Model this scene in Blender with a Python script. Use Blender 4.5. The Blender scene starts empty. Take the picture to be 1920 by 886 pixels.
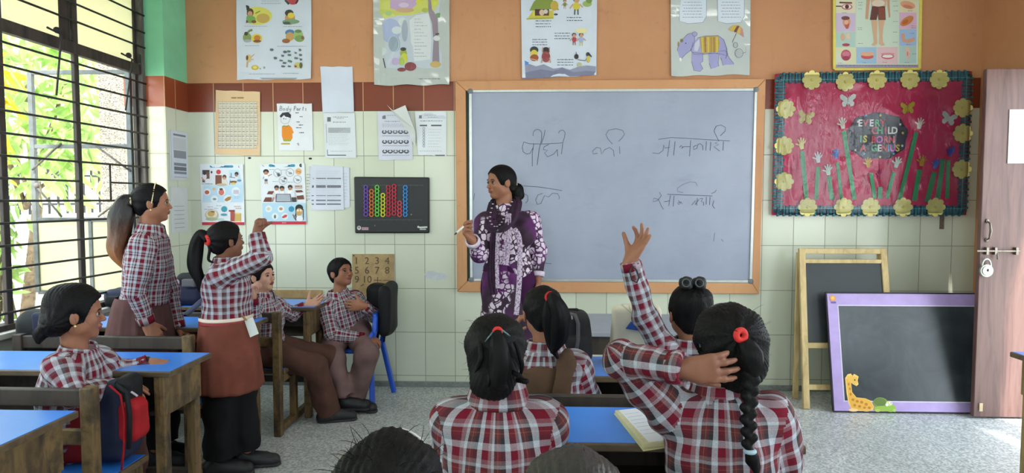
import bpy, math, random
import numpy as np
from mathutils import Vector, Matrix, Euler

sc = bpy.context.scene
col = sc.collection
random.seed(7)
RNG = np.random.default_rng(7)
PI = math.pi

# ------------------------------------------------------------------ camera
FPX = 1250.0
CAM = np.array([0.0, 0.0, 1.36])
cam_data = bpy.data.cameras.new('camera')
cam_data.sensor_width = 36.0
cam_data.lens = FPX / 1920.0 * 36.0
cam_data.clip_start = 0.05
cam = bpy.data.objects.new('camera', cam_data)
col.objects.link(cam)
cam.location = CAM
cam.rotation_euler = (math.radians(90 - 3.16), 0, math.radians(2.29))
sc.camera = cam
CR = np.array(cam.rotation_euler.to_matrix())

# ------------------------------------------------------------------ light and exposure
sc.view_settings.view_transform = 'Standard'
sc.view_settings.look = 'None'
sc.view_settings.gamma = 1.0
sc.view_settings.use_curve_mapping = False
sc.view_settings.exposure = 0.30
SKY_STRENGTH = 5.2
SUN_STRENGTH = 9.0
TUBE_POWER = 3.0
PORTALS = True

world = bpy.data.worlds.new('sky')
sc.world = world
world.use_nodes = True
wn = world.node_tree.nodes; wl = world.node_tree.links
wn.clear()
w_out = wn.new('ShaderNodeOutputWorld')
w_bg = wn.new('ShaderNodeBackground')
w_tc = wn.new('ShaderNodeTexCoord')
w_sep = wn.new('ShaderNodeSeparateXYZ')
w_rmp = wn.new('ShaderNodeValToRGB')
w_rmp.color_ramp.elements[0].position = 0.0
w_rmp.color_ramp.elements[0].color = (0.78, 0.86, 0.90, 1)
w_rmp.color_ramp.elements[1].position = 0.6
w_rmp.color_ramp.elements[1].color = (0.76, 0.90, 1.0, 1)
wl.new(w_tc.outputs['Generated'], w_sep.inputs[0])
wl.new(w_sep.outputs['Z'], w_rmp.inputs[0])
wl.new(w_rmp.outputs[0], w_bg.inputs[0])
w_bg.inputs[1].default_value = SKY_STRENGTH
wl.new(w_bg.outputs[0], w_out.inputs[0])

sun_d = bpy.data.lights.new('sun', 'SUN')
sun_d.energy = SUN_STRENGTH
sun_d.angle = math.radians(2.0)
sun_d.color = (1.0, 0.95, 0.85)
sun = bpy.data.objects.new('sun', sun_d)
col.objects.link(sun)
sun.rotation_euler = (math.radians(38), math.radians(12), 0)   # high sun, from behind the camera side of the building

def area_lamp(name, loc, rot, sx, sy, power, color=(1, 1, 1), portal=False):
    d = bpy.data.lights.new(name, 'AREA')
    d.shape = 'RECTANGLE'; d.size = sx; d.size_y = sy; d.energy = power; d.color = color
    o = bpy.data.objects.new(name, d); col.objects.link(o)
    o.location = loc; o.rotation_euler = rot
    if portal:
        d.cycles.is_portal = True
    return o

sc.cycles.use_denoising = True
sc.cycles.max_bounces = 8
sc.cycles.diffuse_bounces = 5
sc.cycles.sample_clamp_indirect = 6.0
sc.cycles.caustics_reflective = False
sc.cycles.caustics_refractive = False

# ------------------------------------------------------------------ pixel helpers (for measuring the photograph once)
def ray(px, py):
    d = CR @ np.array([(px - 960) / FPX, -(py - 443) / FPX, -1.0])
    return d
def W(px, py, Y):
    d = ray(px, py); t = (Y - CAM[1]) / d[1]
    return CAM + d * t
def Wz(px, py, z):
    d = ray(px, py); t = (z - CAM[2]) / d[2]
    return CAM + d * t
def Wx(px, py, X):
    d = ray(px, py); t = (X - CAM[0]) / d[0]
    return CAM + d * t
def v3(*a): return np.array(a, float)
def unit(v):
    v = np.asarray(v, float); n = np.linalg.norm(v)
    return v / n if n > 1e-9 else v

# ------------------------------------------------------------------ materials
def s2l(c):
    return tuple(((x / 255 / 12.92) if x / 255 <= 0.04045 else ((x / 255 + 0.055) / 1.055) ** 2.4) for x in c)
def rgba(c): return s2l(c) + (1.0,)
MATS = {}
class NT:
    def __init__(s, m):
        m.use_nodes = True
        s.t = m.node_tree; s.n = s.t.nodes; s.l = s.t.links
        s.b = s.n.get('Principled BSDF')
    def new(s, t, **kw):
        n = s.n.new(t)
        for k, v in kw.items(): setattr(n, k, v)
        return n
    def link(s, a, b): s.l.new(a, b)
    def coord(s, kind='Object', scale=(1, 1, 1), rot=(0, 0, 0), loc=(0, 0, 0)):
        tc = s.new('ShaderNodeTexCoord'); mp = s.new('ShaderNodeMapping')
        mp.inputs['Scale'].default_value = scale; mp.inputs['Rotation'].default_value = rot; mp.inputs['Location'].default_value = loc
        s.link(tc.outputs[kind], mp.inputs[0]); return mp.outputs[0]
    def noise(s, vec, scale, detail=4, rough=0.55, out='Fac', dist=0.0):
        n = s.new('ShaderNodeTexNoise'); n.inputs['Scale'].default_value = scale; n.inputs['Detail'].default_value = detail
        n.inputs['Roughness'].default_value = rough; n.inputs['Distortion'].default_value = dist
        s.link(vec, n.inputs['Vector']); return n.outputs[out]
    def ramp(s, fac, stops, interp='LINEAR'):
        r = s.new('ShaderNodeValToRGB'); r.color_ramp.interpolation = interp
        e = r.color_ramp.elements
        while len(e) > 1: e.remove(e[-1])
        e[0].position = stops[0][0]; e[0].color = stops[0][1]
        for p, c in stops[1:]:
            x = e.new(p); x.color = c
        s.link(fac, r.inputs[0]); return r.outputs[0]
    def mix(s, fac, a, b, mode='MIX'):
        m = s.new('ShaderNodeMix'); m.data_type = 'RGBA'; m.blend_type = mode
        for sock, v in ((m.inputs[0], fac), (m.inputs[6], a), (m.inputs[7], b)):
            if hasattr(v, 'links'): s.link(v, sock)
            else: sock.default_value = v
        return m.outputs[2]
    def math(s, op, a, b=None, c=None):
        m = s.new('ShaderNodeMath'); m.operation = op
        for i, v in enumerate((a, b, c)):
            if v is None: continue
            if hasattr(v, 'links'): s.link(v, m.inputs[i])
            else: m.inputs[i].default_value = v
        return m.outputs[0]
    def bump(s, h, strength=0.3, dist=0.01):
        b = s.new('ShaderNodeBump'); b.inputs['Strength'].default_value = strength; b.inputs['Distance'].default_value = dist
        s.link(h, b.inputs['Height']); s.link(b.outputs[0], s.b.inputs['Normal'])
    def base(s, c):
        if hasattr(c, 'links'): s.link(c, s.b.inputs['Base Color'])
        else: s.b.inputs['Base Color'].default_value = c

def mat(name, c, rough=0.6, var=0.12, nscale=12, bump=0.0, bscale=60, metal=0.0, coat=0.0, spec=0.5, stretch=(1, 1, 1)):
    """plain coloured stuff with a soft mottled variation"""
    if name in MATS: return MATS[name]
    m = bpy.data.materials.new(name); t = NT(m)
    co = t.coord('Object', stretch)
    f = t.noise(co, nscale)
    a = tuple(max(0, x * (1 - var)) for x in s2l(c)) + (1,); b = tuple(min(1, x * (1 + var)) for x in s2l(c)) + (1,)
    t.base(t.ramp(f, [(0.3, a), (0.7, b)]))
    t.b.inputs['Roughness'].default_value = rough; t.b.inputs['Metallic'].default_value = metal
    t.b.inputs['Coat Weight'].default_value = coat; t.b.inputs['Specular IOR Level'].default_value = spec
    if bump: t.bump(t.noise(co, bscale, 3), bump, 0.004)
    MATS[name] = m; return m

def wood(name, c, dark, rough=0.55, scale=(1, 1, 1), wear=0.0):
    if name in MATS: return MATS[name]
    m = bpy.data.materials.new(name); t = NT(m)
    co = t.coord('Object', scale)
    g = t.noise(co, 18, 6, 0.6, dist=0.6)
    cc = t.ramp(g, [(0.3, rgba(dark)), (0.55, rgba(c)), (0.8, tuple(min(1, x * 1.25) for x in s2l(c)) + (1,))])
    if wear:
        w = t.noise(t.coord('Object'), 9, 6, 0.7)
        cc = t.mix(t.ramp(w, [(0.48, (0, 0, 0, 1)), (0.62, (wear, wear, wear, 1))]), cc, rgba(dark))
    t.base(cc); t.b.inputs['Roughness'].default_value = rough
    t.bump(g, 0.25, 0.003)
    MATS[name] = m; return m

# ------------------------------------------------------------------ mesh builder
class MB:
    def __init__(s): s.v = []; s.f = []; s.mi = []; s.c = []
    def add(s, vs, fs, mi=0, c=(1, 1, 1)):
        o = len(s.v); s.v.extend([tuple(map(float, p)) for p in vs])
        for f in fs:
            s.f.append(tuple(o + i for i in f)); s.mi.append(mi); s.c.append(c)
    def box(s, a, b, mi=0, c=(1, 1, 1), M=None):
        (x0, y0, z0), (x1, y1, z1) = a, b
        x0, x1 = min(x0, x1), max(x0, x1); y0, y1 = min(y0, y1), max(y0, y1); z0, z1 = min(z0, z1), max(z0, z1)
        vs = [(x0,y0,z0),(x1,y0,z0),(x1,y1,z0),(x0,y1,z0),(x0,y0,z1),(x1,y0,z1),(x1,y1,z1),(x0,y1,z1)]
        if M is not None: vs = [tuple(M @ Vector(p)) for p in vs]
        s.add(vs, [(0,3,2,1),(4,5,6,7),(0,1,5,4),(1,2,6,5),(2,3,7,6),(3,0,4,7)], mi, c)
    def bar(s, a, b, w, h, up=(0, 0, 1), mi=0):
        a = v3(*a); b = v3(*b); d = unit(b - a); u = v3(*up)
        if abs(np.dot(d, u)) > 0.95: u = v3(1, 0, 0)
        x = unit(np.cross(d, u)); y = np.cross(x, d)
        vs = [p + x * i * w / 2 + y * j * h / 2 for p in (a, b) for i, j in ((-1,-1),(1,-1),(1,1),(-1,1))]
        s.add(vs, [(0,3,2,1),(4,5,6,7),(0,1,5,4),(1,2,6,5),(2,3,7,6),(3,0,4,7)], mi)
    def tube(s, path, r, n=8, mi=0, cap=True):
        P = [v3(*p) for p in path]; R = r if hasattr(r, '__len__') else [r] * len(P)
        ring = []; ref = None
        for i, p in enumerate(P):
            d = unit(P[min(i+1, len(P)-1)] - P[max(i-1, 0)])
            if ref is None:
                ref = v3(0, 0, 1) if abs(d[2]) < 0.9 else v3(1, 0, 0)
            x = unit(np.cross(d, ref)); y = np.cross(x, d); ref = y
            ring.append([p + R[i] * (x * math.cos(2*PI*k/n) + y * math.sin(2*PI*k/n)) for k in range(n)])
        vs = [q for rg in ring for q in rg]; fs = []
        for i in range(len(P) - 1):
            for k in range(n):
                fs.append((i*n+k, i*n+(k+1) % n, (i+1)*n+(k+1) % n, (i+1)*n+k))
        if cap:
            fs.append(tuple(range(n))[::-1]); fs.append(tuple((len(P)-1)*n + k for k in range(n)))
        s.add(vs, fs, mi)
    def ball(s, c, r, n=12, m=8, mi=0, R=None):
        r = r if hasattr(r, '__len__') else (r, r, r); vs = []; fs = []
        for i in range(m + 1):
            th = PI * i / m
            for k in range(n):
                p = v3(r[0]*math.sin(th)*math.cos(2*PI*k/n), r[1]*math.sin(th)*math.sin(2*PI*k/n), r[2]*math.cos(th))
                if R is not None: p = R @ p
                vs.append(v3(*c) + p)
        for i in range(m):
            for k in range(n):
                fs.append((i*n+k, (i+1)*n+k, (i+1)*n+(k+1) % n, i*n+(k+1) % n))
        s.add(vs, fs, mi)
    def prism(s, pts, y0, y1, mi=0, c=(1, 1, 1)):
        """pts in (x,z), extruded along y"""
        n = len(pts); vs = [(x, y0, z) for x, z in pts] + [(x, y1, z) for x, z in pts]
        fs = [tuple(range(n)), tuple(range(n, 2*n))[::-1]] + [(i, n+i, n+(i+1) % n, (i+1) % n) for i in range(n)]
        s.add(vs, fs, mi, c)
    def build(s, name, mats, parent=None, loc=None, smooth=False, bevel=0.0, colors=False, kind=None, seg=2):
        me = bpy.data.meshes.new(name)
        off = v3(*loc) if loc is not None else v3(0, 0, 0)
        me.from_pydata([tuple(v3(*p) - off) for p in s.v], [], s.f)
        if not isinstance(mats, (list, tuple)): mats = [mats]
        for m in mats: me.materials.append(m)
        me.polygons.foreach_set('material_index', s.mi)
        if colors:
            at = me.color_attributes.new('Col', 'FLOAT_COLOR', 'CORNER')
            dat = []
            for p in me.polygons:
                cc = s2l(s.c[p.index]) + (1.0,)
                for _ in range(p.loop_total): dat.extend(cc)
            at.data.foreach_set('color', dat)
        if smooth: me.polygons.foreach_set('use_smooth', [True] * len(me.polygons))
        me.update()
        o = bpy.data.objects.new(name, me); col.objects.link(o)
        o.location = off
        if parent is not None: put(o, parent)
        if bevel:
            b = o.modifiers.new('bevel', 'BEVEL'); b.width = bevel; b.segments = seg; b.limit_method = 'ANGLE'; b.angle_limit = 0.9
        if kind: o['kind'] = kind
        return o

def put(o, parent):
    """parent o (built in world space) to parent, keeping its place"""
    w = world_loc(parent)
    o.parent = parent
    o.location = Vector(o.location) - w
def world_loc(p):
    l = Vector(p.location)
    while p.parent is not None:
        p = p.parent; l = l + Vector(p.location)
    return l

def thing(name, label, cat, loc=(0, 0, 0), group=None):
    o = bpy.data.objects.new(name, None); col.objects.link(o)
    o.empty_display_size = 0.05
    o.location = loc; tag(o, label, cat, group); return o
def tag(o, label, cat, group=None):
    o['label'] = label; o['category'] = cat
    if group: o['group'] = group
    return o
def structure(o): o['kind'] = 'structure'; return o
# ================================================================== the room
YW = 4.77                     # back wall
XL, XR = -2.66, float(W(1842, 70, 4.77)[0])          # window wall and door wall (room faces)
CEIL = 3.25
YB = -2.2                     # wall behind the camera
TX, TZ = 0.218, 0.3187        # wall tile size
Z_RED0 = float(W(700, 208, YW)[2]); Z_RED1 = float(W(700, 154, YW)[2])
Z_SKIRT = float(W(700, 713, YW)[2])
X_GR = float(W(568, 180, YW)[0])

def make_wall_paint(name, c, c2):
    m = bpy.data.materials.new(name); t = NT(m)
    co = t.coord('Object')
    n1 = t.noise(co, 1.6, 6, 0.6); n2 = t.noise(co, 14, 5, 0.65)
    a = t.ramp(n1, [(0.35, rgba(c)), (0.68, rgba(c2))])
    spots = t.ramp(n2, [(0.60, (0, 0, 0, 1)), (0.74, (0.35, 0.35, 0.35, 1))])
    a = t.mix(spots, a, rgba((150, 108, 78)))
    sp = t.new('ShaderNodeSeparateXYZ'); t.link(co, sp.inputs[0])
    st = t.noise(t.coord('Object', (9, 9, 0.8)), 2.2, 5, 0.6)
    a = t.mix(t.ramp(st, [(0.56, (0, 0, 0, 1)), (0.75, (0.30, 0.30, 0.30, 1))]), a, rgba((168, 122, 86)))
    t.base(a); t.b.inputs['Roughness'].default_value = 0.6
    t.bump(t.noise(co, 30, 5), 0.15, 0.006); return m
M_orange = make_wall_paint('paint_orange', (196, 142, 100), (186, 128, 88))
M_green = mat('paint_mint_green', (126, 200, 158), 0.6, 0.10, 4, 0.15, 40)

def make_tile(name, c, c2, grout, tx, tz, ox, oz, axis='X', rough=0.22, gw=0.0022):
    """glazed tiles in a stacked grid; each tile shifts in tone a little, grout lines are recessed"""
    m = bpy.data.materials.new(name); t = NT(m)
    co = t.coord('Object'); sp = t.new('ShaderNodeSeparateXYZ'); t.link(co, sp.inputs[0])
    u = t.math('DIVIDE', t.math('SUBTRACT', sp.outputs[axis], ox), tx); v = t.math('DIVIDE', t.math('SUBTRACT', sp.outputs['Z'], oz), tz)
    def line(x, size):
        f = t.math('FRACT', x); d = t.math('MULTIPLY', t.math('MINIMUM', f, t.math('SUBTRACT', 1.0, f)), size)
        return t.math('LESS_THAN', d, gw)
    g = t.math('MAXIMUM', line(u, tx), line(v, tz))
    cmb = t.new('ShaderNodeCombineXYZ'); t.link(t.math('FLOOR', u), cmb.inputs[0]); t.link(t.math('FLOOR', v), cmb.inputs[1])
    wn_ = t.new('ShaderNodeTexWhiteNoise'); t.link(cmb.outputs[0], wn_.inputs[0])
    n = t.noise(co, 3.2, 6, 0.6)
    f = t.math('ADD', t.math('MULTIPLY', wn_.outputs[0], 0.5), t.math('MULTIPLY', n, 0.5))
    body = t.ramp(f, [(0.25, rgba(c)), (0.75, rgba(c2))])
    t.base(t.mix(g, body, rgba(grout)))
    rr = t.new('ShaderNodeMapRange'); t.link(g, rr.inputs[0]); rr.inputs[3].default_value = rough; rr.inputs[4].default_value = 0.8
    t.link(rr.outputs[0], t.b.inputs['Roughness'])
    t.bump(t.math('SUBTRACT', t.math('MULTIPLY', n, 0.15), t.math('MULTIPLY', g, 1.0)), 0.25, 0.003)
    return m
M_cream = make_tile('tile_cream', (212, 216, 197), (203, 207, 187), (142, 142, 126), TX, TZ, X_GR, Z_RED0)
M_redt = make_tile('tile_brick_red', (128, 54, 28), (104, 42, 22), (190, 150, 110), TX, 0.45, X_GR, Z_RED0 - 0.1, gw=0.003, rough=0.3)
M_creamy = make_tile('tile_cream_side', (212, 216, 197), (203, 207, 187), (142, 142, 126), TX, TZ, 4.60, Z_RED0, 'Y')
M_redy = make_tile('tile_red_side', (150, 72, 40), (122, 54, 30), (190, 150, 110), TX, 0.45, 4.60, Z_RED0 - 0.1, 'Y', gw=0.003, rough=0.3)
M_creamp = make_tile('tile_cream_pillar', (230, 224, 186), (220, 214, 178), (170, 166, 140), 0.4, TZ, XL - .28, Z_RED0)
M_redp = make_tile('tile_red_pillar', (176, 94, 58), (160, 82, 48), (190, 150, 110), 0.4, 0.45, XL - .28, Z_RED0 - 0.1, gw=0.003, rough=0.3)
M_skirt = mat('skirting_terrazzo', (128, 132, 130), 0.5, 0.2, 60)
M_white = mat('white_paint', (214, 214, 206), 0.6, 0.08, 5, 0.1)

def make_floor():
    m = bpy.data.materials.new('floor_terrazzo'); t = NT(m)
    co = t.coord('Object')
    vo = t.new('ShaderNodeTexVoronoi'); vo.inputs['Scale'].default_value = 105; t.link(co, vo.inputs['Vector'])
    chips = t.ramp(vo.outputs['Color'], [(0.2, rgba((156, 160, 160))), (0.5, rgba((192, 196, 196))), (0.8, rgba((222, 225, 225)))])
    n = t.noise(co, 2.0, 5, 0.6)
    t.base(t.mix(t.ramp(n, [(0.35, (0.0, 0, 0, 1)), (0.7, (0.30, 0.30, 0.30, 1))]), chips, rgba((128, 134, 134))))
    t.b.inputs['Roughness'].default_value = 0.38; t.bump(t.noise(co, 90, 2), 0.06, 0.002); return m
M_floor = make_floor()

m = MB(); m.box((XL - .3, YB - .2, -0.12), (XR + 3.2, YW + .2, 0)); structure(m.build('floor', M_floor))
m = MB(); m.box((XL - .3, YB - .2, CEIL), (XR + .2, YW + .2, CEIL + .12)); structure(m.build('ceiling', mat('ceiling_white', (196, 194, 186), 0.8, 0.05)))

m = MB()
m.box((XL - .3, YW, 0), (XR + .15, YW + .2, Z_RED0), 0); m.box((XL - .3, YW, Z_RED0), (XR + .15, YW + .2, Z_RED1), 1)
m.box((XL - .3, YW - .006, Z_RED1), (XR + .15, YW + .2, CEIL), 2)
structure(m.build('wall_back', [M_cream, M_redt, M_orange]))
m = MB(); m.box((XL + .1, YW - .014, 0), (XR, YW, Z_SKIRT)); structure(m.build('baseboard_back', M_skirt, bevel=.003))

# the corner pillar by the window: tiled below, mint green above
PY = 4.47; PX = -2.535
m = MB()
for z0, z1, a, b in ((0, Z_RED0, 0, 3), (Z_RED0, Z_RED1, 1, 4), (Z_RED1, CEIL, 2, 2)):
    m.add([(PX, PY, z0), (PX, YW, z0), (PX, YW, z1), (PX, PY, z1)], [(0, 1, 2, 3)], a)
    m.add([(XL - .16, PY, z0), (PX, PY, z0), (PX, PY, z1), (XL - .16, PY, z1)], [(0, 1, 2, 3)], b)
    m.add([(XL - .16, PY, z0), (XL - .16, YW, z0), (XL - .16, YW, z1), (XL - .16, PY, z1)], [(3, 2, 1, 0)], b)
structure(m.build('wall_left_pillar', [M_creamy, M_redy, M_green, M_creamp, M_redp]))

# window wall: low wall, lintel and the long window between
SILL, WTOP, WY0 = 0.70, 2.80, 0.15
m = MB()
m.box((XL - .22, YB, 0), (XL, PY, SILL - .03), 0); m.box((XL - .22, YB, WTOP), (XL, PY, CEIL), 1); m.box((XL - .22, YB, SILL - .03), (XL, WY0, WTOP), 1)
structure(m.build('wall_left', [M_white, M_green]))
m = MB(); m.box((XL - .24, WY0, SILL - .03), (XL + .03, PY, SILL)); structure(m.build('trim_1', M_white, bevel=.004))

# door wall: doorway next to the back corner, and an unseen opening added for light from the right
DW0, DW1, DWZ = 3.00, 4.23, 2.18
m = MB()
m.box((XR, DW1, 0), (XR + .15, YW, CEIL), 1); m.box((XR, DW0, DWZ), (XR + .15, DW1, CEIL), 1)
m.box((XR, 2.6, 0), (XR + .15, DW0, CEIL)); m.box((XR, YB, 0), (XR + .15, 2.6, .85)); m.box((XR, YB, 2.5), (XR + .15, 2.6, CEIL)); m.box((XR, YB, .85), (XR + .15, -1.6, 2.5))
structure(m.build('wall_right', [M_white, M_orange]))
m = MB()
m.box((XL - .3, YB - .2, 0), (XR + .15, YB, .9)); m.box((XL - .3, YB - .2, 2.6), (XR + .15, YB, CEIL)); m.box((XL - .3, YB - .2, .9), (-1.9, YB, 2.6)); m.box((.3, YB - .2, .9), (XR + .15, YB, 2.6))  # unseen rear opening, put in to let sky light into the room
structure(m.build('wall_rear', M_white))

if PORTALS:
    area_lamp('window_portal', (XL - .23, (WY0 + PY) / 2, (SILL + WTOP) / 2), (0, -PI / 2, 0), WTOP - SILL, PY - WY0, 1, portal=True)
    area_lamp('doorway_portal', (XR + .16, (DW0 + DW1) / 2, DWZ / 2), (0, PI / 2, 0), DWZ, DW1 - DW0, 1, portal=True)
    area_lamp('side_window_portal', (XR + .16, .5, 1.67), (0, PI / 2, 0), 1.65, 4.2, 1, portal=True)
    area_lamp('rear_window_portal', (-.8, YB - .21, 1.75), (PI / 2, 0, 0), 2.2, 1.7, 1, portal=True)

# four tube lamps under the ceiling (out of view, added to brighten the room)
M_tube = bpy.data.materials.new('tube_glass'); _t = NT(M_tube); _t.b.inputs['Emission Color'].default_value = (1, .98, .94, 1); _t.b.inputs['Emission Strength'].default_value = 6
for i, (x, y, where) in enumerate(((-1.2, 2.9, 'over the left desks near the front'), (1.3, 2.9, 'over the right desks near the front'), (-1.2, .2, 'over the left desks near the back'), (1.3, .2, 'over the right desks near the back'))):
    t_ = thing('tube_light', 'white fluorescent ceiling tube ' + where, 'lamp', (x, y, CEIL - .06), 'ceiling tubes')
    m = MB(); m.box((x - .62, y - .03, CEIL - .06), (x + .62, y + .03, CEIL)); m.build('batten', M_white, t_, loc=(x, y, CEIL), bevel=.004)
    m = MB(); m.tube([(x - .6, y, CEIL - .085), (x + .6, y, CEIL - .085)], .014, 10); m.build('tube', M_tube, t_, loc=(x, y, CEIL), smooth=True)
    a = area_lamp('tube_glow', (x, y, CEIL - .11), (0, 0, 0), 1.2, .08, TUBE_POWER, (1, .97, .92)); put(a, t_)

# ------------------------------------------------------------------ the grilled window
M_bar = mat('iron_black', (30, 28, 28), 0.6, 0.4, 30, 0.3, 90)
M_frame = wood('window_timber_dark', (62, 52, 46), (26, 22, 21), 0.7, (1, 1, .2))
M_old = wood('window_timber_worn', (104, 98, 92), (46, 40, 38), 0.8, (1, 1, .15))
M_pane = bpy.data.materials.new('pane_frosted_cream'); _t = NT(M_pane)
_n = _t.noise(_t.coord('Object'), 6, 4)
_t.base(_t.ramp(_n, [(.3, rgba((216, 212, 192))), (.7, rgba((230, 228, 210)))])); _t.b.inputs['Roughness'].default_value = .45
_tr = _t.new('ShaderNodeBsdfTranslucent'); _tr.inputs[0].default_value = rgba((232, 226, 200)); _ms = _t.new('ShaderNodeMixShader'); _ms.inputs[0].default_value = .6
_t.link(_t.b.outputs[0], _ms.inputs[1]); _t.link(_tr.outputs[0], _ms.inputs[2]); _t.link(_ms.outputs[0], _t.n['Material Output'].inputs[0])
XF = XL - .035
win = bpy.data.objects.new('window_1', None); col.objects.link(win); win.location = (XF, 3.3, SILL); win['kind'] = 'structure'
ZT = 2.235
m = MB()
m.box((XF - .02, PY - .035, SILL), (XF + .03, PY, WTOP), 1); m.box((XF - .03, PY - .06, SILL), (XF - .005, PY - .035, WTOP), 0)
for y in (3.82, 3.265, 2.76, 2.23, 1.70, 1.17, .64): m.box((XF - .012, y - .020, SILL), (XF + .010, y + .020, WTOP), 0)
m.box((XF - .02, 3.72, ZT), (XF - .008, 3.80, WTOP), 0)
m.box((XF - .05, WY0, SILL), (XF + .05, WY0 + .06, WTOP), 0)
m.box((XF - .05, WY0, SILL), (XF + .02, PY, SILL + .03), 0); m.box((XF - .05, WY0, WTOP - .05), (XF + .05, PY, WTOP), 0)
m.box((XF - .02, WY0, ZT - .036), (XF + .02, PY, ZT + .030), 0)
m.build('window_frame', [M_frame, M_old], win, loc=(XF, 3.3, SILL), bevel=.004)
bars = [2.597, 2.483, 2.383] + [2.143 - .1127 * i for i in range(13)]
for i, z in enumerate(bars):
    if z < SILL + .03: continue
    m = MB()
    if i == 9:
        m.tube([(XF + .03, WY0, z), (XF + .03, 3.78, z)], .006, 8); m.tube([(XF + .03, 4.06, z), (XF + .03, PY, z)], .006, 8)
        for y in (3.78, 4.06): m.tube([(XF + .03, y, z + .1127), (XF + .03, y, z - .1127)], .006, 8)
    else: m.tube([(XF + .03, WY0, z), (XF + .03, PY, z)], .0065, 8)
    m.build('grille_bar', M_bar, win, loc=(XF, 3.3, z), smooth=True)
# frosted panes of the top lights, above the transom
ys = [PY - .06, 3.844, 3.796, 3.322, 3.258, 2.792, 2.728, 2.262, 2.198, 1.732, 1.668, 1.202, 1.138, .672, .608, WY0 + .06]
for a, b in zip(ys[::2], ys[1::2]):
    m = MB(); m.box((XF - .022, b, ZT + .035), (XF - .016, a, WTOP - .05)); m.build('pane', M_pane, win, loc=(XF, a, ZT))
# pivot stays of the top lights
for y in (3.62, 4.26):
    m = MB(); m.tube([(XF + .05, y - .08, ZT + .05), (XF + .07, y, ZT + .03), (XF - .06, y + .12, ZT - .28)], .006, 6); m.ball((XF + .06, y - .02, ZT + .05), .018, 8, 6)
    m.box((XF + .045, y + .10, ZT + .03), (XF + .055, y + .12, ZT + .085)); m.build('stay', M_bar, win, loc=(XF, y, ZT))
# the casement that stands open outwards, square to the wall
M_sash = mat('sash_grey_iron', (92, 96, 98), 0.5, 0.25, 20)
cas = bpy.data.objects.new('window_2', None); col.objects.link(cas); cas.location = (XF - .06, 4.42, .72); cas['kind'] = 'structure'
x1, x0, zA, zB, zC, zD = XF - .06, -3.43, .725, 1.225, 1.72, 2.215
m = MB()
for x in (x0, x1): m.box((x - .016, 4.405, zA), (x + .016, 4.435, zD))
for z in (zA, zB, zC, zD): m.box((x0, 4.408, z - .014), (x1, 4.432, z + .014))
m.box((-3.06, 4.408, zA), (-3.035, 4.432, zB))
m.build('window_frame', M_sash, cas, loc=(x1, 4.42, zA), bevel=.003)
m = MB(); m.box((x0, 4.418, zA), (x1, 4.422, zB)); m.build('pane', M_pane, cas, loc=(x1, 4.42, zA))
m = MB()
for p in (((x0 + .03, 4.40, zB + .22), (-3.22, 4.38, zB + .02)), ((-3.22, 4.40, zC + .02), (-3.42, 4.39, zC - .16)), ((-2.98, 4.40, zC), (-2.74, 4.39, zC - .17)), ((-2.98, 4.40, zB + .02), (-2.78, 4.39, zB + .16))):
    m.tube(p, .007, 6)
m.ball((x0 + .03, 4.40, zB + .23), .02, 8, 6)
m.build('stay', M_old, cas, loc=(x1, 4.4, zB), smooth=True)

# ------------------------------------------------------------------ outside the window
M_ground = mat('yard_concrete', (206, 200, 188), 0.9, 0.15, 3)
m = MB(); m.box((-14, -6, -.5), (XL - .3, 18, -.06)); structure(m.build('ground_outside', M_ground))
m = MB(); m.box((XR + 3.2, -6, -.5), (12, 18, -.06)); structure(m.build('path_outside', M_ground))
M_pebble = bpy.data.materials.new('pebble_dash'); _t = NT(M_pebble)
_v = _t.new('ShaderNodeTexVoronoi'); _v.inputs['Scale'].default_value = 95; _t.link(_t.coord('Object'), _v.inputs['Vector'])
_t.base(_t.ramp(_v.outputs['Color'], [(.2, rgba((112, 104, 94))), (.5, rgba((146, 138, 126))), (.85, rgba((176, 168, 156)))])); _t.b.inputs['Roughness'].default_value = .9
_t.bump(_v.outputs['Distance'], .8, .02)
m = MB(); m.box((-4.02, 6.0, -.06), (-3.05, 6.9, 3.6)); structure(m.build('pillar_outside', M_pebble))
m = MB(); m.box((-6.6, -4, -.06), (-6.35, 17, 1.12)); m.box((-6.64, -4, 1.12), (-6.31, 17, 1.17)); m.box((-6.6, 12.5, -.06), (3, 12.75, 1.15))
structure(m.build('wall_outside', mat('boundary_wall_white', (238, 230, 222), 0.8, 0.1, 3)))
rail = thing('iron_railing', 'black iron railing on top of the white boundary wall outside the window', 'railing', (-6.47, 8, 1.17))
for k, y in enumerate(np.arange(6.2, 13.0, .17)):
    m = MB(); m.bar((-6.47, y, 1.17), (-6.47, y, 1.78), .022, .022); m.build('railing_bar', M_bar, rail, loc=(-6.47, y, 1.17))
for z in (1.30, 1.70):
    m = MB(); m.bar((-6.47, 6.1, z), (-6.47, 13.1, z), .03, .03); m.build('rail', M_bar, rail, loc=(-6.47, 8, z))
block = thing('building', 'pale block of flats behind the trees beyond the boundary wall', 'building', (-12, 14, 0))
m = MB(); m.box((-15, 9, -.06), (-11, 20, 8)); m.build('wall', mat('far_plaster', (222, 212, 198), .9, .1, 2), block, loc=(-12, 14, 0))
for y in (10.5, 12.5, 14.5):
    m = MB(); m.box((-11.0, y, 1.6), (-10.94, y + 1.0, 2.9)); m.build('window', mat('far_glass', (96, 110, 116), .3, .1), block, loc=(-11, y, 2))

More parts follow.
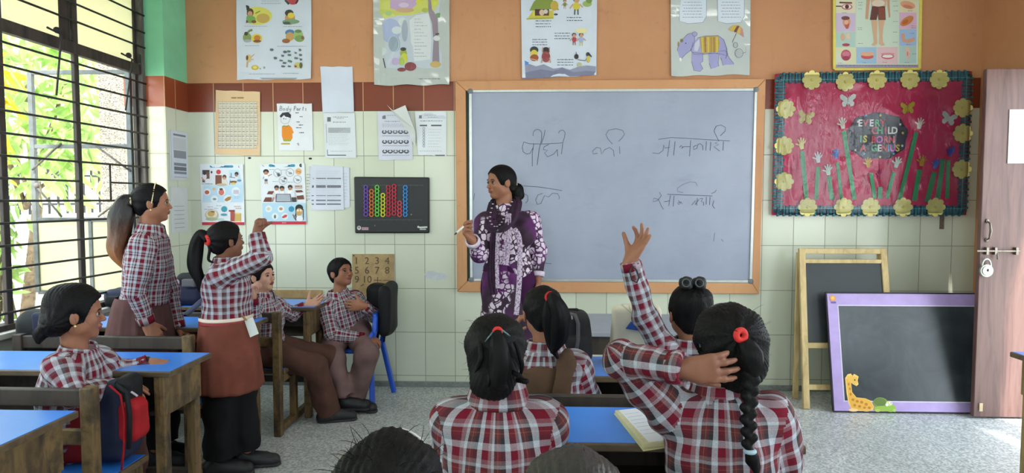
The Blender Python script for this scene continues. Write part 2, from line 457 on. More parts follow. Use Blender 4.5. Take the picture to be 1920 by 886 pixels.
def leaf_mat(name, c):
    m = bpy.data.materials.new(name); t = NT(m)
    oi = t.noise(t.coord('Object'), 5, 3)
    cc = t.ramp(oi, [(.3, tuple(x * .65 for x in s2l(c)) + (1,)), (.7, tuple(min(1, x * 1.35) for x in s2l(c)) + (1,))])
    t.base(cc); t.b.inputs['Roughness'].default_value = .5
    tr = t.new('ShaderNodeBsdfTranslucent'); t.link(cc, tr.inputs[0]); ms = t.new('ShaderNodeMixShader'); ms.inputs[0].default_value = .5
    t.link(t.b.outputs[0], ms.inputs[1]); t.link(tr.outputs[0], ms.inputs[2]); t.link(ms.outputs[0], t.n['Material Output'].inputs[0]); return m
M_leaf = leaf_mat('leaf_green', (168, 196, 120)); M_leaf2 = leaf_mat('leaf_pale_green', (196, 214, 156)); M_leaf3 = leaf_mat('leaf_yellow', (226, 204, 60))
M_bark = wood('bark', (120, 104, 86), (78, 66, 54), .9)
def leaf_cloud(centers, n, size, seed, droop=.6):
    rs = np.random.default_rng(seed); m = MB()
    for _ in range(n):
        c, r = centers[rs.integers(len(centers))]; p = v3(*c) + rs.normal(size=3) * v3(*r) * .55
        d = unit(rs.normal(size=3) * .6 + v3(0, 0, -droop)); s_ = unit(np.cross(d, rs.normal(size=3))); u = np.cross(s_, d)
        L = size * rs.uniform(.7, 1.3); w = L * .15
        m.add([p, p + d*L*.35 + s_*w + u*.01, p + d*L*.75 + s_*w*.7, p + d*L - u*L*.1, p + d*L*.75 - s_*w*.7, p + d*L*.35 - s_*w + u*.01, p + d*L*.4 - u*.012], [(0, 1, 6), (1, 2, 3, 6), (6, 3, 4, 5), (0, 6, 5)], 0)
    return m
def tree(label, base, centers, n, size, M, seed):
    t_ = thing('tree', label, 'tree', base, 'trees outside the window')
    leaf_cloud(centers, n, size, seed).build('foliage', M, t_, loc=base)
    m = MB(); b = v3(*base)
    top = v3(*centers[0][0]); m.tube([b, b + (top - b) * .5 + v3(.1, .05, 0), top], [.07, .05, .025], 8)
    for c, r in centers[1:]: m.tube([b + (top - b) * .5, v3(*c)], [.035, .012], 6)
    m.build('trunk', M_bark, t_, loc=base, smooth=True)
tree('large leafy tree with long drooping green leaves outside the window grille', (-5.6, 7.0, -.06), [((-5.5, 7.0, 2.6), (.8, .8, .9)), ((-5.0, 6.6, 1.9), (.5, .5, .5)), ((-5.7, 6.4, 3.2), (.8, .8, .7)), ((-4.9, 7.0, 3.0), (.5, .5, .8))], 900, .24, M_leaf, 3)
tree('paler tree growing further back beyond the boundary wall', (-7.6, 9.6, -.06), [((-7.4, 9.5, 2.9), (1.2, 1.2, 1.0)), ((-6.9, 10.2, 2.2), (.7, 1.0, .6)), ((-7.2, 8.4, 3.4), (1, 1, .8))], 900, .30, M_leaf2, 4)
tree('yellow flowering branch hanging at the left edge of the window', (-5.5, 5.6, -.06), [((-4.9, 5.75, 1.9), (.12, .12, .35)), ((-4.95, 5.85, 2.4), (.15, .15, .3))], 150, .20, M_leaf3, 5)
tree('leafy tree outside the nearer end of the long window', (-6.0, 3.6, -.06), [((-5.9, 3.6, 2.7), (.8, 1.0, .9)), ((-5.6, 2.6, 2.1), (.5, .6, .5)), ((-6.0, 4.6, 2.3), (.6, .6, .7)), ((-5.8, 1.6, 2.9), (.7, .8, .7))], 1100, .26, M_leaf2, 8)
tree('low green creeper at the foot of the left window mullion', (-3.6, 4.12, -.06), [((-3.45, 4.15, .85), (.06, .06, .28)), ((-3.42, 4.12, 1.2), (.05, .05, .15))], 110, .10, M_leaf, 6)

# ------------------------------------------------------------------ the brown door leaf, swung into the room
M_door = wood('door_brown_paint', (112, 82, 76), (84, 58, 54), .42, (1.4, 1, .12))
door = bpy.data.objects.new('door_1', None); col.objects.link(door); door.location = (XR, 4.2, 0); door['kind'] = 'structure'
DX0 = 2.705; DZ = 2.15
m = MB(); m.box((DX0, 4.19, .012), (XR - .01, 4.225, DZ)); m.build('door_leaf', M_door, door, loc=(XR, 4.2, 0), bevel=.004)
M_steel = mat('worn_steel', (128, 118, 108), .4, .25, 40, metal=.8)
hz = float(W(1852, 432, 4.18)[2]); hx = float(W(1852, 432, 4.18)[0])
m = MB(); m.tube([(hx, 4.185, hz + .055), (hx, 4.16, hz + .045), (hx, 4.15, hz), (hx, 4.16, hz - .045), (hx, 4.185, hz - .055)], [.005, .006, .008, .006, .005], 8)
for q in (.058, -.058): m.ball((hx, 4.186, hz + q), (.012, .006, .014), 8, 6)
m.build('door_handle', M_steel, door, loc=(hx, 4.18, hz), smooth=True)
bz = float(W(1850, 470, 4.18)[2])
m = MB(); m.tube([(DX0 - .03, 4.172, bz), (DX0 + .225, 4.172, bz)], .006, 8)
for q in (.025, .075, .20): m.box((DX0 + q, 4.166, bz - .022), (DX0 + q + .014, 4.19, bz + .022))
m.tube([(DX0 + .09, 4.172, bz), (DX0 + .09, 4.16, bz - .05)], .005, 6)
m.build('door_bolt', M_steel, door, loc=(DX0, 4.18, bz))
m = MB(); m.box((DX0 + .03, 4.183, .05), (DX0 + .05, 4.1895, .10)); m.build('door_patch', mat('chipped_timber', (196, 176, 140), .8), door, loc=(DX0, 4.19, .05))
pd = W(1849, 507, 4.165)
lock = thing('padlock', 'round silver padlock hanging from the bolt of the brown door', 'padlock', tuple(pd))
M_chr = mat('padlock_steel', (176, 178, 168), .4, .08, 20, metal=.5)
m = MB(); m.tube([(pd[0], pd[1] + .008, pd[2]), (pd[0], pd[1] - .008, pd[2])], .039, 28); m.tube([(pd[0], pd[1] - .008, pd[2]), (pd[0], pd[1] - .013, pd[2])], .030, 28); m.build('lock_body', M_chr, lock, loc=tuple(pd), bevel=.003)
m = MB(); m.tube([(pd[0] + .026*math.cos(a), pd[1], pd[2] + .03 + .042*max(0, math.sin(a)) - (.012 if math.sin(a) < .05 else 0)) for a in np.linspace(0, PI, 11)], .006, 8); m.build('shackle', M_chr, lock, loc=tuple(pd), smooth=True)
m = MB(); m.ball((pd[0] + .002, pd[1] - .014, pd[2] + .004), (.006, .002, .009), 8, 6); m.build('keyhole', M_bar, lock, loc=tuple(pd))
nt = thing('notice', 'white paper notice stuck high on the brown door', 'paper', tuple(W(1908, 255, 4.185)))
a = W(1893, 205, 4.186); b = W(1945, 306, 4.186)
m = MB(); m.box((a[0], 4.184, b[2]), (b[0], 4.1885, a[2])); m.build('sheet', mat('paper_white', (208, 211, 210), .6, .03), nt, loc=tuple(a))
# ================================================================== school desks: a desk and its bench on shared runners
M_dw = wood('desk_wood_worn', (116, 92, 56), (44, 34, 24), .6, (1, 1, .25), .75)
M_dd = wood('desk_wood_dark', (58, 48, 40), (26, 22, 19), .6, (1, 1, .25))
M_edge = wood('desk_edge', (96, 78, 54), (54, 42, 30), .5, (.3, 1, 1))
def make_lam():
    m = bpy.data.materials.new('laminate_blue'); t = NT(m)
    co = t.coord('Object'); n = t.noise(co, 3, 4); s_ = t.noise(t.coord('Object', (1, 8, 1)), 18, 4)
    a = t.ramp(n, [(.3, rgba((44, 118, 218))), (.7, rgba((58, 136, 232)))])
    t.base(t.mix(t.ramp(s_, [(.62, (0, 0, 0, 1)), (.78, (.25, .25, .25, 1))]), a, rgba((120, 164, 214))))
    t.b.inputs['Roughness'].default_value = .32; t.bump(t.noise(co, 120, 2), .05, .002); return m
M_lam = make_lam()
ZD = .70
def desk(label, x1, width, yfar, bx=.10, dep=.325, group='blue topped school desks', bench=True, wood_=None, both=False):
    """x1 = right end of the desk top, yfar = its far edge"""
    x0 = x1 - width; y1 = yfar; y0 = yfar - dep; wd = wood_ or M_dw
    t_ = thing('school_desk', label, 'desk', (x1 - width/2, yfar - .3, 0), group)
    L = (x1 - width/2, yfar - .3, 0)
    m = MB(); m.box((x0, y0, ZD - .024), (x1, y1, ZD - .0015)); m.build('tabletop', M_edge, t_, loc=L, bevel=.004)
    m = MB(); m.box((x0 + .006, y0 + .008, ZD - .003), (x1 - .006, y1 - .006, ZD)); m.build('laminate', M_lam, t_, loc=L, bevel=.0008)
    for x in (x0 + .05, x1 - .05):
        sgn = 1 if x > x0 + .2 else -1
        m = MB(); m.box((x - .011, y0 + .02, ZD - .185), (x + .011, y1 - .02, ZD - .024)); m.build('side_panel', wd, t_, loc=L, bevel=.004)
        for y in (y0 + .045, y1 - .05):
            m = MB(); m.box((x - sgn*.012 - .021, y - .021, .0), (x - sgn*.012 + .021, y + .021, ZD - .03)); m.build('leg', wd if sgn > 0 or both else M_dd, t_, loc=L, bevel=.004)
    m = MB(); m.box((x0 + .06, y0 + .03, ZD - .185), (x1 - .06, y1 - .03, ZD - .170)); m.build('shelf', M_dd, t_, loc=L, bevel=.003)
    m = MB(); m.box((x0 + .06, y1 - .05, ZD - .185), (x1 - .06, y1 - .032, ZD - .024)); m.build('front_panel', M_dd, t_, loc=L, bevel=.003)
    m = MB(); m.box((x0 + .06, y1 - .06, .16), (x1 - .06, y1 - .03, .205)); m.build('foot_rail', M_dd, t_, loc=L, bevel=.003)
    if not bench: return t_
    b0, b1 = x0 + bx, x1 - bx; yb = yfar - .615
    m = MB(); m.box((b0, yb + .03, .352), (b1 + .01, yb + .285, .378)); m.build('bench_seat', M_edge, t_, loc=L, bevel=.006)
    m = MB(); m.box((b0 + .01, yb + .04, .376), (b1, yb + .275, .380)); m.build('bench_laminate', M_lam, t_, loc=L, bevel=.0008)
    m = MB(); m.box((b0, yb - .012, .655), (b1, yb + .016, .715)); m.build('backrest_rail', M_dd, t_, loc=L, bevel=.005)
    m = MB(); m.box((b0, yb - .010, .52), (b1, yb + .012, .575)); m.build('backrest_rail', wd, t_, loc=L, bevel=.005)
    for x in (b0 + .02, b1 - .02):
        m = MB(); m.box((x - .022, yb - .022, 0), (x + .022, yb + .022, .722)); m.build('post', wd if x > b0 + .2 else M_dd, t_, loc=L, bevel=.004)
        m = MB(); m.box((x - .02, yb + .22, .02), (x + .02, yb + .26, .355)); m.build('bench_leg', wd, t_, loc=L, bevel=.004)
        m = MB(); m.box((x - .018, yb + .0, .015), (x + .018, y1 - .03, .055)); m.build('runner', wd, t_, loc=L, bevel=.005)
        m = MB(); m.box((x - .014, yb + .02, .30), (x + .014, yb + .26, .352)); m.build('bench_bracket', wd, t_, loc=L, bevel=.003)
    return t_
CA, CB, CD, CR_ = Wz(148, 768, ZD), Wz(397, 660, ZD), Wz(606, 568, ZD), Wz(1893, 658, ZD)
desk('blue topped school desk at the bottom left corner, in front of the navy backpack', float(CA[0]), 1.10, float(CA[1]))
desk('blue topped desk on which the seated girl at the left rests her hand', float(CB[0]), 1.12, float(CB[1]))
desk('blue topped school desk on which the tall standing girl leans, behind the skirted girl', -1.52, 1.08, 3.665, .11)
desk('blue topped school desk against the back wall, under the open hand of the seated boy', float(CD[0]), 1.12, 4.335)
desk('blue topped desk with the open exercise book, left of the girl with the braid', .72, .98, 2.11)
desk('blue topped school desk carrying the dark backpack and the cream cloth bag', .72, .98, 2.80)
desk('blue topped school desk at the right edge in front of the brown door', float(CR_[0]) + .93, .93, float(CR_[1]), both=True, wood_=wood('desk_wood_light', (150, 128, 78), (84, 68, 42), .6, (1, 1, .25), .4))
# the grey topped table in front of the teacher
gt = thing('table', 'grey topped table behind the dark backpack, in front of the whiteboard', 'table', (.42, 3.6, 0))
M_grey = mat('laminate_grey', (150, 154, 162), .35, .06, 6)
m = MB(); m.box((.06, 3.31, .676), (.80, 3.86, .70)); m.build('tabletop', M_grey, gt, loc=(.42, 3.6, 0), bevel=.004)
m = MB(); m.box((.08, 3.335, .58), (.78, 3.35, .676)); m.box((.08, 3.82, .58), (.78, 3.84, .676)); m.box((.08, 3.35, .58), (.095, 3.82, .676)); m.box((.765, 3.35, .58), (.78, 3.82, .676)); m.build('apron', M_dd, gt, loc=(.42, 3.6, 0), bevel=.003)
for x in (.10, .76):
    for y in (3.36, 3.81):
        m = MB(); m.box((x - .02, y - .02, 0), (x + .02, y + .02, .676)); m.build('leg', M_dd, gt, loc=(.42, 3.6, 0), bevel=.003)
# ================================================================== things on the back wall
M_print = {}
def print_mat(gloss):
    """printed paper: colours from the sheet's own print (face colours); gloss adds a crinkled clear film"""
    if gloss in M_print: return M_print[gloss]
    m = bpy.data.materials.new('printed_paper_%s' % ('film' if gloss else 'plain')); t = NT(m)
    vc = t.new('ShaderNodeVertexColor'); vc.layer_name = 'Col'
    t.base(vc.outputs[0]); t.b.inputs['Roughness'].default_value = .65
    if gloss:
        t.b.inputs['Coat Weight'].default_value = gloss; t.b.inputs['Coat Roughness'].default_value = .12
        n = t.noise(t.coord('Object', (1, 1, .35)), 9, 4, .6, dist=1.2)
        b = t.new('ShaderNodeBump'); b.inputs['Strength'].default_value = .8; b.inputs['Distance'].default_value = .03
        t.link(n, b.inputs['Height']); t.link(b.outputs[0], t.b.inputs['Coat Normal'])
    M_print[gloss] = m; return m

class Art:
    """flat print measured in photograph pixels, laid on the plane Y (a real sheet on the wall)"""
    def __init__(s, Y): s.Y = Y; s.m = MB(); s.k = 0
    def P(s, x, y): p = W(x, y, s.Y); return (p[0], s.Y - .0004 - s.k * .00006, p[2])
    def poly(s, pts, c):
        s.k += 1; n = len(pts); s.m.add([s.P(*p) for p in pts], [tuple(range(n))[::-1]], 0, c); return s
    def rect(s, x0, y0, x1, y1, c): return s.poly([(x0, y0), (x1, y0), (x1, y1), (x0, y1)], c)
    def ell(s, x, y, rx, ry, c, n=18, a=0.0):
        ca, sa = math.cos(a), math.sin(a)
        return s.poly([(x + rx*math.cos(2*PI*i/n)*ca - ry*math.sin(2*PI*i/n)*sa, y + rx*math.cos(2*PI*i/n)*sa + ry*math.sin(2*PI*i/n)*ca) for i in range(n)], c)
    def ring(s, x, y, rx, ry, w, c, n=20):
        return s.line([(x + rx*math.cos(2*PI*i/n), y + ry*math.sin(2*PI*i/n)) for i in range(n + 1)], w, c)
    def line(s, pts, w, c):
        s.k += 1; L = []; R = []
        for i, p in enumerate(pts):
            a = pts[max(i-1, 0)]; b = pts[min(i+1, len(pts)-1)]; dx, dy = b[0]-a[0], b[1]-a[1]; d = math.hypot(dx, dy) or 1
            nx, ny = -dy/d*w/2, dx/d*w/2; L.append(s.P(p[0]+nx, p[1]+ny)); R.append(s.P(p[0]-nx, p[1]-ny))
        n = len(pts); s.m.add(L + R, [(i, i+1, n+i+1, n+i) for i in range(n-1)], 0, c); return s
    def words(s, x0, x1, y, h, c, seed=0, fill=.8):
        """a line of print too small to read: word-length dashes"""
        r = random.Random(seed * 77 + int(y * 13)); x = x0; s.k += 1
        while x < x1 - 1:
            w = min(r.uniform(2.0, 7.5) * max(.6, h/1.6), x1 - x)
            s.m.add([s.P(x, y), s.P(x+w, y), s.P(x+w, y+h*.7), s.P(x, y+h*.7)], [(3, 2, 1, 0)], 0, c)
            if r.random() < .6:
                q = x + w * r.random() * .7; s.m.add([s.P(q, y-h*.3), s.P(q+h*.45, y-h*.3), s.P(q+h*.45, y+h), s.P(q, y+h)], [(3, 2, 1, 0)], 0, c)
            x += w + max(.9, h*.7) / fill
        return s
    def build(s, parent, gloss=0, name='print'):
        o = s.m.build(name, print_mat(gloss), parent, loc=s.P(0, 0) if False else world_loc(parent), colors=True); return o

def sheet_thing(name, label, cat, quad, c, off=.006, th=.0012, group=None, gloss=0, rough=.6, sag=0.0, seed=0):
    """a paper sheet on the wall: quad = 4 photograph corners TL, TR, BR, BL; a thin curved slab"""
    Y = YW - off; pts = [W(x, y, Y) for x, y in quad]; ctr = sum(pts) / 4
    t_ = thing(name, label, cat, (ctr[0], Y, ctr[2]), group)
    n = 14; m = MB(); rs = np.random.default_rng(seed); ph = rs.uniform(0, 6, 4)
    vs = []
    for side in (0, 1):
        for j in range(n + 1):
            for i in range(n + 1):
                u, v = i/n, j/n
                p = (pts[0]*(1-u) + pts[1]*u)*(1-v) + (pts[3]*(1-u) + pts[2]*u)*v
                w = sag * (abs(2*u-1)**6 + abs(2*v-1)**6) * .5 * (1 + .6*math.sin(9*(u+v) + ph[0]))
                e = sag * .4 * math.sin(u*14 + ph[1]) * (v > .97 or v < .03)
                vs.append((p[0], Y - w + side*th + 0.0, p[2] + e))
    N = (n+1)*(n+1); fs = []
    for j in range(n):
        for i in range(n):
            a = j*(n+1)+i; fs.append((a, a+n+1, a+n+2, a+1)); fs.append((N+a, N+a+1, N+a+n+2, N+a+n+1))
    for k in range(n):
        for a, b in ((k, k+1), (n*(n+1)+k+1, n*(n+1)+k), ((k+1)*(n+1), k*(n+1)), (k*(n+1)+n, (k+1)*(n+1)+n)): fs.append((a, b, N+b, N+a))
    m.add(vs, fs)
    mt = mat('paper_%d_%d_%d_%s' % (*c, 'film' if gloss else 'plain'), c, .35 if gloss else rough, .05, 5, .4 if gloss else .15, 7, coat=gloss)
    m.build('sheet', mt, t_, loc=(ctr[0], Y, ctr[2]), smooth=False)
    return t_, Art(Y - .0006)

# ------------------------------------------------------------------ whiteboard in its plastered frame
M_plaster = make_wall_paint('paint_orange_frame', (206, 152, 106), (196, 138, 94))
fr = thing('board_surround', 'raised orange plaster surround framing the whiteboard', 'frame', tuple(W(1145, 345, YW)))
FY = YW - .035
o = [W(853, 151, FY), W(1436, 147, FY), W(1424, 551, FY), W(857, 547, FY)]; i_ = [W(873, 170, FY), W(1419, 165, FY), W(1410, 530, FY), W(876, 527, FY)]
for k in range(4):
    a, b, c, d = o[k], o[(k+1) % 4], i_[(k+1) % 4], i_[k]
    m = MB(); q = [a, b, c, d]
    vs = [(p[0], FY, p[2]) for p in q] + [(p[0], YW, p[2]) for p in q]
    m.add(vs, [(3, 2, 1, 0), (4, 5, 6, 7)] + [(j, (j+1) % 4, 4+(j+1) % 4, 4+j) for j in range(4)])
    m.build('frame_side', M_plaster, fr, loc=tuple(W(1145, 345, YW)), bevel=.006)
bk = W(873, 170, YW - .004), W(1414, 530, YW - .004)
m = MB(); m.box((bk[0][0] + .004, YW - .010, bk[1][2] + .004), (bk[1][0] + .004, YW - .004, bk[0][2] - .004)); m.build('green_board', mat('board_green', (28, 66, 50), .5, .2), fr, loc=tuple(W(1145, 345, YW)))
M_wb = bpy.data.materials.new('whiteboard_enamel'); _t = NT(M_wb)
_co = _t.coord('Object'); _n = _t.noise(_co, 2.2, 5, .6); _s = _t.noise(_t.coord('Object', (1, 1, 3)), 3.2, 5, .65)
_a = _t.ramp(_n, [(.3, rgba((148, 154, 174))), (.7, rgba((160, 166, 184)))])
_t.base(_t.mix(_t.ramp(_s, [(.56, (0, 0, 0, 1)), (.76, (.30, .30, .30, 1))]), _a, rgba((128, 134, 154)))); _t.b.inputs['Roughness'].default_value = .35
wb = thing('whiteboard', 'large whiteboard with handwritten Hindi words in black marker', 'whiteboard', tuple(W(1145, 345, YW - .02)))
WL = tuple(W(1145, 345, YW - .02)); BYw = YW - .024
q = [W(882, 171, BYw), W(1417, 168, BYw), W(1407, 527, BYw), W(884, 524, BYw)]
m = MB(); m.add([(p[0], BYw, p[2]) for p in q] + [(p[0], BYw + .012, p[2]) for p in q], [(3, 2, 1, 0), (4, 5, 6, 7)] + [(j, (j+1) % 4, 4+(j+1) % 4, 4+j) for j in range(4)]); m.build('writing_surface', M_wb, wb, loc=WL)
M_alu = mat('aluminium_trim', (196, 198, 196), .35, .06, 30, metal=.7)
for k in range(4):
    m = MB(); a = q[k]; b = q[(k+1) % 4]; m.bar((a[0], BYw - .002, a[2]), (b[0], BYw - .002, b[2]), .02, .016, up=(0, 1, 0)); m.build('trim', M_alu, wb, loc=WL, bevel=.003)
    m = MB(); m.ball((a[0], BYw - .006, a[2]), (.022, .012, .020), 12, 8); m.build('corner_cap', mat('cap_grey', (120, 124, 128), .5), wb, loc=WL, smooth=True)
A = Art(BYw - .0006); ink = (70, 74, 92); w_ = .95
def zz(pts): return [(960 + x * 440 / 1920, 220 + y * 200 / 873) for x, y in pts]
def arc(cx, cy, rx, ry, a0, a1, n=12): return [(cx + rx*math.cos(math.radians(a0 + (a1-a0)*i/n)), cy - ry*math.sin(math.radians(a0 + (a1-a0)*i/n))) for i in range(n+1)]
# first word
A.line(zz([(96, 200), (84, 245), (92, 282), (120, 300), (150, 292), (176, 240)]), w_, ink); A.line(zz([(178, 212), (166, 300), (166, 400)]), w_, ink)
A.line(zz([(96, 200), (140, 214), (240, 218), (415, 208)]), w_, ink); A.line(zz([(172, 150)] + arc(208, 138, 36, 40, 200, 10) + [(242, 180), (222, 260), (206, 388)]), w_, ink); A.line(zz([(270, 102), (262, 150), (240, 214)]), w_, ink)
A.line(zz([(300, 222), (262, 240), (256, 262), (292, 270), (266, 290), (292, 322), (340, 300), (372, 262)]), w_, ink); A.line(zz([(370, 262), (374, 318)]), w_, ink)
A.line(zz([(416, 212), (404, 300)]), w_, ink); A.line(zz([(380, 128)] + arc(408, 132, 26, 28, 160, -10) + [(430, 160), (414, 210)]), w_, ink)
A.build(wb, 0, 'handwritten_word'); A = Art(BYw - .0006)
A.line(zz([(700, 292), (664, 300), (660, 274), (690, 246), (722, 250), (734, 300), (760, 262), (800, 246), (830, 270), (836, 320)]), w_, ink); A.line(zz([(880, 238), (882, 298)]), w_, ink)
A.line(zz([(822, 218), (786, 178), (768, 140), (790, 104), (850, 92), (905, 106), (920, 136), (900, 168), (872, 196)]), w_, ink)
A.build(wb, 0, 'handwritten_word'); A = Art(BYw - .0006)
A.line(zz([(1196, 180), (1300, 164), (1420, 170), (1600, 182), (1782, 192)]), w_, ink); A.line(zz([(1150, 290), (1200, 296), (1236, 270), (1240, 226), (1250, 250), (1290, 246)]), w_, ink); A.line(zz([(1290, 186), (1272, 320)]), w_, ink); A.line(zz([(1334, 196), (1322, 310)]), w_, ink)
A.line(zz([(1462, 186), (1452, 318)]), w_, ink); A.line(zz([(1368, 246), (1384, 230), (1400, 246), (1386, 256), (1400, 240), (1456, 238)]), w_, ink)
A.line(zz([(1510, 226), (1484, 240), (1486, 262), (1512, 254), (1522, 220), (1540, 214), (1560, 232), (1562, 268)]), w_, ink); A.line(zz([(1590, 196), (1586, 270)]), w_, ink); A.line(zz([(1626, 200), (1620, 272)]), w_, ink)
A.line(zz([(1680, 200), (1660, 208), (1690, 222), (1652, 240), (1700, 276)]), w_, ink); A.line(zz([(1730, 196), (1726, 270)]), w_, ink); A.line(zz([(1694, 196), (1670, 150), (1652, 110), (1672, 70), (1710, 62), (1746, 82), (1744, 112), (1704, 150)]), w_, ink)
A.build(wb, 0, 'handwritten_word'); A = Art(BYw - .0006)
A.line(zz([(90, 560), (220, 568), (410, 598)]), w_, ink); A.line(zz([(250, 620), (212, 634), (194, 676), (206, 710), (236, 704), (266, 640), (300, 650), (330, 620), (372, 622), (388, 650), (384, 668)]), w_, ink); A.line(zz([(96, 622), (128, 640), (130, 680), (112, 700)]), w_, ink)
A.build(wb, 0, 'handwritten_word'); A = Art(BYw - .0006)
A.line(zz([(1206, 612), (1222, 640), (1190, 680), (1154, 690), (1160, 660), (1200, 670), (1222, 726), (1240, 752)]), w_, ink); A.line(zz([(1270, 628), (1420, 634), (1640, 642)]), w_, ink); A.line(zz([(1296, 636), (1282, 724)]), w_, ink); A.line(zz([(1244, 690), (1288, 682)]), w_, ink); A.line(zz([(1326, 640), (1318, 728)]), w_, ink)
A.line(zz([(1400, 614), (1356, 606), (1352, 580), (1400, 546), (1460, 526), (1504, 532), (1516, 560)]), w_, (110, 114, 128)); A.line(zz([(1362, 680), (1380, 700), (1362, 712), (1354, 700), (1384, 690), (1392, 708)]), w_, ink)
A.line(zz([(1470, 716), (1500, 680), (1498, 712), (1530, 670)]), w_, ink); A.line(zz([(1516, 660), (1510, 720)]), w_, ink); A.line(zz([(1536, 664), (1560, 660), (1548, 690), (1566, 690), (1568, 720)]), w_, ink); A.line(zz([(1590, 650), (1588, 712)]), w_, ink); A.line(zz([(1620, 650), (1616, 716)]), w_, ink); A.line(zz([(1652, 680), (1640, 720), (1660, 744)]), w_, ink); A.line(zz([(1630, 622), (1660, 610), (1672, 592)]), w_, ink)
A.build(wb, 0, 'handwritten_word'); A = Art(BYw - .0006)
A.line([(1010, 492), (1034, 494)], w_, ink); A.line([(1340, 436), (1338, 452)], .8, ink); A.line([(1352, 448), (1356, 452)], .8, ink); A.line([(890, 362), (888, 375)], .8, ink)
A.build(wb, 0, 'pen_marks')

# ------------------------------------------------------------------ posters on the orange paint
K = (46, 46, 54); SK = (198, 150, 118); GRN = (110, 140, 62); YEL = (220, 200, 70); BRN = (124, 72, 44)
def figure(A, x, y, s, top, hair=K, skin_=SK, low=None):
    """a tiny printed child: hair, face, dress, limbs"""
    A.ell(x, y + 5*s, 3.2*s, 4*s, top); A.line([(x-3*s, y+3*s), (x-6*s, y+7*s)], 1.2*s, skin_); A.line([(x+3*s, y+3*s), (x+6*s, y+6*s)], 1.2*s, skin_)
    A.line([(x-1.4*s, y+8*s), (x-1.6*s, y+13*s)], 1.2*s, low or skin_); A.line([(x+1.4*s, y+8*s), (x+1.6*s, y+13*s)], 1.2*s, low or skin_)
    A.ell(x, y-1.6*s, 3.1*s, 3*s, hair); A.ell(x + .3*s, y - .6*s, 2.4*s, 2.4*s, skin_)
t_, A = sheet_thing('poster', 'crinkled white film covered story poster with small yellow and green pictures, first from the left', 'poster', [(443, -60), (584, -62), (584, 148), (445, 150)], (206, 212, 226), .012, .003, 'film covered story posters', .6, sag=.010, seed=1)
gx = lambda x: 430 + x * 170 / 941; gy = lambda y: y * 160 / 886
def pe(x, y, rx, ry, c): A.ell(gx(x), gy(y), rx * .18, ry * .18, c)
def pl(pts, w, c): A.line([(gx(x), gy(y)) for x, y in pts], w, c)
pe(290, 165, 155, 95, (214, 206, 96)); pe(350, 190, 70, 50, (190, 160, 80)); pe(215, 130, 38, 44, (84, 60, 50)); pe(215, 145, 26, 30, SK); pe(180, 80, 30, 26, (52, 50, 50)); pe(215, 200, 60, 40, (120, 160, 90)); pe(170, 225, 26, 16, BRN); pe(255, 225, 26, 16, BRN); pl([(270, 140), (320, 115)], 2, GRN)
pe(630, 190, 52, 70, (190, 140, 80)); pe(622, 135, 45, 35, (58, 56, 52)); pe(640, 160, 35, 30, YEL); pe(640, 225, 90, 26, (120, 150, 120)); pe(595, 240, 40, 16, (70, 90, 70))
pe(660, 0, 60, 50, (176, 66, 70)); pl([(580, 0), (620, 45)], 4, (50, 60, 60)); pl([(690, 40), (712, 0)], 3, (40, 40, 44))
pe(185, 390, 44, 52, (130, 150, 90)); pl([(170, 360), (210, 320), (240, 310)], 4, (120, 140, 80)); pe(175, 350, 20, 20, (66, 60, 54)); pe(190, 425, 40, 16, (170, 170, 180)); pe(285, 400, 56, 50, YEL); pe(290, 395, 34, 30, (196, 120, 50)); pe(290, 428, 42, 14, BRN)
pe(630, 340, 50, 34, (80, 120, 170)); pe(630, 380, 44, 46, (196, 150, 90)); pe(715, 370, 52, 56, (150, 180, 110)); pe(715, 325, 36, 18, (100, 130, 70)); pe(590, 425, 42, 24, (150, 90, 50)); pe(730, 400, 50, 36, (120, 150, 80)); pe(762, 392, 16, 18, (120, 70, 50))
pe(200, 605, 28, 40, (206, 176, 110)); pe(186, 600, 12, 26, (92, 76, 60)); pl([(220, 600), (262, 562)], 1.2, (190, 160, 90)); pl([(225, 620), (255, 615)], 1.2, (190, 160, 90)); pl([(190, 640), (184, 700)], 3, (190, 160, 110)); pe(268, 702, 40, 26, (196, 176, 60)); pe(268, 700, 20, 14, (226, 206, 120)); pe(364, 702, 10, 12, (140, 146, 140)); pe(322, 714, 8, 6, (120, 130, 100))
r_ = random.Random(3)
for x, y in ((555, 580), (625, 572), (690, 550), (740, 572), (695, 605), (625, 635), (640, 640), (560, 690), (625, 690), (540, 630), (735, 520), (480, 605), (442, 518), (620, 535), (580, 540), (745, 620), (575, 655)): pe(x, y, 14 + r_.random()*8, 9 + r_.random()*5, (96, 100 + r_.randint(0, 30), 116)); pl([(x - 16, y - 14), (x + 12, y + 4)], .7, (70, 70, 76))
pe(715, 680, 42, 30, (190, 186, 110)); pe(745, 680, 16, 32, (90, 86, 50)); pe(690, 690, 14, 12, (160, 60, 70))
for (x0, x1, y) in ((160, 405, 272), (560, 755, 276), (165, 320, 474), (500, 800, 480), (210, 480, 766), (560, 720, 760), (330, 540, 35), (340, 520, 12)): A.words(gx(x0), gx(x1), gy(y), .9, (120, 124, 140), 2)
A.rect(446, 146, 583, 149, (150, 152, 158)); A.build(t_, .5)

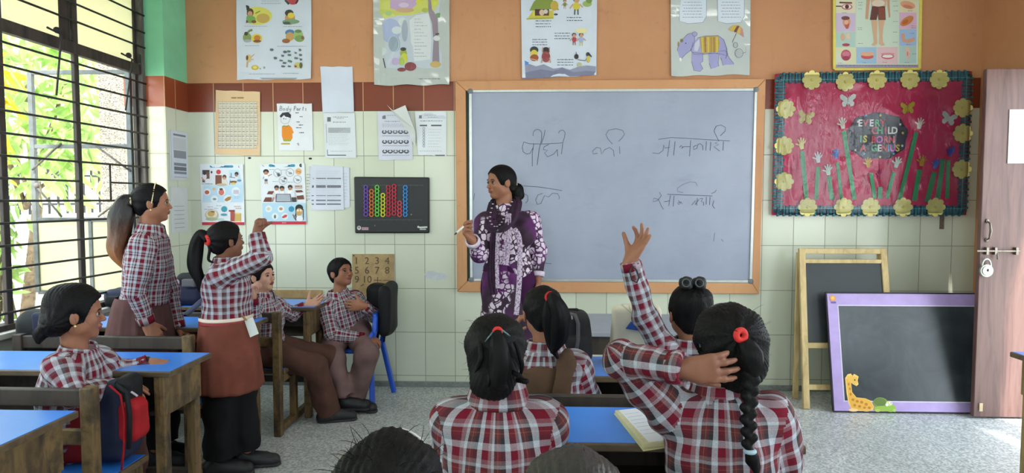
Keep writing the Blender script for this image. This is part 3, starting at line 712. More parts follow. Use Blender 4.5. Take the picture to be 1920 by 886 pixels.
t_, A = sheet_thing('poster', 'grey film covered poster of a yellow leafed tree above a boy and red heap', 'poster', [(699, -60), (843, -60), (843, 159), (702, 160)], (178, 184, 180), .014, .003, 'film covered story posters', .8, sag=.012, seed=2)
gx = lambda x: 690 + x * 170 / 886; gy = lambda y: y * 170 / 886
A.rect(gx(110), -55, gx(720), gy(665), (184, 192, 204)); pe_ = lambda x, y, rx, ry, c: A.ell(gx(x), gy(y), rx*.19, ry*.19, c)
A.poly([(gx(x), gy(y)) for x, y in ((130, -300), (690, -300), (690, 40), (640, 120), (560, 110), (430, 150), (300, 150), (150, 180), (110, 90))], (196, 198, 92)); A.poly([(gx(x), gy(y)) for x, y in ((220, -300), (480, -300), (480, 40), (420, 90), (300, 110), (215, 80))], (190, 160, 196)); pe_(360, 100, 90, 24, (196, 160, 120)); pe_(350, 50, 50, 24, (206, 186, 214))
for x, y, c in ((130, 120, (180, 190, 90)), (200, 130, (150, 190, 110)), (560, 100, (170, 176, 60)), (500, 20, (210, 206, 60)), (640, 30, (204, 206, 70)), (690, 150, (110, 150, 90))): pe_(x, y, 34, 24, c)
A.poly([(gx(x), gy(y)) for x, y in ((585, -40), (610, -40), (625, 90), (680, 170), (690, 400), (700, 650), (625, 650), (640, 400), (625, 230), (590, 120))], (136, 122, 134))
pe_(220, 300, 100, 120, (160, 172, 206)); pe_(255, 430, 60, 82, (140, 156, 170)); A.ring(gx(250), gy(430), 10, 15, 1, (190, 200, 204)); pe_(335, 210, 40, 40, (196, 206, 206)); pe_(280, 295, 48, 38, (198, 206, 212)); pe_(140, 500, 45, 40, (196, 206, 206)); pe_(360, 300, 30, 110, (150, 162, 176))
A.poly([(gx(x), gy(y)) for x, y in ((405, 200), (470, 150), (590, 130), (615, 260), (620, 400), (610, 580), (450, 600), (440, 460), (420, 420))], (206, 210, 214))
for k in range(12): A.words(gx(455), gx(455 + 60 + 30*(k % 3)), gy(185 + k*33), 1.1, (128, 130, 140), k)
pe_(348, 520, 34, 40, (150, 160, 60)); pe_(355, 570, 34, 52, (196, 196, 50)); pe_(330, 600, 30, 40, (160, 180, 70)); pe_(345, 480, 30, 18, (40, 42, 40)); pe_(270, 600, 40, 36, (180, 160, 196)); pe_(415, 650, 58, 44, (126, 44, 54)); pe_(330, 680, 44, 20, (120, 52, 60)); pe_(660, 630, 54, 32, (190, 160, 90)); pe_(672, 375, 34, 26, (206, 208, 210)); A.line([(gx(660), gy(335)), (gx(696), gy(330))], 2.6, (60, 54, 60)); A.line([(gx(150), gy(570)), (gx(170), gy(665))], 2, (60, 62, 60))
A.words(gx(460), gx(755), gy(768), 1.6, (120, 110, 120), 9); A.build(t_, .9)

t_, A = sheet_thing('poster', 'white film covered poster with a green roofed house and purple hills along its lower edge', 'poster', [(976, -60), (1120, -60), (1118, 141), (979, 147)], (206, 213, 226), .014, .003, 'film covered story posters', .5, sag=.009, seed=3)
gx = lambda x: 960 + x * 170 / 941; gy = lambda y: y * 160 / 886
A.poly([(gx(x), gy(y)) for x, y in ((150, 205), (220, 110), (430, 110), (432, 195))], (196, 180, 60)); A.poly([(gx(x), gy(y)) for x, y in ((180, 112), (225, 20), (290, -40), (400, -30), (490, 105), (400, 95))], (124, 142, 52)); A.rect(gx(238), gy(95), gx(384), gy(162), (72, 36, 32)); pe_(310, 130, 26, 30, (206, 176, 150)); pe_(350, 120, 22, 22, (206, 190, 180)); A.line([(gx(150), gy(195)), (gx(430), gy(185))], 2, (150, 160, 60)); pe_(440, 60, 40, 50, (190, 160, 60)); pe_(455, 150, 20, 10, (60, 60, 60)); A.rect(gx(216), gy(110), gx(238), gy(170), (206, 196, 80))
figure(A, gx(548), gy(20), 1.0, (110, 130, 80)); figure(A, gx(668), gy(10), 2.0, (206, 190, 60), low=(70, 80, 90)); pe_(780, 40, 46, 30, (150, 170, 90)); pe_(800, 5, 30, 30, (120, 140, 70))
for (x0, x1, ys_) in ((245, 405, (214, 244, 274)), (568, 732, (180, 210)), (440, 600, (342, 370, 398)), (212, 365, (408, 434, 462)), (470, 636, (616, 644, 672))):
    for y in ys_: A.words(gx(x0), gx(x1), gy(y), 1.5, (84, 86, 100), 4)
figure(A, gx(645), gy(375), 1.3, (176, 50, 70), low=(120, 60, 60)); figure(A, gx(718), gy(375), 1.4, (150, 170, 210), low=(200, 190, 90)); pe_(720, 320, 60, 26, (226, 216, 160)); pe_(230, 520, 42, 36, (46, 60, 56)); pe_(230, 560, 36, 40, (214, 190, 70)); pe_(232, 600, 42, 34, (150, 76, 40)); A.line([(gx(190), gy(610)), (gx(270), gy(630))], 2, SK)
pe_(352, 525, 38, 34, (30, 26, 28)); pe_(352, 590, 42, 56, (140, 52, 56)); A.line([(gx(318), gy(545)), (gx(320), gy(490))], 1.6, (190, 140, 120)); A.line([(gx(388), gy(545)), (gx(388), gy(490))], 1.6, (190, 140, 120)); A.line([(gx(390), gy(600)), (gx(400), gy(650)), (gx(370), gy(640))], 2, (190, 140, 120)); A.line([(gx(315), gy(610)), (gx(305), gy(655))], 2, (190, 140, 120))
pe_(668, 588, 22, 26, (36, 34, 38)); A.line([(gx(668), gy(560)), (gx(664), gy(540))], 1, K); A.line([(gx(680), gy(620)), (gx(760), gy(632)), (gx(785), gy(590))], 1.0, K); pe_(788, 565, 20, 22, (40, 38, 40)); A.line([(gx(800), gy(560)), (gx(826), gy(592))], 2.4, (36, 36, 40)); pe_(792, 615, 18, 36, (196, 180, 80)); pe_(700, 672, 24, 22, (176, 180, 140))
A.poly([(gx(x), gy(y)) for x, y in ((100, 640), (130, 628), (175, 650), (160, 690), (100, 700))], (80, 130, 200)); A.poly([(gx(x), gy(y)) for x, y in ((105, 690), (180, 665), (250, 690), (330, 668), (430, 715), (520, 700), (600, 725), (700, 690), (780, 680), (872, 690), (866, 780), (500, 800), (110, 820))], (140, 142, 166)); A.poly([(gx(x), gy(y)) for x, y in ((110, 760), (300, 720), (430, 740), (520, 705), (640, 750), (780, 735), (868, 745), (866, 780), (500, 800), (110, 820))], (116, 118, 146))
A.build(t_, .5)

t_, A = sheet_thing('poster', 'grey film covered poster of a lilac elephant under a striped umbrella', 'poster', [(1257, -60), (1408, -62), (1405, 140), (1258, 143)], (184, 190, 188), .014, .003, 'film covered story posters', .9, sag=.011, seed=4)
gx = lambda x: 1245 + x * 175 / 1034; gy = lambda y: y * 150 / 886
for X0, X1, seed in ((165, 470, 1), (590, 890, 2)):
    A.poly([(gx(x), gy(y)) for x, y in ((X0, -300), (X1, -300), (X1, 180), (X1 - 40, 250), (X0 + 100, 262), (X0 + 5, 235))], (206, 214, 228)); A.line([(gx(x), gy(y)) for x, y in ((X0, -300), (X0 + 5, 235), (X0 + 100, 262), (X1 - 40, 250), (X1, 180), (X1, -300))], .8, (120, 124, 130))
    for k in range(9): A.words(gx(X0 + 40 + 14*(k % 2)), gx(X1 - 40 - 10*(k % 3)), gy(188 - 33*k), 1.4, (140, 142, 156), k + seed*10)
EL = (152, 150, 196); ELD = (96, 92, 120)
body = ((370, 420), (460, 400), (600, 395), (660, 440), (695, 540), (690, 620), (640, 600), (560, 590), (420, 600), (330, 600), (300, 560), (320, 470))
A.poly([(gx(x), gy(y)) for x, y in body], EL)
for leg in (((310, 580), (430, 590), (430, 680), (400, 700), (430, 760), (400, 790), (330, 780), (305, 680)), ((495, 590), (610, 590), (600, 690), (615, 780), (590, 805), (530, 800), (500, 700)), ((590, 570), (680, 560), (720, 640), (770, 700), (770, 740), (690, 755), (650, 720), (630, 640))): A.poly([(gx(x), gy(y)) for x, y in leg], EL); A.line([(gx(x), gy(y)) for x, y in leg], .8, ELD)
head_ = ((200, 440), (260, 380), (320, 365), (340, 420), (330, 490), (290, 560), (240, 600), (200, 640), (180, 700), (150, 705), (130, 640), (150, 540), (165, 480)); A.poly([(gx(x), gy(y)) for x, y in head_], EL); A.line([(gx(x), gy(y)) for x, y in head_], .9, ELD); pe_ = lambda x, y, rx, ry, c: A.ell(gx(x), gy(y), rx*.169, ry*.169, c)
pe_(340, 378, 26, 24, EL); A.ring(gx(340), gy(378), 4.6, 4.2, .8, ELD); A.poly([(gx(x), gy(y)) for x, y in ((390, 430), (340, 480), (330, 560), (370, 570), (395, 500))], (190, 190, 206)); pe_(195, 450, 18, 20, (120, 110, 60)); pe_(160, 490, 12, 30, (150, 130, 80)); pe_(182, 660, 14, 22, (224, 220, 224)); pe_(240, 480, 8, 6, (50, 46, 60))
A.poly([(gx(x), gy(y)) for x, y in ((400, 410), (600, 395), (618, 480), (600, 570), (420, 590), (405, 500))], (180, 150, 60))
for k, c in enumerate(((206, 176, 60), (150, 96, 40), (206, 176, 60), (170, 130, 60), (160, 110, 44), (206, 186, 70))): A.poly([(gx(x), gy(y)) for x, y in ((412 + k*33, 412), (430 + k*33, 410), (434 + k*32, 580), (420 + k*32, 582))], c)
A.line([(gx(x), gy(y)) for x, y in body], .9, ELD); A.line([(gx(x), gy(y)) for x, y in ((690, 540), (705, 600), (680, 650))], 1, ELD)
A.poly([(gx(x), gy(y)) for x, y in ((710, 330), (760, 280), (830, 280), (870, 320), (885, 415), (850, 390), (820, 370), (780, 355), (745, 345))], (196, 166, 70)); A.poly([(gx(x), gy(y)) for x, y in ((770, 350), (810, 285), (835, 290), (800, 362))], (112, 48, 44)); A.poly([(gx(x), gy(y)) for x, y in ((840, 385), (850, 300), (870, 325), (885, 415))], (190, 130, 120)); A.line([(gx(800), gy(370)), (gx(755), gy(470))], .9, K)
pe_(790, 500, 24, 30, (170, 172, 176)); pe_(830, 590, 44, 50, (172, 174, 178)); A.ring(gx(790), gy(500), 4, 5, .7, K); A.ring(gx(830), gy(590), 7.4, 8.4, .7, (90, 92, 96)); A.line([(gx(870), gy(590)), (gx(905), gy(580)), (gx(905), gy(520))], .9, (90, 92, 96))
pe_(500, 800, 380, 30, (160, 166, 150)) if False else None
A.build(t_, .9)

# body chart in a yellow frame
t_, A = sheet_thing('poster', 'body parts chart with a standing figure and coloured panels in a yellow frame', 'wall chart', [(1566, -140), (1727, -142), (1722, 126), (1566, 127)], (214, 220, 204), .016, .003, None, .35, sag=.002, seed=5)
ax = lambda x: 1550 + x * 190 / 1202; ay = lambda y: y * 140 / 886
A.rect(ax(110), ay(-60), ax(345), ay(155), (224, 216, 190)); A.rect(ax(110), ay(158), ax(340), ay(375), (206, 186, 214)); A.rect(ax(110), ay(378), ax(340), ay(560), (176, 206, 196)); A.rect(ax(110), ay(565), ax(350), ay(755), (216, 216, 176)); A.rect(ax(350), ay(560), ax(590), ay(755), (160, 190, 216)); A.rect(ax(600), ay(560), ax(840), ay(755), (226, 190, 196)); A.rect(ax(860), ay(-60), ax(1070), ay(148), (224, 216, 180)); A.rect(ax(862), ay(150), ax(1066), ay(345), (220, 180, 206)); A.rect(ax(862), ay(348), ax(1064), ay(545), (160, 190, 226)); A.rect(ax(862), ay(548), ax(1062), ay(752), (176, 206, 200)); A.rect(ax(352), ay(-200), ax(852), ay(555), (206, 222, 204))
pa = lambda x, y, rx, ry, c, a=0: A.ell(ax(x), ay(y), rx*.158, ry*.158, c, a=a)
pa(240, 82, 66, 36, (196, 120, 110)); pa(240, 80, 50, 24, (232, 228, 226)); pa(240, 80, 24, 25, (84, 36, 30)); A.line([(ax(150), ay(30)), (ax(300), ay(36))], 3, (104, 66, 50)); A.line([(ax(108), ay(74)), (ax(175), ay(74))], 2, K)
pa(235, 260, 46, 66, (214, 150, 120)); pa(222, 215, 50, 24, (120, 70, 60)); pa(240, 300, 26, 44, (186, 96, 66)); pa(232, 265, 24, 28, (226, 176, 150))
pa(190, 440, 26, 46, (214, 170, 140)); pa(255, 430, 24, 40, (226, 196, 170)); pa(228, 532, 46, 18, (180, 60, 70)); pa(228, 655, 60, 66, (186, 84, 110)); pa(228, 640, 46, 30, (206, 120, 140)); pa(228, 690, 44, 26, (160, 60, 84)); pa(480, 672, 74, 30, (206, 90, 84)); pa(480, 640, 84, 26, (226, 170, 140)); pa(722, 668, 76, 34, (196, 90, 100)); pa(722, 668, 64, 18, (236, 230, 228)); pa(722, 640, 84, 14, (220, 150, 150))
pa(960, 60, 90, 46, (220, 160, 130), .25); pa(960, 80, 60, 20, (206, 130, 96), .2); pa(950, 250, 90, 44, (206, 130, 70), -.6); pa(930, 262, 40, 24, (190, 100, 40), -.6); A.line([(ax(900), ay(400)), (ax(910), ay(480)), (ax(960), ay(490)), (ax(1040), ay(465))], 6.4, (220, 160, 130)); pa(960, 620, 30, 60, (226, 190, 170)); pa(962, 640, 22, 26, (206, 130, 120))
for x in (940, 970): A.line([(ax(x), ay(560)), (ax(x + 4), ay(715))], 2.4, (226, 190, 176))
sk2 = (216, 176, 144)
A.poly([(ax(x), ay(y)) for x, y in ((525, 240), (600, 240), (598, 330), (592, 420), (598, 520), (560, 545), (528, 535), (556, 500), (548, 420))], sk2); A.poly([(ax(x), ay(y)) for x, y in ((610, 240), (690, 240), (668, 330), (660, 420), (664, 500), (690, 535), (650, 548), (616, 520), (622, 420))], sk2)
A.poly([(ax(x), ay(y)) for x, y in ((490, -200), (740, -200), (700, 80), (530, 80))], sk2); A.poly([(ax(x), ay(y)) for x, y in ((490, -200), (520, -60), (500, 90), (490, 230), (455, 225), (462, 120), (470, 0))], (206, 160, 130)); A.poly([(ax(x), ay(y)) for x, y in ((740, -200), (712, -60), (718, 90), (735, 215), (752, 200), (745, 60), (745, -60))], (206, 160, 130))
A.poly([(ax(x), ay(y)) for x, y in ((535, 75), (690, 75), (698, 238), (612, 238), (604, 170), (590, 238), (510, 238))], (104, 58, 52)); A.poly([(ax(x), ay(y)) for x, y in ((610, 90), (680, 90), (690, 230), (615, 232))], (136, 74, 58)); pa(610, 40, 76, 40, (226, 212, 196)); pa(590, 36, 26, 22, (236, 206, 176))
for x, y in ((372, 30), (372, 60), (372, 105), (365, 330), (365, 350), (370, 515), (780, 15), (785, 70), (790, 130), (785, 255), (785, 380), (780, 500), (180, 152), (960, 128), (1000, 308), (1000, 330), (985, 394), (940, 528), (420, 742), (660, 738), (130, 748), (1010, 640), (920, 740)): A.words(ax(x), ax(x + 54), ay(y), 1.0, (110, 110, 116), x)
A.rect(ax(110), ay(768), ax(1080), ay(800), (160, 150, 176)); A.words(ax(130), ax(1070), ay(778), 1.4, (96, 80, 110), 3); A.build(t_, .35)
M_yf = mat('frame_yellow', (222, 204, 96), .45, .08)
cs = [W(1564, -141, YW - .02), W(1729, -143, YW - .02), W(1724, 129, YW - .02), W(1564, 130, YW - .02)]
for k in range(4):
    a, b = cs[k], cs[(k+1) % 4]; m = MB(); m.bar((a[0], YW - .02, a[2]), (b[0], YW - .02, b[2]), .018, .014, up=(0, 1, 0)); m.build('frame_side', M_yf, t_, loc=world_loc(t_), bevel=.003)

# ------------------------------------------------------------------ papers on the tiles
t_, A = sheet_thing('chart', 'old peach coloured number chart with a ruled table, on the red tile band', 'wall chart', [(405, 169), (488, 172), (488, 292), (403, 289)], (222, 190, 148), .006, .0012, sag=.004, seed=6)
ax = lambda x: 395 + x * 205 / 1297; ay = lambda y: 160 + y * 140 / 886
A.rect(ax(90), ay(195), ax(560), ay(745), (216, 208, 188)); A.words(ax(245), ax(405), ay(140), 3.4, (150, 110, 76), 1, 2)
for i in range(11): A.line([(ax(90 + i*47), ay(195)), (ax(90 + i*47), ay(745))], .5, (150, 146, 136))
for j in range(11): A.line([(ax(90), ay(195 + j*55)), (ax(560), ay(195 + j*55))], .5, (150, 146, 136))
for j in range(10):
    for i in range(10): A.words(ax(97 + i*47), ax(97 + i*47 + 32), ay(214 + j*55), 1.3, (120, 116, 110), i + j)
A.build(t_)
t_, A = sheet_thing('drawing', 'hand drawn sheet of a boy in an orange shirt headed Body Parts', 'drawing', [(519, 194), (585, 194), (587, 282), (523, 282)], (224, 226, 232), .006, .0012, sag=.003, seed=7)
A.poly([(ax(x), ay(y)) for x, y in ((820, 360), (850, 325), (920, 315), (955, 350), (950, 390), (915, 375), (890, 372), (870, 352), (840, 380), (825, 378))], (44, 44, 50)); A.line([(ax(x), ay(y)) for x, y in ((835, 378), (832, 430), (870, 455), (920, 448), (945, 395))], .7, (150, 146, 150)); pq = lambda x, y, rx, ry, c: A.ell(ax(x), ay(y), rx*.158, ry*.158, c); pq(868, 395, 6, 8, K); pq(892, 398, 5, 6, K)
A.poly([(ax(x), ay(y)) for x, y in ((845, 490), (870, 478), (935, 475), (962, 500), (985, 560), (968, 575), (972, 620), (950, 660), (865, 660), (845, 600))], (226, 136, 30)); A.poly([(ax(x), ay(y)) for x, y in ((862, 640), (955, 636), (945, 664), (868, 664))], (150, 170, 50)); A.line([(ax(x), ay(y)) for x, y in ((850, 488), (870, 478), (905, 490), (925, 470))], 1.6, (110, 150, 60)); A.rect(ax(835), ay(682), ax(940), ay(702), (206, 176, 90))
for x, y, w in ((1005, 322, 40), (1055, 368, 42), (1018, 430, 36), (1045, 466, 52), (1012, 498, 66), (1050, 556, 56)): A.words(ax(x), ax(x + w), ay(y), 1.6, (80, 80, 90), x, 3)
A.line([(ax(1025), ay(690)), (ax(1040), ay(684)), (ax(1048), ay(700)), (ax(1030), ay(698)), (ax(1048), ay(712))], .9, (160, 70, 80))
def hand_letters(A, txt, x, y, h, w, lw, c, sl=.18):
    G = {'B': [[(0,0),(0,1)],[(0,0),(.6,.1),(.5,.42),(.05,.5),(.7,.6),(.65,.92),(0,1)]], 'o': [[(.3,.5),(.05,.7),(.2,1),(.55,.9),(.5,.6),(.3,.5)]], 'd': [[(.5,.6),(.2,.5),(.05,.8),(.25,1),(.55,.85)],[(.6,0),(.55,1)]], 'y': [[(.05,.5),(.15,.85),(.45,.8)],[(.55,.5),(.45,1.1),(.2,1.4),(.05,1.25)]], 'P': [[(.1,0),(.05,1)],[(.05,.05),(.65,.1),(.6,.45),(.08,.55)]], 'a': [[(.5,.55),(.2,.5),(.05,.8),(.25,1),(.5,.8)],[(.52,.5),(.56,1)]], 'r': [[(.1,.5),(.1,1)],[(.1,.7),(.3,.5),(.5,.55)]], 't': [[(.3,.1),(.28,.95),(.45,1)],[(.05,.42),(.55,.4)]], 's': [[(.5,.55),(.2,.5),(.15,.68),(.5,.8),(.4,1),(.08,.95)]]}
    for ch in txt:
        if ch != ' ':
            for st in G[ch]: A.line([(x + (px + (1-py)*sl)*w, y + py*h) for px, py in st], lw, c)
        x += w * (.6 if ch == ' ' else .92)
hand_letters(A, 'Body', ax(818), ay(245), 8.5, 6.4, .75, (84, 84, 96)); hand_letters(A, 'Parts', ax(985), ay(245), 8.5, 5.6, .75, (84, 84, 96)); A.build(t_)

t_, A = sheet_thing('paper', 'blank bluish white sheet pinned above a printed notice, crossing the red tile band', 'paper', [(601, 125), (661, 125), (664, 210), (605, 211)], (206, 212, 228), .010, .0012, sag=.004, seed=8); 
gx = lambda x: 595 + x * 255 / 1130; gy = lambda y: 110 + y * 200 / 886
t_, A = sheet_thing('paper', 'printed notice with a small grey table, directly below the blank white sheet', 'paper', [(606, 211), (665, 212), (668, 296), (610, 296)], (216, 220, 226), .006, .0012, 'printed notices', sag=.003, seed=9)
A.rect(gx(82), gy(485), gx(112), gy(522), (110, 110, 116)); A.words(gx(130), gx(255), gy(482), 1.1, (90, 92, 98), 1); A.words(gx(160), gx(220), gy(494), 1, (90, 92, 98), 2); A.words(gx(130), gx(235), gy(525), 1.2, (70, 72, 78), 3); A.rect(gx(90), gy(572), gx(275), gy(616), (176, 180, 186))
for k in range(4): A.words(gx(95), gx(240 - 20*k), gy(578 + k*10), .9, (130, 132, 138), k)
for k in range(8): A.words(gx(92), gx(262 - 12*(k % 3)), gy(628 + 12*k), .7, (176, 180, 184), k)
A.rect(gx(80), gy(797), gx(240), gy(804), (70, 74, 78)); A.line([(gx(84), gy(755)), (gx(86), gy(795))], 1, (60, 64, 70)); A.line([(gx(72), gy(540)), (gx(80), gy(700))], .7, (150, 154, 160)); A.words(gx(110), gx(290), gy(766), .8, (150, 154, 160), 6); A.build(t_)
t_, A = sheet_thing('paper', 'printed sheet with three rows of dark oval badges and a torn curling corner', 'paper', [(708, 209), (770, 211), (774, 299), (710, 300)], (204, 206, 220), .006, .0012, 'printed notices', sag=.003, seed=10)
A.rect(gx(540), gy(470), gx(568), gy(500), (120, 120, 130)); A.words(gx(580), gx(700), gy(468), 1, (100, 100, 110), 1); A.words(gx(560), gx(690), gy(518), 1.1, (80, 80, 90), 2)
for k in range(4): A.words(gx(540), gx(740), gy(540 + k*8), .7, (150, 150, 160), k)
for j, y in enumerate((608, 690, 770)):
    for i in range(5):
        x = 557 + i*45 + j*2; g = (54, 54, 62) if i != 2 else (96, 96, 104); A.ell(gx(x), gy(y), 4.6, 3.6, g); A.ell(gx(x), gy(y), 2.8, 1.4, (196, 198, 210)); A.ell(gx(x), gy(y - 12), 1.8, 1.2, (196, 198, 210))
    A.line([(gx(540), gy(y + 32)), (gx(765), gy(y + 32))], .6, (120, 120, 130))
A.build(t_)
# its corner, torn loose and folded forward
m = MB(); c0 = [W(725, 196, YW - .012), W(737, 207, YW - .035), W(760, 197, YW - .05), W(777, 242, YW - .035), W(776, 262, YW - .010), W(748, 224, YW - .008)]
m.add([tuple(p) for p in c0] + [tuple(p + v3(0, .0012, .0)) for p in c0], [(5, 1, 0), (5, 4, 3), (5, 3, 2, 1), (6, 7, 11), (9, 10, 11), (7, 8, 9, 11)])
m.build('torn_corner', mat('paper_white', (208, 211, 210), .6, .03), t_, loc=world_loc(t_))
m = MB(); c0 = [W(766, 246, YW - .01), W(779, 244, YW - .03), W(779, 274, YW - .02), W(771, 262, YW - .008)]
m.add([tuple(p) for p in c0] + [tuple(p + v3(0, .0012, 0)) for p in c0], [(3, 2, 1, 0), (4, 5, 6, 7)]); m.build('torn_strip', mat('paper_white', (208, 211, 210)), t_, loc=world_loc(t_))
t_, A = sheet_thing('paper', 'printed notice with a column of small round icons, right of the torn sheet', 'paper', [(778, 209), (837, 209), (837, 292), (784, 290)], (220, 224, 230), .006, .0012, 'printed notices', sag=.004, seed=11)
A.rect(gx(820), gy(448), gx(1068), gy(500), (204, 210, 220)); A.words(gx(890), gx(1045), gy(466), 1.1, (110, 112, 120), 1); A.words(gx(920), gx(1000), gy(484), 1, (110, 112, 120), 2); A.words(gx(855), gx(1040), gy(514), 1.2, (96, 98, 106), 3); A.rect(gx(852), gy(548), gx(912), gy(560), (90, 92, 100)); A.rect(gx(945), gy(548), gx(1032), gy(560), (90, 92, 100)); A.rect(gx(845), gy(470), gx(868), gy(495), (120, 122, 130))
for k in range(7): A.ring(gx(885), gy(580 + k*24), 1.8, 2.2, .7, (110, 112, 120)); A.words(gx(920), gx(1030 - 10*(k % 3)), gy(585 + k*24), .8, (176, 180, 188), k)
A.rect(gx(940), gy(797), gx(1060), gy(806), (110, 112, 118)); A.words(gx(850), gx(1040), gy(765), .8, (150, 154, 160), 9); A.build(t_)
# stacked forms
for quad, lab, sd, of in (([(580, 312), (600, 312), (600, 378), (578, 378)], 'printed form half hidden at the left of the stacked forms beside the children poster', 12, .004), ([(596, 310), (655, 314), (656, 388), (600, 394)], 'printed form showing at the right edge behind the front form', 13, .005), ([(583, 309), (643, 312), (645, 393), (584, 394)], 'front printed form with dark table bars, right of the children poster', 14, .0085)):
    t_, A = sheet_thing('paper', lab, 'paper', quad, (206, 210, 222), of, .0012, 'stacked forms', sag=.003, seed=sd)
    hx_ = lambda x: 365 + x * 300 / 1772; hy_ = lambda y: 290 + y * 150 / 886
    if sd == 14:
        for y, hgt in ((262, 12), (350, 26), (452, 8), (504, 11), (546, 12)):
            for a_, b_ in ((1295, 1320), (1345, 1452), (1466, 1620)): A.rect(hx_(a_), hy_(y) - hgt*.085, hx_(b_), hy_(y) + hgt*.085, (96, 98, 108))
        for k in range(18): A.words(hx_(1345), hx_(1610 - 20*(k % 4)), hy_(180 + k*21), .7, (176, 180, 192), k)
    elif sd == 12:
        for k in range(9): A.words(hx_(1240), hx_(1278), hy_(215 + k*34), 1.2, (110, 112, 122), k)
    else:
        for k in range(9): A.words(hx_(1640), hx_(1690), hy_(205 + k*36), .8, (150, 152, 160), k)
    A.build(t_)
# two coloured posters
HX = lambda x: 365 + x * 300 / 1772; HY = lambda y: 290 + y * 150 / 886
t_, A = sheet_thing('poster', 'blue and white poster about food above the head of the girl with the raised fist', 'poster', [(375, 307), (456, 307), (459, 421), (379, 421)], (222, 226, 230), .006, .0015, 'coloured teaching posters', sag=.003, seed=15)
ph_ = lambda x, y, rx, ry, c: A.ell(HX(x), HY(y), rx*.169, ry*.169, c)
A.rect(HX(70), HY(335), HX(540), HY(525), (186, 212, 228)); A.rect(HX(380), HY(165), HX(535), HY(335), (192, 216, 230)); A.rect(HX(180), HY(116), HX(415), HY(142), (60, 140, 170)); ph_(182, 129, 14, 13, (60, 140, 170)); ph_(414, 129, 14, 13, (60, 140, 170)); A.words(HX(215), HX(385), HY(125), 1.6, (40, 90, 120), 1); ph_(505, 128, 20, 20, (56, 56, 60))
A.rect(HX(85), HY(170), HX(165), HY(305), (116, 76, 54)); A.rect(HX(85), HY(168), HX(165), HY(188), (60, 60, 62)); ph_(110, 240, 24, 40, (220, 220, 224)); ph_(110, 205, 18, 18, K); ph_(150, 290, 36, 26, (224, 224, 230)); ph_(188, 192, 10, 14, K); A.line([(HX(75), HY(250)), (HX(105), HY(280))], 2, SK)
A.rect(HX(230), HY(225), HX(300), HY(330), (124, 74, 54)); ph_(265, 190, 26, 26, (206, 60, 66)); ph_(330, 245, 22, 26, (90, 66, 50)); ph_(330, 262, 16, 18, SK); ph_(335, 310, 30, 36, (220, 214, 200)); ph_(300, 330, 60, 14, (196, 176, 140))
ph_(465, 210, 22, 22, K); ph_(462, 228, 15, 15, (160, 106, 76)); ph_(440, 262, 40, 26, (214, 220, 226)); A.line([(HX(385), HY(245)), (HX(450), HY(255))], 1.2, (90, 100, 106)); A.line([(HX(405), HY(200)), (HX(405), HY(245))], 1.6, (110, 130, 140)); ph_(430, 300, 40, 14, (130, 84, 50)); ph_(430, 318, 26, 12, (214, 190, 90)); ph_(495, 285, 24, 12, (110, 140, 160)); A.line([(HX(388), HY(330)), (HX(395), HY(280))], 1.2, (120, 120, 126))
for x, y, r in ((140, 412, 40), (298, 405, 48), (458, 405, 48), (220, 490, 42), (368, 490, 46)): ph_(x, y, r, r, (222, 230, 234))
ph_(138, 415, 26, 22, (190, 90, 70)); ph_(215, 378, 18, 16, (224, 186, 140)); ph_(298, 415, 30, 34, (206, 110, 96)); ph_(295, 380, 20, 12, (80, 50, 44)); A.rect(HX(430), HY(385), HX(492), HY(436), (190, 206, 216)); A.rect(HX(432), HY(395), HX(490), HY(430), (196, 180, 196)); ph_(222, 490, 20, 12, (130, 140, 130)); A.poly([(HX(x), HY(y)) for x, y in ((335, 490), (370, 465), (405, 462), (400, 495), (360, 515), (335, 508))], (170, 120, 50)); A.words(HX(440), HX(510), HY(462), .8, (150, 160, 170), 3); A.words(HX(440), HX(500), HY(478), .8, (150, 160, 170), 4)
ph_(190, 665, 74, 62, (196, 186, 150)); ph_(190, 655, 62, 46, (224, 212, 190)); ph_(185, 650, 40, 34, (196, 160, 96)); ph_(205, 630, 22, 8, (130, 80, 60)); ph_(190, 710, 66, 20, (170, 180, 140)); ph_(328, 600, 32, 32, (56, 150, 166)); ph_(325, 662, 36, 14, (80, 150, 170)); A.rect(HX(398), HY(615), HX(442), HY(735), (176, 76, 66)); A.rect(HX(380), HY(610), HX(445), HY(630), (130, 60, 54)); A.rect(HX(450), HY(645), HX(515), HY(735), (206, 170, 90)); ph_(482, 648, 34, 10, (224, 200, 130)); ph_(290, 715, 40, 14, (190, 206, 200))
for x0, x1, y in ((145, 205, 574), (112, 200, 600), (220, 265, 590), (440, 510, 568), (455, 520, 590), (240, 300, 560), (80, 210, 320)): A.words(HX(x0), HX(x1), HY(y), 1.2, (196, 120, 90) if x0 > 430 else (120, 140, 170), x0)
A.rect(HX(85), HY(745), HX(552), HY(776), (196, 40, 60)); A.build(t_)
t_, A = sheet_thing('poster', 'white teaching poster of children standing around a table, right of the raised fist', 'poster', [(487, 307), (571, 305), (575, 420), (492, 420)], (222, 226, 230), .006, .0015, 'coloured teaching posters', sag=.003, seed=16)
A.rect(HX(835), HY(104), HX(1098), HY(134), (60, 140, 170)); ph_(835, 119, 15, 15, (60, 140, 170)); ph_(1098, 119, 15, 15, (60, 140, 170)); A.words(HX(860), HX(1075), HY(113), 2.0, (36, 84, 110), 2); ph_(1178, 117, 20, 20, (64, 74, 74)); A.line([(HX(735), HY(105)), (HX(770), HY(130))], 1, (120, 120, 130))
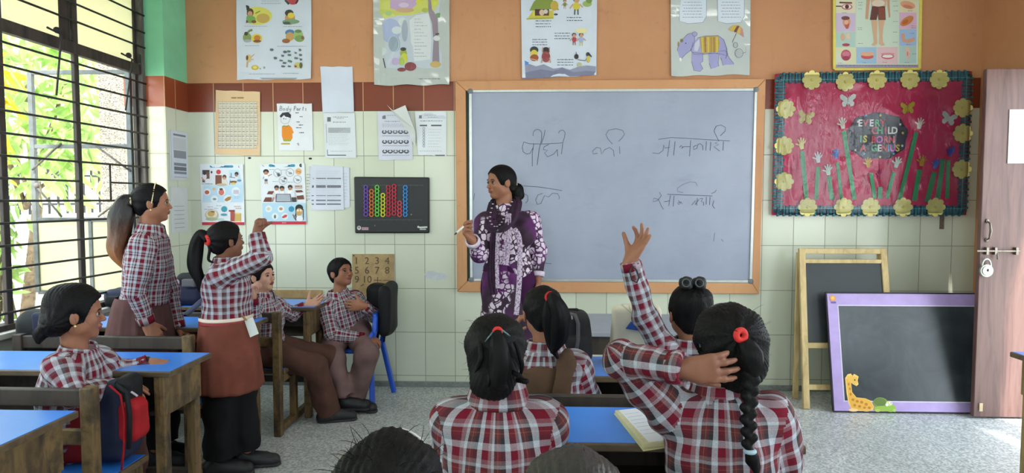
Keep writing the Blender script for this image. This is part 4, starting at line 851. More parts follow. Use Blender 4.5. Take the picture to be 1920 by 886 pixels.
ph_(790, 185, 32, 26, (34, 32, 34)); ph_(790, 202, 22, 20, (176, 120, 84)); ph_(790, 248, 26, 30, (232, 232, 236)); A.rect(HX(774), HY(268), HX(808), HY(292), (70, 90, 120)); A.line([(HX(782), HY(292)), (HX(780), HY(322))], 1.4, (176, 120, 84)); A.line([(HX(800), HY(292)), (HX(802), HY(322))], 1.4, (176, 120, 84)); A.line([(HX(812), HY(235)), (HX(856), HY(215))], 1.4, (176, 120, 84)); A.line([(HX(768), HY(240)), (HX(758), HY(268))], 1.4, (176, 120, 84))
for x, y in ((918, 200), (1055, 196), (978, 285), (1138, 272)): A.ring(HX(x), HY(y), 7.4, 7.4, .8, (150, 154, 166)); ph_(x + 6, y + 8, 20, 12, (150, 160, 170)); A.line([(HX(x - 26), HY(y - 14)), (HX(x + 24), HY(y + 16))], .8, (110, 114, 124))
ph_(930, 222, 16, 16, (80, 80, 90)); ph_(1000, 262, 14, 12, (90, 90, 100)); ph_(1150, 185, 34, 34, (226, 170, 110)); A.line([(HX(1125), HY(170)), (HX(1180), HY(200))], 1, (180, 110, 60)); A.line([(HX(1125), HY(195)), (HX(1180), HY(178))], 1, (180, 110, 60))
for x0, x1, y in ((830, 880, 160), (960, 1020, 165), (865, 935, 292), (1030, 1090, 300)): A.words(HX(x0), HX(x1), HY(y), 1.2, (130, 160, 170), x0)
for pts in (((760, 520), (785, 470), (855, 470), (850, 520)), ((800, 435), (820, 402), (880, 402), (872, 438)), ((1112, 395), (1185, 390), (1205, 412), (1130, 418)), ((1130, 455), (1205, 445), (1215, 492), (1140, 495))): A.poly([(HX(x), HY(y)) for x, y in pts], (112, 62, 46))
A.rect(HX(1108), HY(335), HX(1190), HY(375), (196, 176, 166)); A.words(HX(1115), HX(1185), HY(345), 2, (150, 90, 80), 5)
for x, y in ((908, 372), (968, 378), (1058, 368)): ph_(x, y + 44, 30, 26, (232, 232, 236)); ph_(x, y - 12, 26, 24, (28, 26, 28)); ph_(x, y + 6, 19, 18, (176, 120, 84))
ph_(1090, 440, 24, 40, (220, 222, 228)); A.poly([(HX(x), HY(y)) for x, y in ((905, 432), (1062, 432), (1075, 522), (898, 522))], (70, 72, 80)); A.poly([(HX(x), HY(y)) for x, y in ((912, 438), (1056, 438), (1066, 515), (908, 515))], (166, 172, 182)); A.poly([(HX(x), HY(y)) for x, y in ((1075, 470), (1130, 470), (1128, 522), (1082, 522))], (66, 60, 64)); ph_(880, 455, 18, 40, (214, 206, 206)); A.line([(HX(858), HY(520)), (HX(880), HY(470))], 2.4, (170, 120, 110))
A.rect(HX(752), HY(532), HX(1232), HY(740), (176, 208, 226))
for x, y in ((822, 598), (958, 600), (892, 680), (1000, 680)): ph_(x, y, 38, 38, (220, 228, 230))
ph_(820, 598, 22, 18, (206, 200, 180)); ph_(958, 598, 20, 16, (180, 140, 100)); A.poly([(HX(x), HY(y)) for x, y in ((965, 690), (1000, 662), (1030, 664), (1020, 690), (985, 702))], (186, 70, 66)); ph_(892, 684, 12, 22, (90, 110, 96)); ph_(1074, 600, 32, 32, (50, 140, 176)); ph_(1160, 590, 44, 42, (26, 24, 26)); A.rect(HX(1118), HY(600), HX(1130), HY(725), (36, 34, 36)); A.rect(HX(1200), HY(600), HX(1210), HY(720), (36, 34, 36)); ph_(1160, 632, 36, 42, (196, 150, 90)); ph_(1145, 615, 14, 14, (226, 216, 190)); ph_(1178, 615, 14, 14, (226, 216, 190)); ph_(1165, 705, 38, 32, (232, 232, 236)); A.line([(HX(1090), HY(660)), (HX(1120), HY(720))], 2, (120, 90, 80)); A.line([(HX(1120), HY(655)), (HX(1100), HY(700))], 1.6, (120, 90, 80))
A.rect(HX(785), HY(736), HX(1236), HY(770), (196, 40, 60)); A.words(HX(970), HX(1025), HY(748), 2, (230, 150, 150), 1); A.build(t_)
# papers on the pillar's side face
for z_px, lab, sd in (((244, 338), 'printed sheets taped on the side of the window pillar', 21), ((350, 434), 'white sheet on the window pillar just behind the head of the tall girl', 22)):
    p0 = Wx(312, z_px[0], PX); p1 = Wx(344, z_px[1], PX); y0, y1 = PY + .03, PY + .25
    t_ = thing('paper', lab, 'paper', (PX, PY + .14, (p0[2] + p1[2]) / 2), 'papers on the pillar')
    m = MB(); m.box((PX + .001, y0, p1[2]), (PX + .003, y1, p0[2])); m.build('sheet', mat('paper_white', (208, 211, 210)), t_, loc=(PX, PY + .14, p0[2]))
    if sd == 21:
        m = MB(); m.box((PX + .004, y0 + .02, p1[2] + .02), (PX + .006, y1 + .015, p0[2] + .008)); m.build('sheet', mat('paper_bluish', (206, 212, 226), .6, .03), t_, loc=(PX, PY + .14, p0[2]))
        m = MB(); H_ = p0[2] - p1[2]
        for f0, f1, c in ((.04, .08, (120, 122, 130)), (.12, .36, (196, 198, 206)), (.38, .54, (140, 142, 150)), (.64, .70, (130, 132, 140)), (.72, .80, (110, 112, 120)), (.82, .87, (130, 132, 140)), (.93, .94, (150, 152, 160))):
            m.box((PX + .0062, y0 + .05, p0[2] - f1*H_), (PX + .0068, y1 - .01, p0[2] - f0*H_), 0, c)
        m.build('print', print_mat(0), t_, loc=(PX, PY + .14, p0[2]), colors=True)
    else:
        m = MB()
        for k in range(6): m.box((PX + .0032, y0 + .04, p1[2] + .03 + k*.03), (PX + .0036, y1 - .05, p1[2] + .034 + k*.03), 0, (150, 154, 166))
        m.build('print', print_mat(0), t_, loc=(PX, PY + .14, p0[2]), colors=True)

# ------------------------------------------------------------------ bead board
ab = thing('bead_board', 'black wall board with columns of coloured bead rings', 'abacus', tuple(W(735, 385, YW)))
AL = tuple(W(735, 385, YW)); AY = YW - .022
q = [W(663, 331, AY), W(805, 332, AY), W(805, 437, AY), W(665, 437, AY)]
M_blk = mat('board_black', (24, 25, 27), .45, .2, 8)
m = MB(); m.add([(p[0], AY, p[2]) for p in q] + [(p[0], YW - .002, p[2]) for p in q], [(3, 2, 1, 0), (4, 5, 6, 7)] + [(j, (j+1) % 4, 4+(j+1) % 4, 4+j) for j in range(4)]); m.build('board', M_blk, ab, loc=AL, bevel=.01)
kx = lambda x: 655 + x * 160 / 1134; ky = lambda y: 320 + y * 125 / 886
for x, y0, n, c in ((221, 218, 8, (112, 70, 176)), (295, 272, 7, (206, 110, 40)), (369, 218, 8, (96, 196, 66)), (446, 325, 6, (206, 206, 50)), (520, 218, 8, (186, 40, 60)), (595, 205, 8, (196, 40, 66)), (669, 428, 4, (206, 66, 84)), (744, 222, 8, (56, 140, 214))):
    mt = mat('bead_%d_%d_%d' % c, c, .35, .08)
    for k in range(n):
        p = W(kx(x), ky(y0 + k*51.5), AY - .006); m = MB(); R_, r_ = .0135, .0045; vs = []; fs = []
        for i in range(14):
            a = 2*PI*i/14
            for j in range(6):
                b = 2*PI*j/6; vs.append((p[0] + (R_ + r_*math.cos(b))*math.cos(a), p[1] + r_*1.2*math.sin(b), p[2] + (R_ + r_*math.cos(b))*math.sin(a)))
        for i in range(14):
            for j in range(6): fs.append((i*6+j, i*6+(j+1) % 6, ((i+1) % 14)*6+(j+1) % 6, ((i+1) % 14)*6+j))
        m.add(vs, fs); m.build('bead_ring', mt, ab, loc=tuple(p), smooth=True)
A = Art(AY - .0006)
for x0, x1, y in ((170, 980, 190), (140, 960, 650)):
    A.line([(kx(x0), ky(y)), (kx(x1), ky(y))], .5, (96, 98, 100))
    for k in range(11): A.line([(kx(x0 + k*(x1-x0)/10), ky(y)), (kx(x0 + k*(x1-x0)/10), ky(y + 12))], .7, (90, 92, 96))
A.ell(kx(130), ky(758), 3.8, 4.0, (196, 190, 190)); A.ell(kx(130), ky(752), 1.6, 1.8, (100, 96, 96)); A.rect(kx(165), ky(750), kx(255), ky(786), (186, 150, 160)); A.words(kx(172), kx(250), ky(764), 1.4, (120, 80, 96), 1); A.ell(kx(918), ky(745), 2.0, 2.2, (206, 206, 206)); A.line([(kx(930), ky(752)), (kx(1036), ky(746))], 2.8, (216, 216, 214)); A.rect(kx(936), ky(765), kx(1020), ky(784), (190, 190, 188)); A.words(kx(942), kx(1016), ky(772), .9, (90, 90, 90), 1); A.ell(kx(824), ky(580), 1.2, 1.2, (140, 142, 140)); A.ell(kx(340), ky(726), 1, 1.4, (110, 112, 110))
A.build(ab, 0, 'markings')

# ------------------------------------------------------------------ wooden number board
def text_mesh(name, body, size, loc, M, parent, ext=.001, font_scale=(1, 1), bold=0.0):
    cu = bpy.data.curves.new(name, 'FONT'); cu.body = body; cu.size = size; cu.extrude = ext; cu.align_x = 'CENTER'; cu.align_y = 'CENTER'; cu.resolution_u = 3; cu.offset = bold
    o = bpy.data.objects.new(name, cu); col.objects.link(o)
    dg = bpy.context.evaluated_depsgraph_get(); me = bpy.data.meshes.new_from_object(o.evaluated_get(dg)); bpy.data.objects.remove(o); bpy.data.curves.remove(cu)
    me.transform(Matrix.Rotation(PI/2, 4, 'X') @ Matrix.Diagonal((font_scale[0], font_scale[1], 1, 1))); me.materials.clear(); me.materials.append(M)
    o = bpy.data.objects.new(name, me); col.objects.link(o); o.location = loc
    put(o, parent); return o
nb = thing('number_board', 'square brown board with carved numbers 1 to 10, behind the boy on the chair', 'sign', tuple(W(700, 514, YW)))
NL = tuple(W(700, 514, YW)); NY = YW - .012
M_mdf = wood('hardboard_tan', (170, 142, 98), (150, 122, 82), .6, (1, 1, 1))
q = [W(660, 476, NY), W(738, 476, NY), W(738, 553, NY), W(660, 554, NY)]
m = MB(); m.add([(p[0], NY, p[2]) for p in q] + [(p[0], YW - .001, p[2]) for p in q], [(3, 2, 1, 0), (4, 5, 6, 7)] + [(j, (j+1) % 4, 4+(j+1) % 4, 4+j) for j in range(4)]); m.build('board', M_mdf, nb, loc=NL, bevel=.002)
M_carve = mat('carved_line', (92, 76, 54), .7, .1)
for ch, x, y in (('1', 668, 489), ('2', 688, 489), ('3', 707, 489), ('4', 726, 489), ('5', 669, 507), ('6', 688, 507), ('7', 707, 507), ('8', 726, 507), ('9', 669, 524), ('10', 688, 524)):
    text_mesh('numeral', ch, .072, tuple(W(x, y, NY - .0012)), M_carve, nb)
for pts in (([(701, 525), (715, 525)], [(708, 519), (708, 531)], [(719, 525), (731, 525)], [(714, 538), (728, 538)], [(714, 543), (728, 543)], [(676, 536), (682, 532)], [(692, 541), (704, 541)])):
    m = MB(); a, b = W(*pts[0], NY - .001), W(*pts[1], NY - .001); m.bar(a, b, .005, .002, up=(0, 1, 0)); m.build('sign_stroke', M_carve, nb, loc=NL)
for x, y in ((663, 479), (734, 549)):
    p = W(x, y, NY - .002); m = MB(); m.ball(p, .005, 8, 6); m.build('nail', M_bar, nb, loc=tuple(p))
lb = thing('board_strip', 'tan wooden strip on the wall just above the blue desk at the back', 'board', tuple(W(560, 550, YW)))
a, b = W(500, 543, YW - .012), W(604, 559, YW - .012)
m = MB(); m.box((a[0], YW - .012, b[2]), (b[0], YW - .001, a[2])); m.build('board', M_mdf, lb, loc=tuple(W(560, 550, YW)), bevel=.002)
# a scrap of foil stuck on the tiles, hooks and pins
A2 = thing('sticker', 'torn silvery sticker remnant on the cream tiles left of the whiteboard', 'sticker', tuple(W(818, 516, YW)))
m = MB(); pts = [W(x, y, YW - .002) for x, y in ((796, 513), (802, 508), (812, 507), (822, 511), (834, 512), (840, 517), (834, 522), (822, 525), (810, 524), (798, 520))]
m.add([(p[0], YW - .002, p[2]) for p in pts] + [(p[0], YW - .0005, p[2]) for p in pts], [tuple(range(10))[::-1]] + [(i, (i+1) % 10, 10+(i+1) % 10, 10+i) for i in range(10)]); m.build('scrap', mat('foil_scrap', (196, 200, 206), .4, .1, 20, .4, 50), A2, loc=tuple(W(818, 516, YW)))
for x, y, lab in ((468, 296, 'dark wall plug in the tile joint below the peach number chart'), (582, 297, 'dark wall plug in the tile joint right of the Body Parts sheet')):
    p = W(x, y, YW); t_ = tag(None or (lambda mm: (mm.ball(p + v3(0, -.002, 0), (.012, .006, .007), 10, 6), mm.build('wall_plug', M_bar, None, loc=tuple(p), smooth=True))[1])(MB()), lab, 'plug', 'wall plugs')
bkt = thing('bracket', 'small grey metal strip hanging below the right end of the noticeboard', 'bracket', tuple(W(1766, 416, YW)))
a, b = W(1763, 400, YW - .006), W(1770, 429, YW - .006); m = MB(); m.box((a[0], YW - .006, b[2]), (b[0], YW - .001, a[2])); m.build('strip', M_steel, bkt, loc=tuple(a))

# ------------------------------------------------------------------ the noticeboard of paper hands
nbd = thing('noticeboard', 'crimson noticeboard with paper hands and yellow flowers under clear plastic', 'noticeboard', tuple(W(1635, 268, YW)))
NBL = tuple(W(1635, 268, YW)); Y0 = YW - .040
Q = [W(1455, 138, Y0), W(1823, 133, Y0), W(1812, 403, Y0), W(1449, 403, Y0)]
def slab(q, ya, yb, name, M, parent, L, bevel=0.0):
    m = MB(); m.add([(p[0], ya, p[2]) for p in q] + [(p[0], yb, p[2]) for p in q], [(3, 2, 1, 0), (4, 5, 6, 7)] + [(j, (j+1) % 4, 4+(j+1) % 4, 4+j) for j in range(4)]); return m.build(name, M, parent, loc=L, bevel=bevel)
M_crim = mat('felt_crimson', (204, 44, 92), .8, .12, 4, .15, 30)
slab(Q, Y0, YW - .012, 'board', M_crim, nbd, NBL, .004)
M_teal = mat('crepe_teal', (46, 116, 132), .7, .25, 40, .5, 60); M_gold = mat('card_yellow', (232, 218, 132), .6, .06, 20)
bl = lambda a, b, t: a + (b - a) * t
ruff = [(0, 1, 13), (1, 2, 8), (2, 3, 13), (3, 0, 8)]
for (i, j, n) in ruff:
    a, b = Q[i], Q[j]; d = unit(b - a); L = np.linalg.norm(b - a); inn = unit(np.cross(d, v3(0, 1, 0))); c = sum(Q) / 4
    if np.dot(c - a, inn) < 0: inn = -inn
    m = MB(); k = int(L / .022); wv_ = .064
    for q in range(k + 1):
        p = a + d * (.03 + (L - .06) * q / k) + inn * (.031)
        h = .010 + .006 * (q % 2); w2 = wv_ * (.50 + .12 * (q % 2))
        tt = .008 if q % 2 else .0095
        vs = [p - inn*w2 - d*tt, p - inn*w2 + d*tt, p + inn*w2 + d*tt, p + inn*w2 - d*tt]; up = v3(0, -h, 0)
        m.add([(v[0], Y0 - .001, v[2]) for v in vs] + [(v[0], Y0 - h, v[2]) for v in [vs[0]*.8 + p*.2, vs[1]*.8 + p*.2, vs[2]*.8 + p*.2, vs[3]*.8 + p*.2]], [(3, 2, 1, 0), (4, 5, 6, 7), (0, 1, 5, 4), (1, 2, 6, 5), (2, 3, 7, 6), (3, 0, 4, 7)])
    m.build('border_ruffle', M_teal, nbd, loc=NBL)
    m = MB(); m.bar(tuple(a + d*.03 + inn*.046 + v3(0, -.018, 0)), tuple(b - d*.03 + inn*.046 + v3(0, -.018, 0)), .003, .002); m.build('border_thread', mat('thread_aqua', (120, 190, 196), .6), nbd, loc=NBL)
def flower(x, y, r=.066, petals=8, M=None):
    p = W(x, y, Y0 - .020); m = MB(); n = petals * 8; vs = []
    for yy in (-.0, .0025):
        for i in range(n):
            a = 2*PI*i/n; rr = r * (.80 + .20*abs(math.cos(a*petals/2))**.6); vs.append((p[0] + rr*math.cos(a), Y0 - .020 + yy - .004*abs(math.cos(a*petals/2)), p[2] + rr*math.sin(a)))
    m.add(vs, [tuple(range(n)), tuple(range(n, 2*n))[::-1]] + [(i, n+i, n+(i+1) % n, (i+1) % n) for i in range(n)])
    o = m.build('paper_flower', M_gold, nbd, loc=tuple(p)); m = MB(); m.ball((p[0], Y0 - .023, p[2]), (.010, .004, .010), 10, 6); m.build('flower_centre', mat('card_pale_yellow', (226, 206, 110), .6), o, loc=tuple(p))
for x, y in ((1522, 150), (1585, 153), (1644, 150), (1706, 149), (1761, 149), (1473, 204), (1470, 273), (1470, 340), (1514, 388), (1582, 388), (1632, 388), (1693, 388), (1754, 388), (1805, 202), (1805, 250), (1803, 317)): flower(x, y)
def paper_hand(x, y, s, ang, M, name='paper_hand'):
    """cut-out hand: palm and five spread fingers, x,y = middle of the palm in pixels"""
    c = W(x, y, Y0 - .008); R_ = s * .0033; m = MB(); ca, sa = math.cos(ang), math.sin(ang)
    tr = lambda P: [(c[0] + (px*ca + py*sa)*R_, c[2] + (-px*sa + py*ca)*R_) for px, py in P]
    m.prism(tr([(-.30, -.62), (-.42, -.1), (-.40, .35), (-.15, .52), (.2, .50), (.42, .30), (.40, -.15), (.32, -.62)]), Y0 - .0090, Y0 - .006)
    for k, (fa, L, w) in enumerate(((-64, .98, .13), (-22, 1.30, .115), (1, 1.42, .115), (23, 1.32, .11), (46, 1.05, .105))):
        a = math.radians(90 - fa); ux, uy = math.cos(a), math.sin(a); nx, ny = -uy, ux; P = [(ux*.2 + nx*w, uy*.2 + ny*w), (ux*.2 - nx*w, uy*.2 - ny*w)]
        P += [(ux*L - nx*w*math.cos(t) + ux*w*math.sin(t), uy*L - ny*w*math.cos(t) + uy*w*math.sin(t)) for t in (0.1, .8, 1.57, 2.3, 3.0)]
        m.prism(tr(P), Y0 - .0091 - k*.0001, Y0 - .006)
    return m.build(name, M, nbd, loc=tuple(c))
Mh = {k: mat('card_' + k, c, .65, .05, 15) for k, c in (('cream', (226, 212, 200)), ('pale_yellow', (230, 200, 120)), ('white', (222, 218, 228)), ('mint', (206, 222, 210)), ('blue', (44, 106, 196)), ('deep_blue', (48, 76, 190)), ('amber', (226, 176, 66)), ('gold', (196, 148, 44)), ('magenta', (190, 34, 100)))}
M_stem = mat('card_green', (52, 150, 98), .6, .1, 12)
stems = [(1504, 283, 1512, 373, 8), (1534, 312, 1530, 374, 7), (1554, 330, 1560, 374, 8), (1570, 304, 1578, 374, 6), (1582, 245, 1602, 374, 8), (1633, 324, 1640, 372, 7), (1650, 350, 1650, 372, 8), (1676, 322, 1663, 371, 7), (1718, 248, 1686, 376, 8), (1724, 318, 1714, 376, 9), (1752, 322, 1738, 378, 9), (1768, 298, 1758, 372, 8), (1778, 300, 1776, 371, 7)]
for x0, y0, x1, y1, w in stems:
    a, b = W(x0, y0, Y0 - .004), W(x1, y1, Y0 - .004); m = MB(); m.bar((a[0], Y0 - .004, a[2]), (b[0], Y0 - .004, b[2]), .003, w*.0037, up=(1, 0, 0)); m.build('paper_arm', M_stem, nbd, loc=tuple(a))
for x, y, s, a, k in ((1580, 235, 11, -.15, 'cream'), (1503, 273, 11.5, -.15, 'pale_yellow'), (1534, 299, 11, -.1, 'white'), (1553, 322, 11, -.15, 'mint'), (1568, 291, 10, -.12, 'blue'), (1628, 308, 10, -.12, 'amber'), (1650, 328, 8, 0, 'magenta'), (1681, 308, 11, .25, 'mint'), (1724, 235, 11, .18, 'cream'), (1728, 305, 11, .15, 'gold'), (1754, 310, 10, .3, 'blue'), (1782, 286, 10.5, .3, 'deep_blue')): paper_hand(x, y, s, a, Mh[k])
def butterfly(x, y, s, ang, M):
    c = W(x, y, Y0 - .008); m = MB(); pts = []
    half = [(0, .25), (.25, .55), (.7, .85), (.95, .7), (.9, .3), (.55, .02), (.75, -.25), (.65, -.62), (.35, -.7), (.1, -.3)]
    full = half + [(-px, py) for px, py in half[::-1]]
    ca, sa = math.cos(ang), math.sin(ang)
    m.prism([(c[0] + (px*ca + py*sa)*s, c[2] + (-px*sa + py*ca)*s) for px, py in full][::-1], Y0 - .009, Y0 - .006)
    o = m.build('paper_butterfly', M, nbd, loc=tuple(c)); b = MB(); b.tube([(c[0] - .3*s*sa*0, Y0 - .011, c[2] - .55*s), (c[0], Y0 - .012, c[2] + .35*s)], .004, 6)
    for q in (-1, 1): b.tube([(c[0], Y0 - .011, c[2] + .35*s), (c[0] + q*.2*s, Y0 - .011, c[2] + .75*s)], .0012, 4)
    b.build('butterfly_body', M, o, loc=tuple(c))
Mbw = mat('card_silver', (196, 200, 196), .4, .08); Mby = mat('card_glitter_gold', (186, 160, 40), .4, .25, 90)
for x, y, s, a, M in ((1511, 221, .058, .15, Mby), (1590, 189, .056, -.05, Mbw), (1702, 203, .052, -.08, Mby), (1779, 223, .056, .25, Mbw)): butterfly(x, y, s, a, M)
# dark cloud with the motto
c = W(1645, 255, Y0 - .006); m = MB(); pts = []
for i in range(48):
    a = 2*PI*i/48; rr = 1 + .035*math.sin(9*a); pts.append((c[0] + .202*rr*math.copysign(abs(math.cos(a))**.85, math.cos(a)), c[2] + .158*rr*math.copysign(abs(math.sin(a))**.9, math.sin(a))))
m.prism(pts[::-1], Y0 - .007, Y0 - .003); m.build('motto_cloud', mat('card_midnight', (30, 32, 54), .6, .1), nbd, loc=tuple(c))
LC = {'w': (226, 226, 222), 'r': (206, 60, 80), 'y': (222, 206, 80), 'g': (60, 170, 110), 'b': (90, 170, 220), 'p': (206, 90, 190), 'o': (226, 150, 60)}
for row, cols_, xs, y in (('EVERY', 'wrwgr', (1613, 1623, 1634, 1645, 1655), 231), ('CHILD', 'rgrww', (1640, 1650, 1660, 1668, 1677), 245), ('IS', 'gy', (1614, 1622), 261), ('BORN', 'rprr', (1638, 1649, 1661, 1672), 262), ('A', 'r', (1618,), 278), ('GENIUS', 'gwrbpy', (1639, 1649, 1658, 1666, 1674, 1683), 278)):
    for ch, k, x in zip(row, cols_, xs): text_mesh('motto_letter', ch, .058, tuple(W(x, y, Y0 - .010)), mat('letter_' + k, LC[k], .5, .05), nbd, .0012, (1.0, 1.12), .0016)
for x, y, k in ((1651, 216, 'y'), (1693, 249, 'y'), (1650, 294, 'y'), (1609, 228, 'w'), (1688, 233, 'w'), (1621, 288, 'b'), (1692, 273, 'w'), (1604, 281, 'w'), (1624, 216, 'b'), (1676, 288, 'b')):
    p = W(x, y, Y0 - .010); m = MB(); m.prism([(p[0] + (.011 if i % 2 == 0 else .005)*math.sin(PI*i/5), p[2] + (.011 if i % 2 == 0 else .005)*math.cos(PI*i/5)) for i in range(10)], Y0 - .0095, Y0 - .0075); m.build('paper_star', mat('letter_' + k, LC[k]), nbd, loc=tuple(p))
# clear wrinkled plastic over it all
M_film = bpy.data.materials.new('clear_film'); t = NT(M_film)
g = t.new('ShaderNodeBsdfGlossy'); g.inputs['Roughness'].default_value = .08; tr = t.new('ShaderNodeBsdfTransparent'); ms = t.new('ShaderNodeMixShader')
fz = t.new('ShaderNodeFresnel'); fz.inputs[0].default_value = 1.45
t.link(t.math('ADD', t.math('MULTIPLY', fz.outputs[0], 1.0), .012), ms.inputs[0]); t.link(tr.outputs[0], ms.inputs[1]); t.link(g.outputs[0], ms.inputs[2]); t.link(ms.outputs[0], t.n['Material Output'].inputs[0])
n = t.noise(t.coord('Object', (3, 1, 1), (0, .5, 0)), 5, 4, .6, dist=1.4); b = t.new('ShaderNodeBump'); b.inputs['Strength'].default_value = .2; b.inputs['Distance'].default_value = .03
t.link(n, b.inputs['Height']); t.link(b.outputs[0], g.inputs['Normal']); t.link(b.outputs[0], fz.inputs['Normal'])
nx_, nz_ = 56, 42; rs = np.random.default_rng(5); creases = [(rs.uniform(.05, .95), rs.uniform(0, .9), rs.uniform(-1.2, 1.2), rs.uniform(.10, .4), rs.uniform(.012, .03)) for _ in range(34)]
m = MB(); vs = []
for j in range(nz_ + 1):
    for i in range(nx_ + 1):
        u, v = i/nx_, j/nz_; p = bl(bl(Q[0], Q[1], u), bl(Q[3], Q[2], u), v)
        h = 0
        for (cu, cv, an, ln, hh) in creases:
            du, dv = (u-cu)*1.35, v-cv; al = du*math.sin(an) + dv*math.cos(an); ac = du*math.cos(an) - dv*math.sin(an)
            if 0 < al < ln: h += hh * math.exp(-(ac/.016)**2) * math.sin(PI*al/ln)
        e = min(u, 1-u, v, 1-v); vs.append((p[0], Y0 - .030 - h*.6 + (.024 if e == 0 else 0), p[2]))
m.add(vs, [(j*(nx_+1)+i, (j+1)*(nx_+1)+i, (j+1)*(nx_+1)+i+1, j*(nx_+1)+i+1) for j in range(nz_) for i in range(nx_)])
m.build('plastic_cover', M_film, nbd, loc=NBL, smooth=True)

# ------------------------------------------------------------------ slates leaning at the right
M_slate = bpy.data.materials.new('slate_dusty'); t = NT(M_slate); co = t.coord('Object'); n1 = t.noise(co, 4, 6, .65, dist=1.0)
t.base(t.ramp(n1, [(.35, rgba((40, 46, 50))), (.6, rgba((58, 64, 68))), (.8, rgba((78, 84, 88)))])); t.b.inputs['Roughness'].default_value = .33
t.bump(t.noise(co, 20, 4), .06, .004)
M_pine = wood('pine_pale', (206, 180, 128), (176, 148, 98), .6, (1, 1, .3))
ez = thing('easel', 'pale pine easel chalkboard standing against the wall behind the purple slate', 'easel', (2.04, 4.45, 0))
EL_ = (2.04, 4.45, 0)
def epl(x, z): return v3(x, 4.35 + .235 * z, z)          # leaning front plane of the easel
ZT_ = 1.03
for x0, x1 in ((1.745, 1.785), (2.31, 2.325)):
    m = MB(); m.bar(epl(x0, 0), epl(x1, ZT_), .042, .026, up=(0, 1, 0)); m.build('leg', M_pine, ez, loc=EL_, bevel=.004)
    m = MB(); m.bar((x1 - .022, 4.585, 0.0), epl(x1 - .004, ZT_ - .03) + v3(0, .035, 0), .036, .024, up=(0, 1, 0)); m.build('rear_leg', M_pine, ez, loc=EL_, bevel=.004)
for z, w, nm in ((1.012, .034, 'top_rail'), (.945, .026, 'rail'), (.398, .036, 'rail'), (.135, .034, 'rail')):
    f = z / ZT_; m = MB(); m.bar(epl(1.745 + .04*f, z), epl(2.31 + .015*f, z), .022, w, up=(0, 0, 1)); m.build(nm, M_pine, ez, loc=EL_, bevel=.003)
m = MB(); a, b, c, d = epl(1.782, .945), epl(2.32, .945), epl(2.313, .398), epl(1.77, .398)
m.add([tuple(p + v3(0, -.002, 0)) for p in (a, b, c, d)] + [tuple(p + v3(0, .006, 0)) for p in (a, b, c, d)], [(3, 2, 1, 0), (4, 5, 6, 7)] + [(j, (j+1) % 4, 4+(j+1) % 4, 4+j) for j in range(4)]); m.build('chalkboard', mat('chalkboard_black', (40, 44, 46), .5, .15, 4), ez, loc=EL_)
sl = thing('slate', 'large chalkboard with a lilac border and a giraffe and tortoise picture, leaning beside the door', 'chalkboard', (2.36, 4.3, 0))
SL_ = (2.36, 4.3, 0); sx0, sx1, sH = 1.885, 2.985, .765
def spl(x, h, o=0.0):                                     # leaning plane of the slate; h along its height
    s_, c_ = .235, .972; return v3(x + .012*h, 4.275 + s_*h - o*c_, .006 + c_*h - o*s_*-1*-1*.0 - 0)
def squad(x0, h0, x1, h1, o0, o1, name, M, bev=0.0, parent=None):
    m = MB(); q = [(x0, h0), (x1, h0), (x1, h1), (x0, h1)]
    m.add([tuple(spl(x, h, o1)) for x, h in q] + [tuple(spl(x, h, o0)) for x, h in q], [(0, 1, 2, 3), (7, 6, 5, 4)] + [(j, 4+j, 4+(j+1) % 4, (j+1) % 4) for j in range(4)]); return m.build(name, M, parent or sl, loc=SL_, bevel=bev)
squad(sx0, 0, sx1, sH, -.018, 0, 'backing', mat('edge_dark_purple', (46, 38, 58), .6, .2), .003)
squad(sx0 + .05, .05, sx1 - .05, sH - .05, 0, .0012, 'chalkboard', M_slate)
M_lil = mat('border_lilac', (176, 152, 206), .5, .1, 10)
for r in ((sx0 + .008, .008, sx1 - .008, .068), (sx0 + .008, sH - .085, sx1 - .008, sH - .008), (sx0 + .008, .068, sx0 + .075, sH - .085), (sx1 - .075, .068, sx1 - .008, sH - .085)): squad(*r, .0006, .0028, 'border', M_lil)
squad(sx0 + .068, .066, sx1 - .07, .072, .0022, .0034, 'border_line', mat('border_line_white', (214, 206, 222), .5)); squad(sx0 + .07, .066, sx0 + .076, sH - .083, .0022, .0034, 'border_line', mat('border_line_white', (214, 206, 222))); squad(sx0 + .07, sH - .088, sx1 - .07, sH - .082, .0022, .0034, 'border_line', mat('border_line_white', (214, 206, 222)))
AM = MB(); lv = [0]
def sp(pts, c):
    lv[0] += 1; AM.add([tuple(spl(sx0 + (x - 25) * .00291/2.70*.935, sH - (y - 30) * .00275/2.70*.95, .0034 + lv[0]*.00008)) for x, y in pts], [tuple(range(len(pts)))[::-1]], 0, c)
def se(x, y, rx, ry, c, n=16): sp([(x + rx*math.cos(2*PI*i/n), y + ry*math.sin(2*PI*i/n)) for i in range(n)], c)
GI = (226, 170, 60)
sp(((112, 600), (130, 575), (150, 570), (160, 585), (170, 572), (185, 580), (198, 590), (190, 615), (194, 640), (180, 652), (160, 640), (148, 630), (150, 690), (175, 725), (230, 730), (262, 745), (280, 780), (272, 805), (200, 812), (140, 805), (122, 760), (115, 700)), (236, 196, 110))
sp(((118, 605), (148, 600), (146, 640), (148, 690), (172, 728), (230, 732), (262, 750), (276, 785), (255, 805), (180, 806), (138, 790), (125, 740)), GI); sp(((125, 590), (160, 585), (190, 595), (186, 640), (176, 648), (150, 625), (130, 620)), (232, 180, 76))
for x, y, rx, ry in ((132, 640, 6, 9), (138, 670, 6, 9), (140, 705, 7, 10), (152, 740, 9, 9), (178, 750, 10, 9), (205, 755, 10, 10), (232, 768, 10, 10), (190, 782, 10, 9), (160, 775, 9, 9), (250, 790, 9, 8), (220, 790, 9, 7)): se(x, y, rx, ry, (190, 122, 40), 10)
